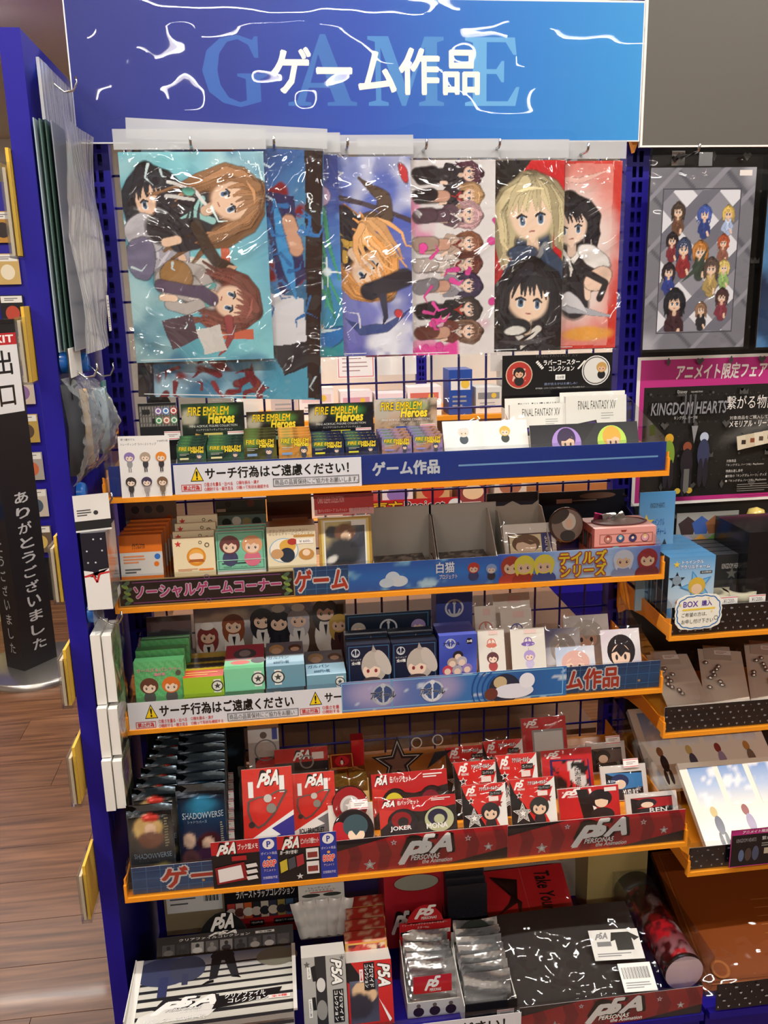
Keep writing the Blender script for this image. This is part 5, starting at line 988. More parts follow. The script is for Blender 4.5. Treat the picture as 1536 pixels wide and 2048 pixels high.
tray('black_display_box', 'black lidded display box around the two files of foil packs', 'display box', (292, 488, 1455, -.06), Z4, -.35, .012, '#101114', lambda p: p.art([('bg', '#15161a'), ('n', 4, '#3a4a58', .6, .1, 99), ('e', .6, .8, .2, .1, 0, '#4a2a40', .4, .5)], 20), None, slope=.62)
def bracelet(c2):
    def f(p):
        p.rect(0, 0, 1, 1, '#cf2f26').poly([(0, 0), (1, 0), (1, .48), (.0, .12)], '#ecebe8').poly([(0, 0), (1, 0), (1, .42), (.55, .28), (.72, .2), (0, .05)], c2); P5A(p, .3, .8, .72, .97, sub=False)
        p.rect(.12, .66, .22, .85, '#f0efec').rect(.74, .7, .84, .9, '#f0efec'); p.text('IJOU BRACELET', .12, .05, .7, .15, '#1c1a1e', .04)
        pts = [(.12, .62), (.1, .5), (.16, .38), (.28, .3), (.42, .34), (.52, .4), (.62, .46), (.78, .62), (.88, .72)]; p.line(pts, .025, '#5a4c48').line([(.12, .62), (.3, .66), (.5, .66), (.7, .72), (.88, .72)], .02, '#6a5a52').circ(.5, .64, .05, '#c9c4bc', 10).circ(.56, .52, .06, '#8a867c', 10).circ(.16, .34, .04, '#3a2c2c', 8)
    return f
for k, (l, r, tp, Y, c2, lb) in enumerate([(482, 583, 1536, -.27, '#33328c', 'with a blue corner'), (583, 668, 1545, -.25, '#77767a', 'with a grey corner')]):
    t = card('bracelet_pack', 'red bracelet card %s in a clear bag on the fourth shelf' % lb, 'bracelet', (l, r, tp, Y), Z4+.012, bracelet(c2), lean=.3, bag=61+k, m='gloss')
    p = Pr(t['w']*.9, .014, Matrix.Translation((-t['w']*.4, -.004, -.009))); p.rect(0, 0, 1, 1, '#efeeea').lines(.05, .2, .6, .8, 2, '#777').rect(.8, .1, .98, .9, '#3a4c9c'); obj('lower_label', p.mb, 'paper', t)
for k, (l, r, tp, Y, lb) in enumerate([(494, 556, 1446, -.1, 'white-topped key pouch card at the back'), (548, 655, 1496, -.14, 'red and black strap card behind the bracelets')]):
    t = card('strap_card', lb + ', fourth shelf', 'strap', (l, r, tp, Y), Z4+.01, (lambda p: p.rect(0, 0, 1, 1, '#b8aca4').rect(0, .72, 1, 1, '#dcd9d4').circ(.5, .82, .05, '#6a5a50').rect(.78, .75, .95, .92, '#3a4c9c').rect(.2, 0, 1, .5, '#1e1a1c').ell(.55, .38, .35, .12, '#b8282c').ring(.55, .6, .16, .02, '#777')) if k == 0 else (lambda p: (p.rect(0, 0, 1, 1, '#b8241f'), p.rect(0, 0, 1, .72, '#201a1e'), P5A(p, .35, .78, .65, .95, sub=False), p.rect(.7, .76, .92, .9, '#e8dcd4'), p.ring(.6, .72, .14, .03, '#8a8680'))), lean=.2, bag=65+k)
def redgold(p): p.rect(0, 0, 1, 1, '#7c1c1c').frame(.03, .03, .97, .97, .06, '#c08a3a').ell(.5, .5, .3, .35, '#b8242a').poly([(.4, .35), (.5, .75), (.62, .35)], '#2a1416').ell(.5, .4, .06, .16, '#e0cfc0')
for k in range(3):
    c = AY(682, 1512+24*k, -.14-.035*k); t = thing('chocolate_box', 'small red and gold emblem box in the narrow row, %s' % ['rearmost', 'middle', 'nearest'][k], 'box', (c[0], -.16-.034*k, Z4+.05-.008*k), (.5, 0, 0), 'red and gold emblem boxes')
    obj('body', MB().box(-.021, 0, 0, .021, .03, .022, '#a8742c'), 'gloss', t); p = Pr(.042, .03, Matrix.Translation((-.021, 0, .022)) @ Matrix.Rotation(-math.pi/2, 4, 'X')); redgold(p); obj('top_print', p.mb, 'gloss', t)
carton('tall_red_box', 'tall narrow red box with a white and blue corner mark on the fourth shelf', 'box', (702, 727, 1480, -.13), Z4+.0, .03, '#b81f26', lambda p: p.rect(0, 0, 1, 1, '#b81f26').rect(.2, .03, .95, .18, '#ecebe6').circ(.6, .1, .05, '#2f44a0').rect(0, 0, 1, .02, '#c8a048'), lean=.1, m='gloss')
for k, (l, r, tp, Y) in enumerate([(660, 698, 1572, -.235), (700, 735, 1562, -.225)]):
    carton('gold_box', '%s of the two flat gold boxes under the round badges' % ['left', 'right'][k], 'box', (l, r, tp, Y), Z4, .05, '#b88a34', lambda p: p.art([('bg', '#c49a40'), ('n', 4, '#e8cf8a', .5, .2, 12)], 6), m='foil')
for k, (cx, cy, Y, lb, ops) in enumerate([(700, 1610, -.27, 'red round badge with a pale grey round motif', 0), (707, 1662, -.325, 'black and red round badge with teal hair', 1)]):
    def a0(p): p.circ(.5, .5, .47, '#8f1c22').circ(.5, .48, .27, '#c8c0ba').circ(.5, .48, .2, '#b0a8a2').star(.5, .48, .15, '#e8e0d8')
    def a1(p): p.circ(.5, .5, .47, '#1c1a1f').ell(.22, .45, .2, .3, '#b0242e', ang=20).ell(.55, .62, .3, .26, '#3a5058').ell(.56, .42, .2, .16, '#ecd0b4').poly([(.34, .5), (.55, .72), (.8, .48), (.65, .5), (.55, .4), (.46, .52)][::-1], '#3a5058')
    badge('button_badge', lb + ' on the fourth shelf', (cx, cy, Y, .0335 if k else .031), Z4, '#222', '#2a1a1c', a0 if k == 0 else a1, lean=.5)
    c = AY(cx, cy+8, Y); t = thing('badge_bag', 'clear bag with white backing around the %s' % ['red badge', 'teal-haired badge'][k], 'bag', (c[0], Y+.012, c[2]-.04), (-.5, 0, 0))
    obj('backing', MB().box(-.037, .008, 0, .037, .009, .075, '#d9cfc4' if k else '#c8a058'), 'paper', t); obj('film', film_grid(.078, .085, .006, 70+k, .002, y=-.009), 'film', t)
    if k: sticker(t, .0, .066, .028, -.011)
def starsheet(p):
    pass
c = AY(812, 1545, -.16); t = thing('star_sheet', 'clear sheet with a large black outlined star standing at the back of the fourth shelf', 'sheet', (c[0], -.17, Z4+.02), (-.2, 0, 0))
obj('sheet', MB().box(-.075, 0, 0, .085, .0008, .1), 'film', t); p = Pr(.16, .1, Matrix.Translation((-.075, 0, 0))); p.star(.38, .45, .5, '#1c1a1c').star(.38, .45, .42, '#b0a49a').star(.38, .45, .38, '#2a2224').star(.38, .45, .26, '#6a4a40').poly([(.7, .3), (1, .62), (.8, .6)], '#20242c').ring(.6, .8, .1, .02, '#c8bcb0').ring(.84, .82, .1, .02, '#c8bcb0'); obj('print', p.mb, 'gloss', t)
def badgeset(v):
    def f(p):
        p.rect(0, 0, 1, 1, '#2a2628').poly([(0, 1), (1, 1), (1, .72), (.55, .6), (0, .75)], '#b8262a').poly([(0, .75), (.3, .66), (0, .2)], '#c8322c'); P5A(p, .04, .8, .2, .96, sub=False); p.text('缶バッジセット', .24, .82, .52, .94, '#f0eee8', .03, .1).lines(.68, .86, .95, .95, 2, '#f0e8e0')
        for cx, c1, c2, nm in (((.3, '#d8c83a', '#8a7a70', ''), (.78, '#7a2030', '#d8b8a0', 'PANTHER')) if v == 0 else ((.3, '#8a1c22', '#26242a', 'JOKER'), (.77, '#2a2840', '#b8b890', 'MONA'))): p.ell(cx, .36, .2, .36, '#100e10', 28).ell(cx, .36, .19, .34, c2 if v else '#2a2426', 28).ell(cx-.02, .42, .13, .22, c1).ell(cx, .36, .07, .13, c2); (nm and p.text(nm, cx-.17, .12, cx+.1, .26, '#ece8e2', .04))
    return f
for k, (l, r, tp, Y) in enumerate([(742, 893, 1543, -.22), (757, 910, 1594, -.3)]):
    card('badge_set', 'red and black card with a pair of round badges, %s, fourth shelf' % ['behind', 'in front'][k], 'badge set', (l, r, tp, Y), Z4, badgeset(k), lean=.45, bag=75+k, m='badge')
def akst(hair, skin=1):
    def f(p):
        p.rect(0, 0, 1, 1, '#cf2a26').poly([(0, 1), (0, 0), (.55, 0), (.3, .45), (.1, .72)][::-1], '#1a181b').poly([(1, 1), (.8, .82), (.7, .35), (.86, 0), (1, 0)], '#eceae4').poly([(.42, .62), (1, .98), (.9, .5)], '#eceae4').poly([(.42, .66), (.95, .8), (.8, .44)], '#cf2a26'); P5(p, .1, .76, .32, .97)
        p.text('アクリルキーホルダー', .4, .86, .84, .94, '#f4f2ee', .03, .1, '#2a2628', .05).rect(.62, .74, .9, .83, '#1a181b').text('コレクション', .64, .76, .88, .81, '#f0eee8')
        for rr, c in ((.2, '#f0eee8'), (.17, '#1a181b'), (.14, '#f0eee8'), (.11, '#1a181b'), (.08, '#f0eee8')): p.star(.25, .28, rr*1.15, c)
        p.star(.2, .66, .08, '#f0eee8').star(.2, .66, .05, '#1a181b').star(.82, .56, .1, '#8a161c'); fig(p, .62, .4, .2, hair, '#e8c8aa', '#26242a', 1.); p.rect(.6, .62, .82, .72, '#f0dcd4')
    return f
AK = [(890, 972, 1492, -.15, '#4a4448', 'rear left'), (906, 995, 1522, -.22, '#2a2c30', 'middle left'), (922, 1010, 1568, -.29, '#26262c', 'front left'), (964, 1044, 1480, -.15, '#6a5a4a', 'rear right'), (990, 1072, 1508, -.22, '#5a5a3c', 'middle right'), (1018, 1108, 1556, -.29, '#2a2e2c', 'front right')]
for k, (l, r, tp, Y, hc, lb) in enumerate(AK):
    card('keychain_card', 'red, black and white star keychain card on the fourth shelf, %s of six' % lb, 'keychain', (l, r, tp, Y), Z4, akst(hc), lean=.35, bag=81+k, m='gloss', group='star keychain cards')
def note(v):
    def f(p):
        p.rect(0, 0, 1, 1, '#c22329'); P5(p, .1 if v < 2 else .06, .82 if v < 2 else .74, .36, .97); p.star(.08, .9, .04, '#e8c8c4')
        if v == 0: p.rect(.22, .0, .92, .78, '#9a9a98').rect(.26, .0, .9, .74, '#d8d6d2').ell(.55, .15, .2, .2, '#3a3638')
        if v == 1: p.poly([(.14, 0), (.95, 0), (.92, .76), (.16, .8)], '#23215c').art([('bg', '#c9252b'), ('p', [(.4, 1), (.8, 1), (1, .1), (.5, .4)], '#dcd8d4'), ('n', 6, '#1c181a', .58, .05, 88), ('e', .1, .2, .3, .4, 0, '#1c1a1e', .1, .3)], 20, box=(.2, .02, .9, .76)).text('JUSTICE HAS PREVAILED.', .6, .14, .74, .72, '#1c1a1c', .03, rot=-90)
        if v == 2: p.poly([(.4, 0), (.62, 0), (.48, .95), (.3, .95)], '#1a181b').poly([(.6, 0), (.66, 0), (.54, .95), (.5, .95)], '#ece8e4'); p.ell(.68, .66, .2, .25, '#1e1c22').ell(.7, .56, .11, .16, '#ecd2b4').poly([(.5, .6), (.68, .8), (.86, .56), (.7, .64)][::-1], '#1e1c22').ell(.7, .2, .2, .2, '#232026').rect(.76, .84, .96, .95, '#f0e4dc')
    return f
for k, (l, r, tp, Y, lb) in enumerate([(1042, 1130, 1434, -.1, 'grey window picture, rearmost'), (1082, 1182, 1498, -.19, 'slanted newspaper print, middle'), (1116, 1236, 1574, -.28, 'black-haired picture, front')]):
    card('notebook', 'red notebook with a %s on the fourth shelf' % lb, 'notebook', (l, r, tp, Y), Z4, note(k), lean=.35, thick=.006, bag=91+k, m='gloss')
def pas(bg, hair, nm):
    return lambda p: (p.rect(0, 0, 1, 1, '#d8cfc8'), p.rect(.1, .06, .9, .8, '#1d1b20'), p.poly([(.1, .8), (.5, .55), (.2, .3), (.9, .35), (.9, .75)], bg), p.star(.8, .3, .1, '#8a8688'), p.ell(.4, .55, .2, .2, hair), p.ell(.41, .46, .12, .13, '#ecd2b8'), p.ell(.42, .16, .18, .14, '#2a2a30'), nm and p.text(nm, .45, .1, .78, .3, '#e8e6e2', .03))
for k, (l, r, tp, Y, bg, hc, nm, lb) in enumerate([(1172, 1248, 1484, -.13, '#6a5a54', '#3a3430', '', 'brown and grey'), (1200, 1290, 1530, -.22, '#3a7ab4', '#26305a', 'YUSUKE', 'blue'), (1250, 1352, 1585, -.3, '#a8242a', '#26242a', 'REN', 'dark red')]):
    t = card('pass_case', '%s pass case in a clear bag, right end of fourth shelf' % lb, 'pass case', (l, r, tp, Y), Z4, pas(bg, hc, nm), lean=.4, thick=.004, bag=97+k, m='gloss')
    if k < 2: sticker(t, .0, t['h']*.92, .028, -.004)
    obj('bag_shell', MB().prism([(-.002, .001), (-.002, t['h']*1.15), (.05, t['h']*.9), (.05, .024)], t['w']*.56, t['w']*.57, axis='x'), 'acrylic', t)
# ------------------------------------------------------------------ bottom deck
Z0 = TOPZ[0]
strip('white warning notice on the bottom deck front, cut by the picture edge', 0, 560, 1041, warn, 2035, (.006, .054), .004, 'notice', 'warning_notice')
strip('red star-pattern strip with a white angular wordmark on the bottom deck', 0, 1040, 1404, p5strip, 2000, (.006, .058))
def lab(p): p.rect(0, 0, 1, 1, '#8f8060').rect(.04, .35, .96, 1, '#dcdad4').lines(.1, .45, .55, .92, 6, '#555', .3); [p.rect(.66+.02*k, y, .666+.02*k+.006*(k % 3), y+.16, '#222') for y in (.5, .76) for k in range(12)]; p.text('クリアファイルコレクション', .3, .8, .58, .86, '#444')
carton('cardboard_box', 'brown cardboard box with a white barcode label at the back left of the deck', 'box', (322, 445, 1742, -.13), Z0, .12, '#8f8060', lab)
def rubber(p):
    p.rect(0, 0, 1, 1, '#1a181a').rect(0, 0, 1, .35, '#a81f24').text('ラバーストラップコレクション', .15, .56, .88, .68, '#e8e4de', .03, .1); P5A(p, .3, .74, .7, .98, sub=False)
    for k in range(9): p.rect(.03+.105*k, .26, .125+.105*k, .5, ['#b03a30', '#c8a89a', '#c8602c', '#2a282c', '#c8bca8', '#3a3a4a', '#9a8a4a', '#4a6a8a', '#34343c'][k]); p.circ(.078+.105*k, .36, .07, ['#e8dcd0', '#6a3a30', '#e8e0d0', '#d8c8b8', '#2a2a2c', '#d8c8b0', '#3a3438', '#2a2c38', '#c8b8a8'][k], 10)
    p.rect(.3, .14, .48, .22, '#1a181a').rect(.6, .14, .95, .22, '#1a181a').text('1個500円+税', .32, .16, .46, .2, '#e8e4de').text('1BOX入り 4,500円+税', .62, .16, .93, .2, '#e8e4de')
carton('strap_collection_box', 'black and red strap collection box standing behind the file display', 'box', (444, 606, 1735, -.15), Z0, .08, '#1a181a', rubber)
def filepanel(p):
    p.rect(0, 0, 1, 1, '#1b1b1d').text('クリアファイルコレクション', .16, .72, .68, .84, '#dcdad6', .03, .05).rect(.72, .74, .86, .85, '#e4e2de').text('全9種', .74, .76, .84, .83, '#222', .03); P5A(p, .38, .86, .58, 1.02, sub=False)
    for k in range(9): p.rect(.04+.105*k, .12, .13+.105*k, .62, ['#4a4a4c', '#2c2c2f', '#9a9894', '#5a5856', '#8c8a88', '#4c4c50', '#3a3a3c', '#55535a', '#464448'][k]); p.circ(.085+.105*k, .46, .1, ['#232326', '#3a3a3c', '#2a2a2c', '#8a8680', '#222', '#1c1c1e', '#6a6864', '#3a3638', '#45424a'][k]); p.ell(.085+.105*k, .24, .035, .14, ['#6a6866', '#222', '#c8c6c0', '#8c8884', '#26262a', '#1f1f22', '#aaa6a0', '#c0bcb8', '#5a5654'][k])
loc_, w_, h_ = locate((300, 590, 1850, -.235), Z0)
card('portrait_display_card', 'black panel with nine small grey portraits behind the crosswalk box', 'display panel', (314, 588, 1862, -.243), .326, filepanel, lean=.75, lift=0, m='gloss', back='#1b1b1d')
c = AY(446, 1852, -.238); t = thing('round_tab_card', 'black round-topped tab with a white wordmark above the nine portraits', 'display panel', (c[0], -.238, c[2]-.008), (-.15, 0, 0))
obj('tab', MB().prism([(-.04+.08*k/14, .034*math.sin(math.pi*k/14)**.7-.002) for k in range(15)][::-1], 0, .0015, '#1b1b1d'), 'gloss', t); p = Pr(.08, .034, Matrix.Translation((-.04, -.0002, 0))); P5A(p, .24, .1, .72, .85, sub=False); obj('print', p.mb, 'gloss', t)
def crosswalk(p):
    p.art([('grad', -90, '#5a5f78', '#b9b6ac', '#cfccc2', '#b8b5ab')], 6)
    for k in range(9): y = .8-.09*k-.004*k*k; p.poly([(.0, y-.012-.003*k), (1, y+.03-.003*k), (1, y+.055), (0, y+.015+.002*k)], '#26262a')
    p.ell(.15, .78, .2, .22, '#3a3f5c').ell(.3, .8, .12, .2, '#3c4054').ell(.9, .85, .14, .15, '#6a665a').rect(.12, .4, .18, .7, '#33385c').rect(.27, .55, .31, .72, '#363a52')
    p.poly([(.46, .99), (.535, .99), (.5, .6), (.45, .58)], '#232327').poly([(.52, .99), (.6, .99), (.645, .62), (.595, .62)], '#26262a').ell(.53, .95, .08, .08, '#222226').poly([(.4, .52), (.48, .54), (.48, .58), (.44, .57)], '#16161a').poly([(.59, .6), (.66, .57), (.64, .62)], '#16161a')
    p.poly([(.0, .02), (.46, .06), (.56, .26), (.3, .36), (.02, .14)], '#d8d6d0'); P5A(p, .1, .14, .5, .36, '#eceae6', '#26262a'); p.poly([(.48, .14), (.9, .24), (.93, .36), (.52, .32)], '#1a1a1d').text('クリアファイル', .56, .27, .82, .34, '#e8e6e2', .03, .1).text('コレクション', .58, .2, .84, .265, '#e8e6e2', .03, .1).rect(.84, .2, .98, .25, '#e8dcd8').text('全9種', .86, .21, .96, .245, '#c8302c', .03)
    p.text('1パック：350円+税', .06, .03, .44, .09, '#e8e6e2', .02)
# open tray of flat files: seen from above, tilted
a = AY(300, 2030, -.42); b = AY(588, 1990, -.42)
t = thing('file_display_box', 'large tilted box with a grey crosswalk photograph and white lettering, front left of the deck', 'display box', (.125, -.424, .343), (-1.47, 0, .0))
W_, H_ = .242, .127
obj('box', MB().box(-W_/2, .001, 0, W_/2, .066, H_, '#d6d3cb'), 'carton', t)
p = Pr(W_, H_, Matrix.Translation((-W_/2, 0.001, 0))); crosswalk(p); obj('front_print', p.mb, 'gloss', t)
obj('side_flap', MB().prism([(0, 0), (.012, H_), (.0, H_*1.02), (-.016, 0)], -W_/2-.0135, -W_/2-.012, '#e0ddd4', 'x').box(-W_/2-.012, 0, 0, -W_/2, .001, H_, '#e4e1da'), 'carton', t); obj('side_flap', MB().box(W_/2, -.003, 0, W_/2+.006, .001, H_, '#d8d5ce'), 'carton', t)
def masc(p): p.rect(0, 0, 1, 1, '#cfcdc6').text('トレーディング', .22, .92, .7, .96, '#2a2a2a', .02).text('アクリルマスコット', .14, .87, .8, .91, '#2a2a2a', .02).rect(.25, .845, .75, .862, '#b8302c').ell(.27, .8, .2, .035, '#2c302c').ell(.73, .8, .2, .035, '#2c302c').art([('grad', -90, '#c8c6bf', '#d6d4cd', '#a09c94', '#8a867e')], 6, 10, (.02, .02, .98, .74))
t = carton('mascot_box', 'pale box with a clear window of bagged mascots and a pair of dark ovals', 'box', (596, 688, 1768, -.2), Z0+.03, .03, '#b8b5ad', masc, lean=.25)
for k in range(5):
    o_ = MB().grid(lambda u, v: ((u-.5)*.022, -.006*math.sin(3.14*u)-.002*math.sin(v*17), v*.065), 5, 9, '#e0ddd6'); obj('mascot_bag', o_, 'gloss', t, Matrix.Translation((-t['w']*.38+t['w']*.19*k, -.003, .006)) @ Matrix.Rotation(.12*(k-2), 4, 'Y'))
for k in range(4):
    t = carton('comic_box', 'small red comic-print box in the stepped row, %s' % ['nearest, with a price sticker', 'second from the front', 'third from the front', 'rearmost'][k], 'box', (690+2*k, 774-2*k, 1884-24*k, -.335+.04*k), Z0, .03, '#b8302c', lambda p: (p.art([('bg', '#c03a30'), ('n', 7, '#e8c8a8', .58, .05, 120), ('n', 5, '#6ab0c0', .64, .05, 124), ('n', 6, '#5a1a1c', .6, .05, 128), ('e', .8, .75, .15, .12, 0, '#2a2422', .1)], 22), p.frame(0, 0, 1, 1, .03, '#e0a850')), lean=.05, group='red comic-print boxes', topart=lambda p: p.art([('bg', '#b8362c'), ('n', 5, '#d8b090', .6, .06, 131)], 10))
    if k == 0: sticker(t, .0, .03, .03, -.003)
def brom(v):
    def f(p):
        if v == 0:
            p.rect(0, 0, 1, 1, '#a8a6a0').rect(.3, 0, .55, 1, '#2a2a2c').ell(.42, .6, .1, .1, '#cfcdc8').ell(.42, .25, .12, .14, '#8a8884').star(.12, .9, .05, '#555').star(.92, .95, .04, '#666').poly([(.2, .86), (.3, .88), (.34, .66), (.24, .66)], '#1c1c1e').rect(.12, .7, .2, .86, '#ecebe6').text('150円+税', .14, .72, .18, .85, '#333', .02, rot=-90).poly([(.2, .44), (.28, .44), (.3, .26), (.22, .26)], '#1c1c1e').rect(.12, .16, .2, .42, '#ecebe6').text('3,600円+税', .14, .18, .18, .4, '#333', .02, rot=-90).text('P5A', .68, .6, .9, .94, '#f0eee8', .06, .3, '#222', .05, rot=-90).rect(.68, .06, .92, .52, '#1c1c1e').text('ブロマイド', .82, .08, .9, .5, '#eae8e2', .04, rot=-90).text('コレクション', .71, .08, .79, .5, '#eae8e2', .04, rot=-90)
        else:
            p.rect(0, 0, 1, 1, '#bf2a28').poly([(0, 1), (.1, 1), (.45, .6), (.3, .5), (0, .7)], '#1e1c1f').art([('grad', -90, '#5a5f74', '#3a3844', '#4a4c60'), ('e', .5, .7, .45, .25, -30, '#d8b48c', .06, .2), ('e', .3, .4, .5, .3, 0, '#34303a', .2, .3), ('e', .65, .8, .12, .08, 0, '#5a4a40', .2)], 20, box=(.05, .02, .68, .7)).text('P5A', .7, .58, .95, .94, '#f2f0ea', .06, .3, '#222', .05, rot=-90).rect(.38, .54, .62, .98, '#1c1a1c').text('ブロマイド', .5, .58, .6, .95, '#eee', .03, rot=-90).text('コレクション', .4, .58, .48, .95, '#eee', .03, rot=-90).rect(.28, .68, .36, .88, '#ece4e0').text('全24種', .3, .7, .34, .86, '#c8302c', .03, rot=-90).poly([(.68, .4), (.9, .1), (.74, .34), (.95, .04), (.9, .0)], '#f0eee8')
    return f
for k, (l, r, tp) in enumerate([(602, 690, 1912), (692, 782, 1922)]):
    carton('bromide_box', '%s photo card box with sideways lettering on the deck' % ['grey', 'red'][k], 'box', (l, r, tp, -.375), Z0, .045, '#9a9892' if k == 0 else '#b02a28', brom(k), lean=.3, top='#d8d5ce')
def redhole(p): p.rect(0, 0, 1, 1, '#a01c26').text('パペット', .45, .93, .75, .96, '#5a1018', .02).ell(.28, .93, .12, .03, '#8a3a40').lines(.35, .88, .8, .92, 2, '#6a1018', .4).rect(.7, .86, .9, .9, '#e0a8a0').ell(.5, .75, .36, .1, '#7a141c', 30).ell(.5, .75, .34, .092, '#8f9080', 30); P5A(p, .1, .2, .5, .42, sub=False)
carton('red_window_box', 'tall dark red box with an oval opening at the back of the deck', 'box', (766, 896, 1722, -.22), Z0, .1, '#a01c26', redhole, lean=.12)
def p5key(p):
    p.rect(0, 0, 1, 1, '#c7c4bc'); p.rect(0, .8, 1, 1, '#c7c4bc')
t = tray('keychain_display', 'red-topped display box with a round crest tab and foil packs, centre of the deck', 'display box', (798, 902, 1808, -.3), Z0, -.385, .03, '#c7c4bc', None, lambda p: [p.rect(0, 0, 1, 1, '#c7c4bc')]+[p.circ(.2+.3*k, .35, .3, '#2c1c1e').circ(.2+.3*k, .75, .12, '#6a5a50') for k in range(3)], tab=.035, backcol='#bb2026', slope=.55)
w, h = t['w'], t['h']; p = Pr(w, h, Matrix.Translation((-w/2, .084, 0))); P5(p, .3, .8, .7, .98); p.text('トレーディングアクリルキーホルダー', .06, .73, .92, .76, '#f0e4e0').text('スターVer.', .34, .68, .58, .715, '#f0e4e0').rect(.02, .6, .98, .655, '#f0eeea').rect(.02, .6, .5, .655, '#1e1a1c').text('全9種', .06, .61, .24, .645, '#eee').text('1個650円(税抜)', .56, .61, .94, .645, '#222').text('© ATLUS', .32, .5, .66, .53, '#e8a0a0').poly([(.0, .48), (.0, .0), (1, 0), (1, .48), (.85, .42), (.66, .42), (.5, .5), (.34, .42), (.15, .42)], '#c9c6be'); obj('back_print', p.mb, 'carton', t)
FP = [(4, -.335, .1, .35), (3, -.345, .085, .4), (2, -.355, .075, .45), (1, -.365, .07, .45)]
for k, (i, Y, hh, ln) in enumerate(FP):
    s_ = thing('silver_pack', 'silver foil keychain pack in the red-topped display, %s' % ['rearmost', 'third from the front', 'second from the front', 'frontmost'][k], 'foil pack', (t.location[0]-.004+.003*k, Y, Z0+.004), (-ln, 0, .05*(k-1.5)))
    obj('pouch', MB().grid(lambda u, v: ((u-.5)*w*.86, -.004*math.sin(3.14*u)-.002*math.sin(v*23+u*5), v*hh), 9, 14, '#d8d8d8'), 'foil', s_)
p = Pr(w*.72, .034, Matrix.Translation((-w*.36, .018, .028))); p.rect(0, 0, 1, 1, '#c0262a'); P5(p, .3, .1, .7, .92); obj('front_tag', p.mb, 'gloss', t)
def blackdisp(p): p.rect(0, 0, 1, 1, '#17151a').text('キャラバッジコレクション', .25, .86, .9, .9, '#d8d6d2', .02).rect(.1, .42, .9, .56, '#b0242a'); P5A(p, .35, .44, .7, .55, sub=False)
t = tray('badge_display', 'black display box with silver foil badge packs, right of the red-topped one', 'display box', (878, 962, 1752, -.2), Z0, -.29, .06, '#17151a', blackdisp, None, slope=.8)
for k in range(6):
    s_ = thing('black_pack', 'thin black pack filed at the back of the black display, %s from the front' % ['first', 'second', 'third', 'fourth', 'fifth', 'sixth'][k], 'pack', (t.location[0], -.275+.012*k, Z0+.004), (-.1, 0, 0)); obj('pack', MB().box(-t['w']*.45, 0, 0, t['w']*.45, .004, .14+.006*k, '#232127'), 'gloss', s_)
t2 = tray('silver_pack_box', 'black and white box of silver foil packs with ten dark dots on its card', 'display box', (902, 1000, 1838, -.31), Z0, -.42, .045, '#d6d4ce', None, None, tab=.03, backcol='#3a3f3a', slope=.6, sidecol='#cfcdc6')
w, h = t2['w'], t2['h']; p = Pr(w, h, Matrix.Translation((-w/2, .109, 0))); p.rect(0, .55, 1, .82, '#c8c8c4'); [p.circ(.12+.19*k+.1*(j), .62+.1*j, .04, '#1c1c1f') for j in range(2) for k in range(5-j)]; P5(p, .08, .74, .3, .84, '#eee'); p.rect(.75, .76, .95, .81, '#555').poly([(0, .5), (1, .5), (1, .42), (.85, .36), (.66, .36), (.5, .44), (.34, .36), (.15, .36), (0, .42)][::-1], '#17161a').rect(.68, .48, .96, .54, '#f0ebe4'); obj('back_print', p.mb, 'carton', t2)
obj('front_skirt', MB().box(-w*.5, -.003, 0, w*.5, -.0015, .05, '#17161a'), 'carton', t2); sticker(t2, w*.1, .02, .028, -.006)
for k in range(7):
    s_ = thing('silver_pack', 'silver foil badge pack in the black and white box, %s from the front' % ['first', 'second', 'third', 'fourth', 'fifth', 'sixth', 'seventh'][k], 'foil pack', (t2.location[0]+.001*(k % 3), -.41+.013*k, Z0+.004), (-.3, 0, .03*((k % 3)-1)))
    obj('pouch', MB().grid(lambda u, v: ((u-.5)*w*.9, -.004*math.sin(3.14*u)-.002*math.sin(v*19+u*4+k), v*(.078+.005*k)), 9, 12, '#dadada'), 'foil', s_)
# red folded cloth pack, cardboard box, shirt pack, tumbler
t = thing('red_towel_pack', 'glossy red wrapped towel with black lettering behind the black shirt pack', 'pack', (AY(1065, 1840, -.25)[0], -.27, Z0+.025), (-1.05, 0, .02))
obj('towel', MB().grid(lambda u, v: ((u-.5)*.17, -.004*math.sin(3.14*u)*math.sin(3.14*v), v*.13), 10, 10, '#b02026').box(-.085, .001, 0, .085, .02, .13, '#9a1c22'), 'gloss', t)
p = Pr(.17, .13, Matrix.Translation((-.085, -.0048, 0))); p.poly([(.15, .9), (.35, .75), (.45, .82), (.3, .5), (.15, .35), (.32, .45), (.4, .5), (.38, .2), (.45, .5)], '#1a1416').text('Take Your', .66, .35, .82, .9, '#1a1416', .03, .2, rot=-90).line([(.52, 0), (.5, 1)], .008, '#c8504c'); obj('front_print', p.mb, 'gloss', t); obj('bag', film_grid(.18, .14, .004, 111, .002, y=-.006), 'film', t)
card('cream_bag', 'cream wrapped cloth with faint dark script standing behind the red towel', 'pack', (968, 1160, 1700, -.13), Z0, lambda p: p.rect(0, 0, 1, 1, '#a8988a').poly([(.1, .86), (.18, .9), (.25, .85), (.2, .78), (.12, .8)], '#3a2a28').text('Your', .45, .84, .62, .9, '#3a2a28', .0, .3).text('Heart', .48, .74, .66, .82, '#3a2a28', .0, .3).ell(.8, .82, .06, .08, '#8a3a38'), lean=.1, bag=113, thick=.02)
carton('plain_cardboard_box', 'plain tan cardboard box at the back right of the deck', 'box', (1180, 1300, 1640, -.2), Z0, .1, '#a8925c', lambda p: p.rect(.02, .02, .14, .14, '#ecebe4').circ(.08, .08, .03, '#4a3c8c'))
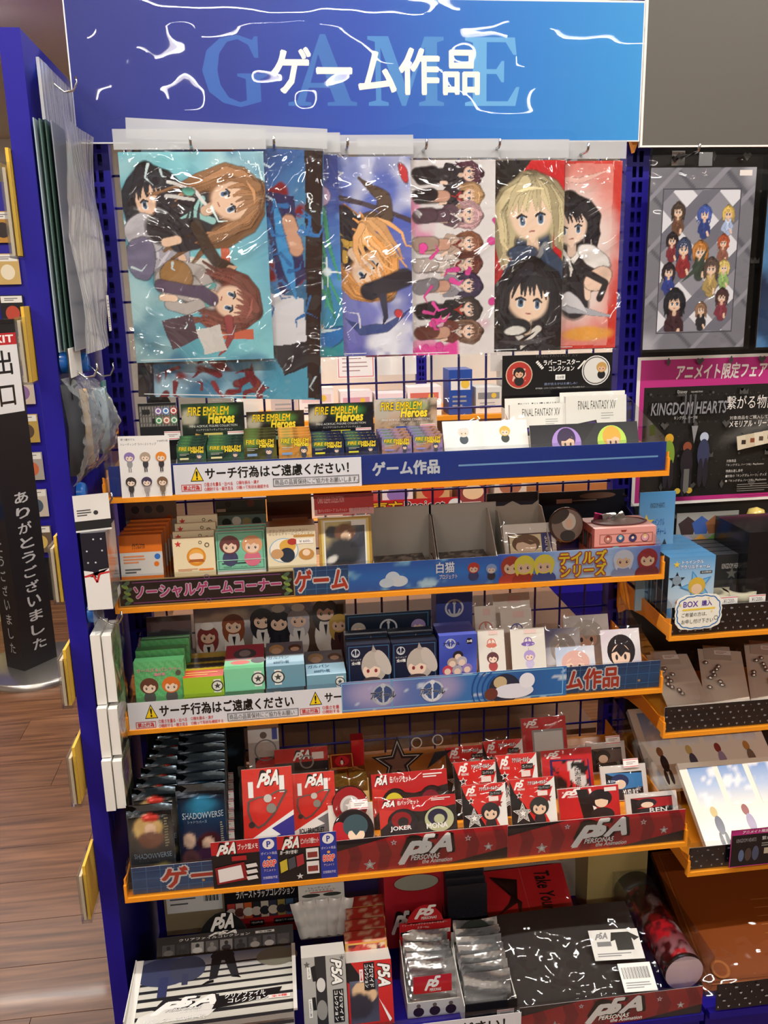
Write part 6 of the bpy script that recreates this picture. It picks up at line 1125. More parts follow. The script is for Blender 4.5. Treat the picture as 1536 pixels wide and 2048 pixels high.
t = thing('shirt_pack', 'black folded shirt in a crinkled clear bag at the front right of the deck', 'shirt', (AY(1165, 1990, -.42)[0]+.004, -.43, Z0+.02), (-1.12, 0, .01))
ww, hh = .245, .165
obj('shirt', MB().grid(lambda u, v: ((u-.5)*ww, -.014*(math.sin(3.14*min(max(u, .02), .98))*math.sin(3.14*min(max(v, .02), .98)))**.4-.003*float(fbm(np.array(u*5), np.array(v*4), 7)), v*hh), 24, 18, '#221d1b').box(-ww/2, .0, 0, ww/2, .012, hh, '#1c1816'), 'cloth', t)
def crk(u, v):
    e = max(0, 1-v*4); return ((u-.5)*(ww+.015), -.02-.008*float(fbm(np.array(u*9), np.array(v*6), 17))-.012*e*float(fbm(np.array(u*22), np.array(v*18), 23))+.02*e*e, -.012+v*(hh+.02))
obj('bag', MB().grid(crk, 60, 40), 'film', t)
p = Pr(.085, .05, Matrix.Translation((.03, -.0245, .062)) @ Matrix.Rotation(.06, 4, 'Y')); p.rect(0, 0, 1, 1, '#dcdad4').poly([(.45, .9), (.8, .9), (1, .7), (.88, .6), (.84, .7), (.84, .3), (.5, .3), (.5, .65), (.4, .6)], '#26241f').lines(.08, .1, .8, .24, 2, '#888'); P5A(p, .1, .7, .35, .9, '#888', None, False); p.rect(.12, .45, .4, .6, '#777'); obj('picture_label', p.mb, 'gloss', t)
p = Pr(.055, .045, Matrix.Translation((.062, -.026, .008)) @ Matrix.Rotation(.05, 4, 'Y')); p.rect(0, 0, 1, 1, '#eceae4'); [p.rect(.08+.032*k, .45, .08+.032*k+.008+.008*(k % 3 == 0), .85, '#222') for k in range(26)]; p.lines(.1, .1, .9, .35, 3, '#999', .3); obj('barcode_label', p.mb, 'paper', t)
a = Vector(AY(1283, 1830, -.24)); b = Vector(AY(1372, 1935, -.41)); a.z = Z0+.05; b.z = Z0+.045
t = thing('tumbler', 'clear tumbler bottle with red print and a black lid, lying in a clear box', 'tumbler', tuple(b))
ax = (a-b); Ln = .19; Mx = ax.normalized().to_track_quat('Z', 'Y').to_matrix().to_4x4()
obj('wall', MB().lathe([(.0, .001), (.034, .001), (.037, .006), (.037, Ln), (.035, Ln), (.035, .01)], n=28, M=Mx), 'filmsoft', t)
obj('lid', MB().lathe([(.0001, Ln+.028), (.034, Ln+.028), (.039, Ln+.02), (.039, Ln-.012), (.0001, Ln-.012)], '#232020', 28, M=Mx), 'black', t)
def tumb(u, v):
    th = u*2*math.pi; return tuple(Mx @ Vector((.0335*math.cos(th), .0335*math.sin(th), .012+v*.165)))
gx, gy = np.meshgrid(np.linspace(0, 1, 49), np.linspace(0, 1, 41)); TC = paint(gx, gy, 1.3, [('grad', 90, '#c08a8c', '#8c2028', '#4a161c', '#2a1618'), ('n', 5, '#c8a8a4', .64, .06, 201), ('n', 7, '#4a0f16', .58, .06, 205), ('n', 9, '#d8202c', .6, .05, 209)])
mb = MB().grid(tumb, 48, 40, cols=TC.reshape(-1, 3))
obj('red_print', mb, 'gloss', t); obj('base_disc', MB().lathe([(.0001, .004), (.033, .004)], '#e0c0c0', 24, M=Mx), 'gloss', t)
mb = MB(); c0 = Matrix.Translation((0, 0, 0)) @ Mx
for sx, sy in ((1, 0), (-1, 0), (0, 1)):
    mb.box(-.042+(.083 if sx > 0 else 0) if sx else -.042, -.042 if sx else .041, -.012, (-.041+(.083 if sx > 0 else 0)) if sx else .042, .042, Ln+.035, M=Mx)
obj('clear_box', mb, 'acrylic', t)
# ------------------------------------------------------------------ right-hand bay
rb = thing('dark_shelving_bay', 'right-hand shelving bay lined with a black heart-and-crown patterned back sheet', 'shelving', (1.4, 0, 0))
Tm = Matrix.Translation((-1.4, 0, 0))
def marks(p, nx, ny, s, col, seed=1, x0=0., x1=1., y0=0., y1=1.):
    r = random.Random(seed); b = p.h/p.w
    for j in range(ny):
        for i in range(nx):
            x = x0+(x1-x0)*(i+.5+.25*((j % 2)*2-1))/nx; y = y0+(y1-y0)*(j+.5)/ny; k = (i*2+j*3+seed) % 4
            if k == 0: p.put([(x, y-s), (x+s*b, y+.2*s), (x+.5*s*b, y+.7*s), (x, y+.3*s), (x-.5*s*b, y+.7*s), (x-s*b, y+.2*s)], [(0, 1, 2, 3), (0, 3, 4, 5)], col)
            elif k == 1: p.put([(x-s*b, y-.6*s), (x+s*b, y-.6*s), (x+s*b, y+.6*s), (x+.5*s*b, y), (x, y+.7*s), (x-.5*s*b, y), (x-s*b, y+.6*s)], [(0, 1, 2, 3), (0, 3, 4), (0, 4, 5, 6), (0, 3, 4)][:3], col)
            elif k == 2: p.put([(x, y-s), (x+.5*s*b, y), (x, y+s), (x-.5*s*b, y)], [(0, 1, 2, 3)], col)
            else: p.circ(x, y, s*.3, col, 8)
obj('back_sheet', MB().box(.94, -.002, .25, 1.85, .012, 1.66, '#1a1918'), 'carton', rb, Tm)
p = Pr(.91, 1.41, Matrix.Translation((.94, -.0022, .25))); marks(p, 15, 24, .006, '#4c4a48', 3); obj('pattern', p.mb, 'carton', rb, Tm)['kind'] = 'stuff'
obj('base_deck', MB().box(.915, -.44, 0, 1.85, -.005, .262), 'bluemetal', rb, Tm)
obj('deck_lip', MB().box(.915, -.452, .255, 1.85, -.44, .268), 'bluemetal', rb, Tm)
hb = thing('grey_header_board', 'blank dark grey header board above the right-hand bay', 'board', (.908, -.03, 1.646)); obj('board', MB().box(0, 0, 0, .95, .006, .32), 'greyboard', hb); obj('edge', MB().box(-.004, -.001, -.003, 0, .006, .32).box(0, -.001, -.003, .95, .006, 0), 'whiteplastic', hb)
t = thing('corner_clip', 'small orange bracket clip between the two header boards', 'bracket', (.899, -.02, 1.636)); obj('clip', MB().prism([(0, 0), (.008, .02), (.008, .05), (0, .05), (-.006, .02)], 0, .012), 'orange', t)
shelf('A', .909, 1.84, 'orange shelf of the right-hand bay holding the blue star boxes'); shelf('B', .909, 1.84, 'orange shelf of the right-hand bay holding pale bagged straps'); shelf('C', .909, 1.84, 'lowest orange shelf of the right-hand bay holding white albums')
def dk(nx, ny): return lambda p: (p.rect(0, 0, 1, 1, '#1d1c20'), marks(p, nx, ny, .05, '#b8b6b8', 2))
strip('black strip dotted with small crowns and hearts, upper right shelf', 'A', 1343, 1700, dk(24, 4), 1230, (.0085, .058)); strip('black strip dotted with small crowns and hearts, middle right shelf', 'B', 1329, 1700, dk(24, 4), 1430, (.0085, .056))
strip('black strip dotted with small crowns and hearts, lowest orange right shelf', 'C', 1378, 1700, dk(16, 4), 1710, (.0085, .05))
def dstrip(px0, px1):
    x0 = AY(px0, 1980, -.447)[0]; t = thing('shelf_strip', 'black dotted strip on the right-hand bottom deck', 'shelf strip', (x0, -.4525, .272)); obj('card', MB().box(0, 0, 0, .4, .0006, .05, '#1d1c20'), 'gloss', t); p = Pr(.4, .05); dk(22, 4)(p); obj('print', p.mb, 'gloss', t)
dstrip(1430, 1600)
def khfile(p):
    p.art([('bg', '#77777f'), ('st', 45, 5, '#5c5c66', .12), ('st', -45, 5, '#8e8e98', .12), ('n', 3, '#a8a8b0', .55, .2, 140)], 60)
    ops = [('bg', '#8c8c96'), ('st', 45, 4, '#dcdce2', .45), ('st', -45, 4, '#6e6e7a', .4)]
    for k, (x, y, r, h, c) in enumerate([(.2, .86, .05, '#4a3c36', '#6a4a3a'), (.55, .84, .05, '#4a62b0', '#2f3f7a'), (.86, .84, .045, '#d0b060', '#a8b8d8'), (.14, .66, .045, '#2a2428', '#7a3038'), (.82, .64, .045, '#b0563a', '#8a5a4a'), (.3, .6, .06, '#3a4664', '#8a2f34'), (.52, .58, .06, '#b87a3c', '#38443a'), (.85, .46, .045, '#d8c070', '#8fb06a'), (.12, .44, .05, '#2c2630', '#2f3f86'), (.68, .46, .06, '#5a4a44', '#a8905a'), (.85, .25, .05, '#4a3434', '#7a3440'), (.22, .22, .08, '#20222c', '#3a1f28'), (.58, .16, .045, '#8a6a54', '#26262c')]): ops += figops(x, y, r, 90, h, '#e6c4a8', c, jit(c, 1.5), 1.3, 60+k, .75, 3.)
    ops.append(('s', [(.3, .36), (.5, .46), (.62, .6)], .014, '#3c4a40', 2)); FINE[0] = True; p.art(ops, 110, box=(.13, .1, .86, .88)); FINE[0] = False
    p.frame(.12, .09, .87, .89, .006, '#4a4a54').rect(.84, .955, .96, .985, '#efe6e0')
def kf(l, r, tp, bt, Y, lb, art):
    a = AY(l, bt, Y); b = AY(r, tp, Y); w = b[0]-a[0]; h = b[2]-a[2]; t = thing('clear_file', lb, 'clear file', (a[0]+w/2, Y, a[2]), (0, .0, 0)); obj('sheet', MB().box(-w/2, 0, 0, w/2, .001, h, '#888'), 'gloss', t); p = Pr(w, h, Matrix.Translation((-w/2, 0, 0))); art(p); obj('printed_art', p.mb, 'gloss', t)
    obj('bag', MB().grid(lambda u, v: ((u-.5)*(w+.014), -.005-.003*float(fbm(np.array(u*6+3), np.array(v*8.), 44))-.002*math.sin(3.14*u), -.004+v*(h+.02)), 22, 30), 'film', t); obj('bag_flap', MB().box(-.012, -.0025, h+.002, .012, -.0015, h+.024, '#f0eee8'), 'bagfog', t); return t
kf(1285, 1514, 334, 700, -.045, 'grey lattice clear file with many small coloured figures in the right-hand bay', khfile)
kf(1512, 1700, 330, 695, -.035, 'dark blue clear file cut by the right picture edge', lambda p: p.art([('grad', -80, '#23365a', '#1a2440', '#2a4a70'), ('n', 4, '#4a7aa8', .6, .15, 150)], 20))
c = AY(1392, 305, -.07); hook('chrome hook carrying the grey lattice clear file', c[0], -.004, c[2], .07)
def khposter(p):
    q0 = p.text; p.text = lambda t, x0, y0, x1, y1, *r_, **k_: q0(t, x0*.88, y0, x1*.88, y1, *r_, **k_)
    p.rect(0, 0, 1, 1, '#ece8e2').rect(.015, .02, 1, .98, '#b8327e').art([('grad', -50, '#1f1e1c', '#2a2826', '#171614'), ('e', .55, .62, .14, .05, 20, '#6a6864', .8, .4)], 30, box=(.035, .05, 1, .8))
    p.text('アニメイト限定フェア', .2, .845, .67, .945, '#f4efec', .04, .2); marks(p, 26, 8, .008, '#3a3836', 5, .04, 1, .06, .79)
    p.text('KINGDOM HEARTS', .07, .62, .46, .7, '#8a8a90', .02, .15, '#3a3a40', .02).text('III', .24, .56, .3, .75, '#55555a', .0).text('キングダム ハーツIII', .19, .585, .31, .61, '#b8b6b0').text('Disney', .2, .755, .25, .78, '#c8c6c0').text('SQUARE ENIX', .27, .76, .33, .772, '#c8c6c0').poly([(.25, .54), (.265, .42), (.28, .54)], '#8a8a8c')
    p.text('繋がる物語', .46, .64, .72, .73, '#e8e4de', .0).text('対象商品をご購入して', .48, .57, .68, .595, '#d8d4ce').text('メモリアル・リーフ', .48, .52, .7, .56, '#e8e4de', .03, .1).text('対象商品', .48, .28, .53, .3, '#d8d4ce').text('『キングダム ハーツIII』PlayStation', .48, .25, .68, .27, '#c8c4be').text('特典お渡し条件', .48, .21, .57, .23, '#d8d4ce').text('■対象の『キングダム ハーツ』グッズ', .48, .175, .7, .195, '#c8c4be').text('■『キングダム ハーツIII』PlayStation', .48, .14, .7, .16, '#c8c4be').lines(.48, .07, .68, .13, 4, '#8a8680', .3)
    for k in range(7): p.poly([(.47+.04*k, .36+.012*k), (.53+.04*k, .38+.01*k), (.52+.04*k, .47+.008*k), (.46+.04*k, .455+.01*k)], ['#d8cdb4', '#cfc3a8', '#e0d6c0'][k % 3]).rect(.485+.04*k, .4+.01*k, .505+.04*k, .43+.01*k, ['#3a302a', '#8a4a34', '#5a4c3c'][k % 3])
    for x, y, h, c1, c2 in ((.15, .44, .1, '#d0a030', '#7a9a3a'), (.235, .38, .16, '#8a4a34', '#2a262c'), (.31, .44, .16, '#b8c2d4', '#3a3f5c')): p.ell(x, y+.02, .02, .035, c1); p.ell(x, y-.09, .028, .1, c2); p.ell(x-.01, y-.22, .012, .1, '#2a2830'); p.ell(x+.014, y-.22, .012, .1, '#2a2830')
    p.ell(.2, .1, .014, .02, '#d0b040').ell(.255, .1, .014, .02, '#c8a840').poly([(.225, .25), (.25, .25), (.25, .1), (.235, .08), (.225, .1)], '#6a6864')
a = AY(1269, 1012, -.004); b = AY(1272, 715, -.004); t = thing('promotion_poster', 'black and pink promotion poster fixed to the back of the right-hand bay', 'poster', (a[0]-.008, -.006, a[2])); w, h = .43, b[2]-a[2]
obj('sheet', MB().box(0, 0, 0, w, .0008, h, '#eee'), 'gloss', t); p = Pr(w, h); khposter(p); obj('print', p.mb, 'gloss', t)
# goods on the upper right shelf
ZA = TOPZ['A']
def twk(p): p.art([('grad', -90, '#5c9cd0', '#a8c8e0', '#d6e2ea')], 6).text('トゥインクル', .28, .86, .74, .93, '#f0f2f4', .04, 0, '#2a5aa0', .05).text('アクリルチャーム', .24, .76, .88, .84, '#f0f2f4', .04, 0, '#2a5aa0', .05).star(.16, .86, .07, '#e8c84a').rect(.68, .66, .94, .71, '#333').text('全8種類', .7, .67, .92, .7, '#eee').star(.18, .55, .17, '#23262c').circ(.18, .55, .09, '#8a9aa8').star(.62, .4, .34, '#3f8cc8', .3).star(.62, .4, .29, '#7ab4d8', .3).circ(.62, .42, .17, '#d8b040').ell(.62, .36, .12, .1, '#ecc8a4').ell(.3, .12, .12, .06, '#b8343a')
def twb(p): p.art([('grad', -90, '#4a90c8', '#a8cce0')], 4).text('KINGDOM HEARTS', .3, .87, .7, .91, '#2a3a4a', .02).text('トゥインクル', .32, .72, .72, .78, '#2a5aa0', .03).text('アクリルチャーム', .28, .64, .78, .7, '#2a5aa0', .03).star(.2, .75, .07, '#e8c84a').star(.28, .42, .14, '#c89a30').star(.75, .45, .16, '#2a343c').circ(.75, .45, .07, '#7a8a8c').star(.72, .12, .15, '#2a4a94')
card('blue_display_card', 'tall blue star-pattern back card above the blue star boxes, right-hand bay', 'display card', (1281, 1352, 984, -.12), ZA, twb, back='#6aa8d0', thick=.003)
b = carton('star_charm_box', 'frontmost pale blue box with a big star motif, right-hand bay', 'box', (1340, 1432, 1113, -.2), ZA+.004, .02, '#5a9ac8', twk, side='#22303c', top='#4f88b4')
for k in range(5): dup(b, (b.location[0]+.004*0, b.location[1]+.023*(k+1), ZA+.004), 'pale blue star box filed behind the frontmost one, %s behind it' % ['first', 'second', 'third', 'fourth', 'fifth'][k])
tray('clear_side_tray', 'clear-sided tray around the pale blue star boxes', 'tray', (1318, 1440, 1150, -.05), ZA, -.215, .02, '#9ab4c4', None, None, slope=.6)
card('emblem_card', 'grey card with eight small coloured badges behind the black boxes', 'card', (1355, 1478, 1024, -.06), ZA, lambda p: (p.art([('bg', '#9c9a94'), ('st', 90, 6, '#8a8882', .15)], 10, box=(0, .4, 1, 1)), [p.star(.18+.22*(k % 4), .84 if k < 4 else .62, .12, ['#3a2a2a', '#3a5aa0', '#8a5a3a', '#d89a3a', '#9a90b8', '#c8903a', '#5a8a3a', '#c8505a'][k], 0, .8) for k in range(8)], p.rect(0, 0, 1, .4, '#222')), back='#8a8882')
def kblk(p): p.rect(0, 0, 1, 1, '#26282a').text('KINGDOM HEARTS', .2, .72, .8, .82, '#b8b6b0', .02).star(.5, .62, .12, '#6a6864').star(.5, .3, .25, '#3a3c40')
b = carton('black_charm_box', 'frontmost black charm box behind the tape rolls', 'box', (1432, 1500, 1108, -.16), ZA, .02, '#232527', kblk, top='#3a3c40')
for k in range(4): dup(b, (b.location[0], b.location[1]+.024*(k+1), b.location[2]), 'black charm box filed behind the frontmost black one, %s behind' % ['first', 'second', 'third', 'fourth'][k])
for k, cx in enumerate((1444, 1500)):
    c = AY(cx, 1180, -.21); t = thing('tape_roll', 'pale patterned tape roll in a clear hang bag, %s of two' % ['left', 'right'][k], 'tape', (c[0], -.205, ZA+.001)); obj('riser', MB().box(-.028, .0, 0, .028, .06, .03, '#2a2a2c'), 'carton', t); obj('roll', MB().lathe([(.018, 0), (.029, 0), (.029, .018), (.018, .018), (.018, 0)], '#b8b29a', 28, (0, .03, .031)), 'paper', t); obj('hang_card', MB().box(-.022, .0605, 0, .022, .0615, .1, '#9aa0a0'), 'bagfog', t); obj('bag', film_grid(.062, .08, .003, 160+k, .001, y=-.001), 'filmsoft', t); sticker(t, .0, .034, .03, -.005, '¥1200-')
carton('black_case', 'plain black case at the right edge of the upper right shelf', 'box', (1500, 1620, 1062, -.19), ZA, .12, '#161619', None, m='gloss')
c = AY(1517, 1040, -.06); t = thing('yellow_figure_pack', 'yellow moulded pack at the right picture edge, behind the black case', 'pack', (c[0], -.05, ZA)); obj('backing', MB().box(-.03, 0, 0, .05, .004, .12, '#c8b838'), 'gloss', t); obj('moulding', MB().lathe([(.0001, .165), (.014, .16), (.018, .145), (.012, .128), (.022, .115), (.026, .09), (.024, .06), (.026, 0)], '#d8c068', 20), 'gloss', t)
def pop(p):
    pts = []
    for i in range(48):
        a_ = 2*math.pi*i/48; s_ = 1/max(abs(math.cos(a_))**3+abs(math.sin(a_))**3, 1e-6)**(1/3); pts.append((.5+.46*s_*math.cos(a_)*(1+.025*math.sin(i*2.1)), .5+.46*s_*math.sin(a_)*(1+.03*math.sin(i*2.1))))
    p.line(pts, .035, '#3a78b8', True); p.text('BOX', .17, .66, .48, .82, '#5a3a9c', .03).text('購入', .56, .66, .78, .82, '#4a2a94', .03).rect(.15, .56, .85, .61, '#f0d040').text('ご希望の方は、', .14, .38, .68, .5, '#2a2a2a', .01).text('お申し付け下さい', .14, .18, .82, .31, '#2a2a2a', .01).ring(.88, .3, .06, .012, '#333').star(.78, .5, .04, '#f0d880').star(.1, .74, .05, '#f0d880').star(.7, .88, .04, '#f0d880')
a = AY(1348, 1262, -.24); b = AY(1446, 1186, -.24); t = thing('pop_card', 'cream cloud-edged handwritten card with a blue outline on the upper right shelf', 'card', (a[0], -.2415, a[2]), (0, -.02, 0)); w, h = b[0]-a[0], b[2]-a[2]
P_ = []
for i in range(48):
    a_ = 2*math.pi*i/48; s_ = 1/max(abs(math.cos(a_))**4+abs(math.sin(a_))**4, 1e-6)**.25; P_.append((w*(.5+.5*s_*math.cos(a_)*(1+.02*math.sin(i*2.1))), h*(.5+.5*s_*math.sin(a_)*(1+.025*math.sin(i*2.1)))))
obj('card', MB().prism(P_, 0, .0008, '#f3f0e2'), 'paper', t); p = Pr(w, h); pop(p); obj('handwriting', p.mb, 'paper', t)
# pale bagged straps on the middle right shelf
ZB = TOPZ['B']
for k, (cx, cy, an) in enumerate([(1330, 1350, -.1), (1412, 1352, -.35), (1500, 1345, -.4)]):
    c = AZ(cx, cy, ZB+.03); t = thing('strap_bag', 'bagged pale card with a dark charm on the middle right shelf, %s' % ['leftmost', 'second', 'third'][k], 'strap', (c[0], -.175, ZB+.02+.004*k), (-1.25, 0, an)); obj('card', MB().box(-.04, 0, -.04, .04, .0012, .13, '#cdbfae').box(-.03, -.001, .1, .02, 0, .14, '#b8a898'), 'paper', t)
    obj('bag', MB().grid(lambda u, v: ((u-.5)*.1, -.008*math.sin(3.14*u)-.003*float(fbm(np.array(u*6), np.array(v*6), 60+k)), -.045+v*.18), 12, 16), 'film', t)
    mb = MB(); r2 = random.Random(k)
    for j in range(9): x = -.02+r2.uniform(-.012, .02); z = .02+.012*j*.7; mb.lathe([(.0001, -.004), (.004, -.002), (.005, 0), (.0001, .002)], '#3a3430', 8, (x, -.004, z), 'y')
    obj('charm', mb, 'steel', t); t.children[-1]['kind'] = 'stuff'; c_ = Pr(.03, .012, Matrix.Translation((-.01, -.0015, .115))); c_.rect(0, 0, 1, 1, '#f0e6dc').lines(.1, .2, .8, .8, 2, '#b08a80'); obj('price_tag', c_.mb, 'paper', t)
# white albums on the lowest right shelf
ZC = TOPZ['C']
def album(v):
    def f(p):
        p.rect(0, 0, 1, 1, '#e9e4d6'); n = 4
        for k in range(n): x = .06+.23*k; p.art([('grad', -90, '#7c9ccc', '#aebfdc', '#e6e2d8'), ('n', 5, '#e8e8ec', .62, .08, 170+k)], 6, 10, (x, .5, x+.19, .94)); c1, c2 = [('#8a5a3c', '#2a262c'), ('#c8b070', '#4a4a5c'), ('#8a3c38', '#9a8aa8'), ('#c08a4a', '#7a6a58')][(k+v) % 4]; p.ell(x+.08, .44, .025, .06, c1); p.ell(x+.09, .3, .03, .1, c2); p.ell(x+.07, .14, .014, .09, '#3a3638'); p.ell(x+.11, .14, .014, .09, '#3a3638')
        p.text('KINGDOM HEARTS', .78, .9, .95, .94, '#555', .0)
    return f
for k, (cx, cy, y, z) in enumerate([(1365, 1500, -.1, ZC+.035), (1440, 1560, -.21, ZC+.03)]):
    c = AZ(cx, cy, z); t = thing('white_album', '%s white album with small printed figures and blue panels, right-hand bay' % ['rear', 'front'][k], 'album', (1.048+.032*k, [-.19, -.345][k], [ZC+.045, ZC+.012][k]), (-1.0, 0, -.02)); w, h = .25, .17
    obj('cover', MB().box(-w/2, 0, 0, w/2, .012, h, '#e4dfd2'), 'gloss', t); p = Pr(w, h, Matrix.Translation((-w/2, 0, 0))); album(k)(p); obj('front_print', p.mb, 'gloss', t)
def mini(p): p.rect(0, 0, 1, 1, '#1c1a1c').rect(0, .86, 1, 1, '#b8327e').text('アニメイト限定フェア開催', .2, .89, 1., .97, '#f0e8e8', .03, .1).text('KINGDOM HEARTS', .1, .66, .45, .76, '#9a989a', .01).text('繋がる物語', .55, .68, .95, .78, '#d8d4ce').lines(.55, .5, .95, .62, 2, '#8a8680').ell(.2, .3, .05, .16, '#5a6a8a').ell(.32, .32, .06, .18, '#4a3c38').ell(.45, .34, .06, .2, '#4a5068').rect(.6, .3, .95, .46, '#b8ac94').frame(0, 0, 1, 1, .02, '#b8327e')
a = AY(1457, 1735, -.362); b = AY(1600, 1648, -.362); t = thing('promotion_card', 'small black and pink promotion card on the lowest right shelf edge', 'card', (a[0], -.3625, a[2])); w, h = .1, b[2]-a[2]; obj('card', MB().box(0, 0, 0, w, .0008, h, '#222'), 'gloss', t); p = Pr(w, h); mini(p); obj('print', p.mb, 'gloss', t)
t = thing('brown_folder', 'large brown leather-look folder in a clear bag on the right-hand deck', 'folder', (1.085, -.42, TOPZ[0]+.012), (-1.2, 0, -.03)); w, h = .32, .26
obj('folder', MB().grid(lambda u, v: ((u-.5)*w, -.004*math.sin(3.14*u), v*h), 10, 10, '#7a3c14').box(-w/2, .001, 0, w/2, .012, h, '#6a3412'), 'gloss', t); p = Pr(w, h, Matrix.Translation((-w/2, -.0042, 0))); p.frame(.03, .03, .97, .97, .004, '#a8642c').frame(.05, .05, .95, .95, .003, '#8a4c1c').lines(.45, .3, .8, .6, 5, '#a8703c', .06); p.ell(.12, .12, .05, .06, '#9a5a28').ell(.12, .12, .035, .045, '#7a3c14'); obj('tooling', p.mb, 'gloss', t); obj('bag', film_grid(w+.02, h+.03, .006, 180, .004, y=-.008), 'film', t, Matrix.Translation((0, 0, -.015)))
# ------------------------------------------------------------------ behind the end panel: exit stand, far fixtures, pockets
rx_, ry_ = .592, .806
t = thing('exit_stand', 'black square exit stand with white Japanese lettering on a round steel base', 'sign stand', (-.715, 1.80, 0))
obj('base', MB().lathe([(.0001, .034), (.12, .034), (.205, .026), (.22, .02), (.22, 0)], n=40), 'steel', t)
Mr = Matrix.Translation((-.022, -.103, 0)) @ Matrix.Rotation(math.atan2(ry_, rx_), 4, 'Z')
obj('pole', MB().box(0, 0, .034, .154, .1, 1.33), 'black', t, Mr)
obj('pole_cap', MB().box(-.002, -.002, 1.33, .156, .102, 1.345), 'blackgloss', t, Mr)
p = Pr(.154, 1.30, Matrix.Translation((0, -.0005, .034)))
p.rect(.06, .94, .94, .972, '#b3282e').text('EXIT', .14, .947, .86, .966, '#efe6e0', .04).rect(.06, .754, .94, .94, '#dcdcdc').text('出', .26, .86, .74, .925, '#1a1a1a', .02).text('口', .3, .775, .72, .83, '#1a1a1a', .02)
obj('exit_plate', p.mb, 'gloss', t, Mr); p = Pr(.154, 1.30, Matrix.Translation((0, -.0005, .034)))
for i, ch in enumerate('ありがとうございました'): p.text(ch, .34, .527-.0445*i-.031, .72, .527-.0445*i, '#b9b9b9', .03)
obj('front_lettering', p.mb, 'gloss', t, Mr)
p = Pr(.1, 1.30, Matrix.Translation((-.0005, .1, .034)) @ Matrix.Rotation(-math.pi/2, 4, 'Z'))
for i, ch in enumerate('ありがとうございました'): p.text(ch, .36, .527-.0445*i-.031, .64, .527-.0445*i, '#9a9a9a', .02)
obj('side_lettering', p.mb, 'gloss', t, Mr)
obj('belt', MB().box(-.02, .05, .62, -1.2, .052, .68), 'magnet', t, Mr)
t = thing('far_end_panel', 'distant blue shelving end panel behind the exit stand', 'panel', (-1.1, 2.6, 0)); obj('board', MB().box(-.6, 0, .22, .31, .6, 1.9), 'bluepanel', t); obj('kick_base', MB().box(-.58, .02, 0, .29, .58, .22), 'black', t)
for k in range(9):
    z = 1.78-.175*k; c1 = ['#b8863c', '#c8a868', '#26262a', '#8a5a5a', '#c8b8a8', '#b89a50', '#a8a29a', '#c8bcb0', '#6a5a4a'][k]
    q = thing('hanging_pack', 'small bagged pack in the column on the far blue panel, %s from the top' % ['first', 'second', 'third', 'fourth', 'fifth', 'sixth', 'seventh', 'eighth', 'ninth'][k], 'pack', (-.86, 2.585, z-.13), group='bagged packs on the far blue panel')
    obj('card', MB().box(-.05, 0, 0, .05, .004, .13, c1), 'gloss', q); p = Pr(.1, .13, Matrix.Translation((-.05, 0, 0))); p.rect(.05, .75, .95, .97, '#e8e4dc').ell(.5, .4, .3, .25, ['#3a3030', '#e8dcc0', '#b84a3a', '#d8c8b8', '#8a6a9a', '#5a4a3a', '#c86a4a', '#4a5a6a', '#d8b868'][k]).lines(.2, .8, .8, .92, 2, '#777'); obj('front_print', p.mb, 'gloss', q)
t = thing('yellow_sale_bin', 'pale yellow floor bin at the left picture edge', 'bin', (-1.18, 2.35, 0)); obj('body', MB().prism([(-.16, .0), (.16, 0), (.2, .3), (-.2, .3)], -.15, .15, '#d8cf8a'), 'carton', t); obj('rim', MB().box(-.21, -.16, .3, .21, .16, .315, '#e8dc6a'), 'carton', t)
PK = [(28, 425, .12, 'topmost'), (54, 700, .09, 'second'), (117, 1140, .09, 'third'), (134, 1352, .08, 'fourth'), (152, 1545, .085, 'fifth'), (172, 1775, .085, 'lowest')]
for cx, cy, hh, lb in PK:
    c = AX(cx, cy, -.068); t = thing('acrylic_pocket', 'clear leaflet pocket with yellow cards on the outer side of the end panel, %s' % lb, 'leaflet pocket', (-.0575, min(c[1], .2), c[2]-hh/2), group='leaflet pockets on the end panel')
    obj('pocket', MB().box(-.015, -.03, 0, -.0138, .05, hh).box(-.015, -.03, 0, 0, .05, .0015).box(-.015, -.03, 0, 0, -.0285, hh), 'acrylic', t); obj('yellow_card', MB().box(-.006, -.025, .003, -.002, .045, hh*1.15, '#e6b83a'), 'paper', t); obj('cream_card', MB().box(-.0125, -.025, .003, -.0085, .045, hh*.95, '#e2cfae'), 'paper', t)
# far gondola facing us across the aisle, seen through the wire grid
fg = thing('far_shelving', 'distant white-backed shelving seen through the wire grid', 'shelving', (.9, 1.7, 0)); o_ = Matrix.Translation((-.9, -1.7, 0))
obj('back_panel', MB().box(.1, 2.1, .1, 1.9, 2.12, 1.7, '#dcd8d0'), 'carton', fg, o_); upright('upright', fg, .86, 1.98, .1, 1.7).matrix_local = o_
for z in (.565, .945): obj('orange_board', MB().box(.2, 1.7, z-.012, 1.9, 2.1, z).box(.2, 1.69, z-.012, 1.9, 1.7, z+.004), 'orange', fg, o_)
obj('kick_base', MB().box(.2, 1.72, 0, 1.9, 2.1, .2), 'bluemetal', fg, o_)
t = thing('far_title_strip', 'distant red and white title strip seen through the wire grid', 'shelf strip', (.5, 1.687, .575)); obj('card', MB().box(0, 0, 0, .46, .001, .06, '#d8302c'), 'gloss', t); p = Pr(.46, .06); p.rect(0, 0, 1, 1, '#c22e2c').ell(.15, .5, .08, .4, '#f0eee8').ell(.95, .5, .06, .4, '#f0eee8').poly([(.1, 0), (.18, 0), (.2, .8), (.16, .9)], '#555').text('東方', .25, .1, .5, .9, '#e8b02c', .03, 0, '#3a1a10', .04).text('Project', .52, .06, .86, .86, '#1c1614', .01, 0, '#e8d8d0', .03); obj('print', p.mb, 'gloss', t)
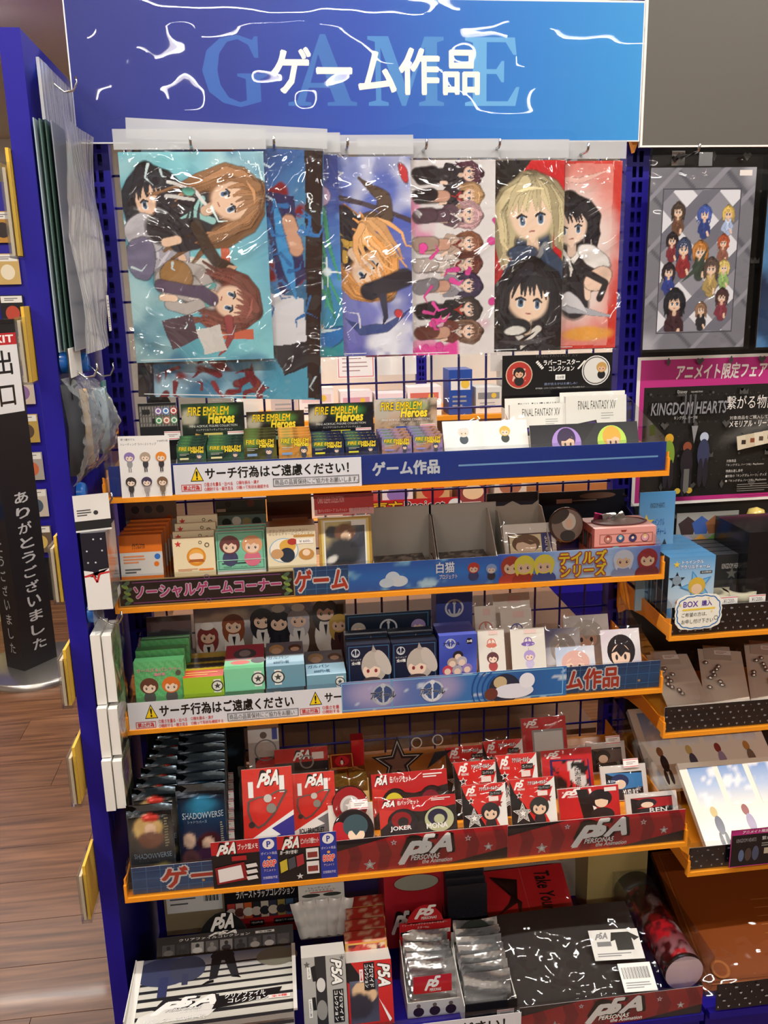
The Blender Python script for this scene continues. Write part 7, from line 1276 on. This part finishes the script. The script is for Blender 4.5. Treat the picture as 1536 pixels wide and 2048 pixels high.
FB = [(.3, .1, .16, '#c9b8b0'), (.42, .13, .12, '#efe6e2'), (.57, .12, .10, '#f1e2e4'), (.70, .12, .09, '#eed8dc'), (.83, .13, .11, '#f2e6e6'), (.97, .09, .17, '#2c4c9c'), (1.08, .1, .1, '#d8d8d4'), (1.2, .12, .2, '#b8b0a8'), (1.35, .13, .12, '#c8b090')]
for k, (x, w, h, c) in enumerate(FB):
    t = thing('far_carton', '%s carton on the distant upper shelf, %s from the left' % (['mauve', 'white', 'pink-white', 'rose', 'cream', 'blue', 'light grey', 'taupe', 'tan'][k], ['first', 'second', 'third', 'fourth', 'fifth', 'sixth', 'seventh', 'eighth', 'ninth'][k]), 'box', (x, 1.74, .946)); obj('body', MB().box(-w/2, 0, 0, w/2, .12, h, c), 'carton', t); p = Pr(w, h, Matrix.Translation((-w/2, 0, 0))); p.rect(.08, .55, .92, .8, ['#a88', '#e8c8c8', '#d8a0b0', '#88b8d0', '#d87060', '#e8e4e0', '#888', '#e8e4de', '#c83a30'][k]).lines(.15, .15, .8, .45, 3, '#999', .4).circ(.7, .68, .1, '#e8c04a'); obj('front_print', p.mb, 'carton', t)
FB2 = [(.3, .12, .17, '#a83030'), (.44, .13, .14, '#d8d0c8'), (.58, .12, .16, '#b85050'), (.72, .12, .13, '#e0d8d8'), (.86, .13, .15, '#c8a070'), (1.02, .12, .12, '#8a4040'), (1.17, .13, .15, '#d8c8b8')]
for k, (x, w, h, c) in enumerate(FB2):
    t = thing('far_carton', '%s carton on the distant lower shelf, %s from the left' % (['red', 'bone', 'brick red', 'pale pink', 'ochre', 'maroon', 'sand'][k], ['first', 'second', 'third', 'fourth', 'fifth', 'sixth', 'seventh'][k]), 'box', (x, 1.74, .566)); obj('body', MB().box(-w/2, 0, 0, w/2, .12, h, c), 'carton', t); p = Pr(w, h, Matrix.Translation((-w/2, 0, 0))); p.ell(.5, .6, .35, .25, ['#e8d0b0', '#c84a4a', '#f0e0d0', '#8a70b0', '#b83a30', '#e8c8a0', '#a86a50'][k]).lines(.15, .1, .8, .3, 2, '#eee', .4); obj('front_print', p.mb, 'carton', t)
t = thing('cloud_note', 'small white handwritten note with a red wavy edge on the distant grid', 'note', (.5, 1.72, 1.1)); p = Pr(.14, .1); obj('note', MB().box(0, 0, 0, .14, .001, .1, '#f0e8e6'), 'paper', t); p.frame(.03, .04, .97, .96, .03, '#d8686c').lines(.14, .2, .86, .8, 4, '#a88', .25); obj('handwriting', p.mb, 'paper', t)
for k, (x, c) in enumerate([(.66, '#e8e4e0'), (.76, '#ece6e0'), (1.15, '#cfc8c2')]):
    t = thing('far_bag', 'white bag hanging on the distant grid, %s' % ['left', 'middle', 'right'][k], 'bag', (x, 1.8, 1.1)); obj('bag', MB().grid(lambda u, v: ((u-.5)*.1, -.012*math.sin(3.14*u)*math.sin(3.14*v), v*.16), 6, 8, c), 'gloss', t); obj('header', MB().box(-.05, .0, .16, .05, .002, .19, '#d8d4cc'), 'paper', t)
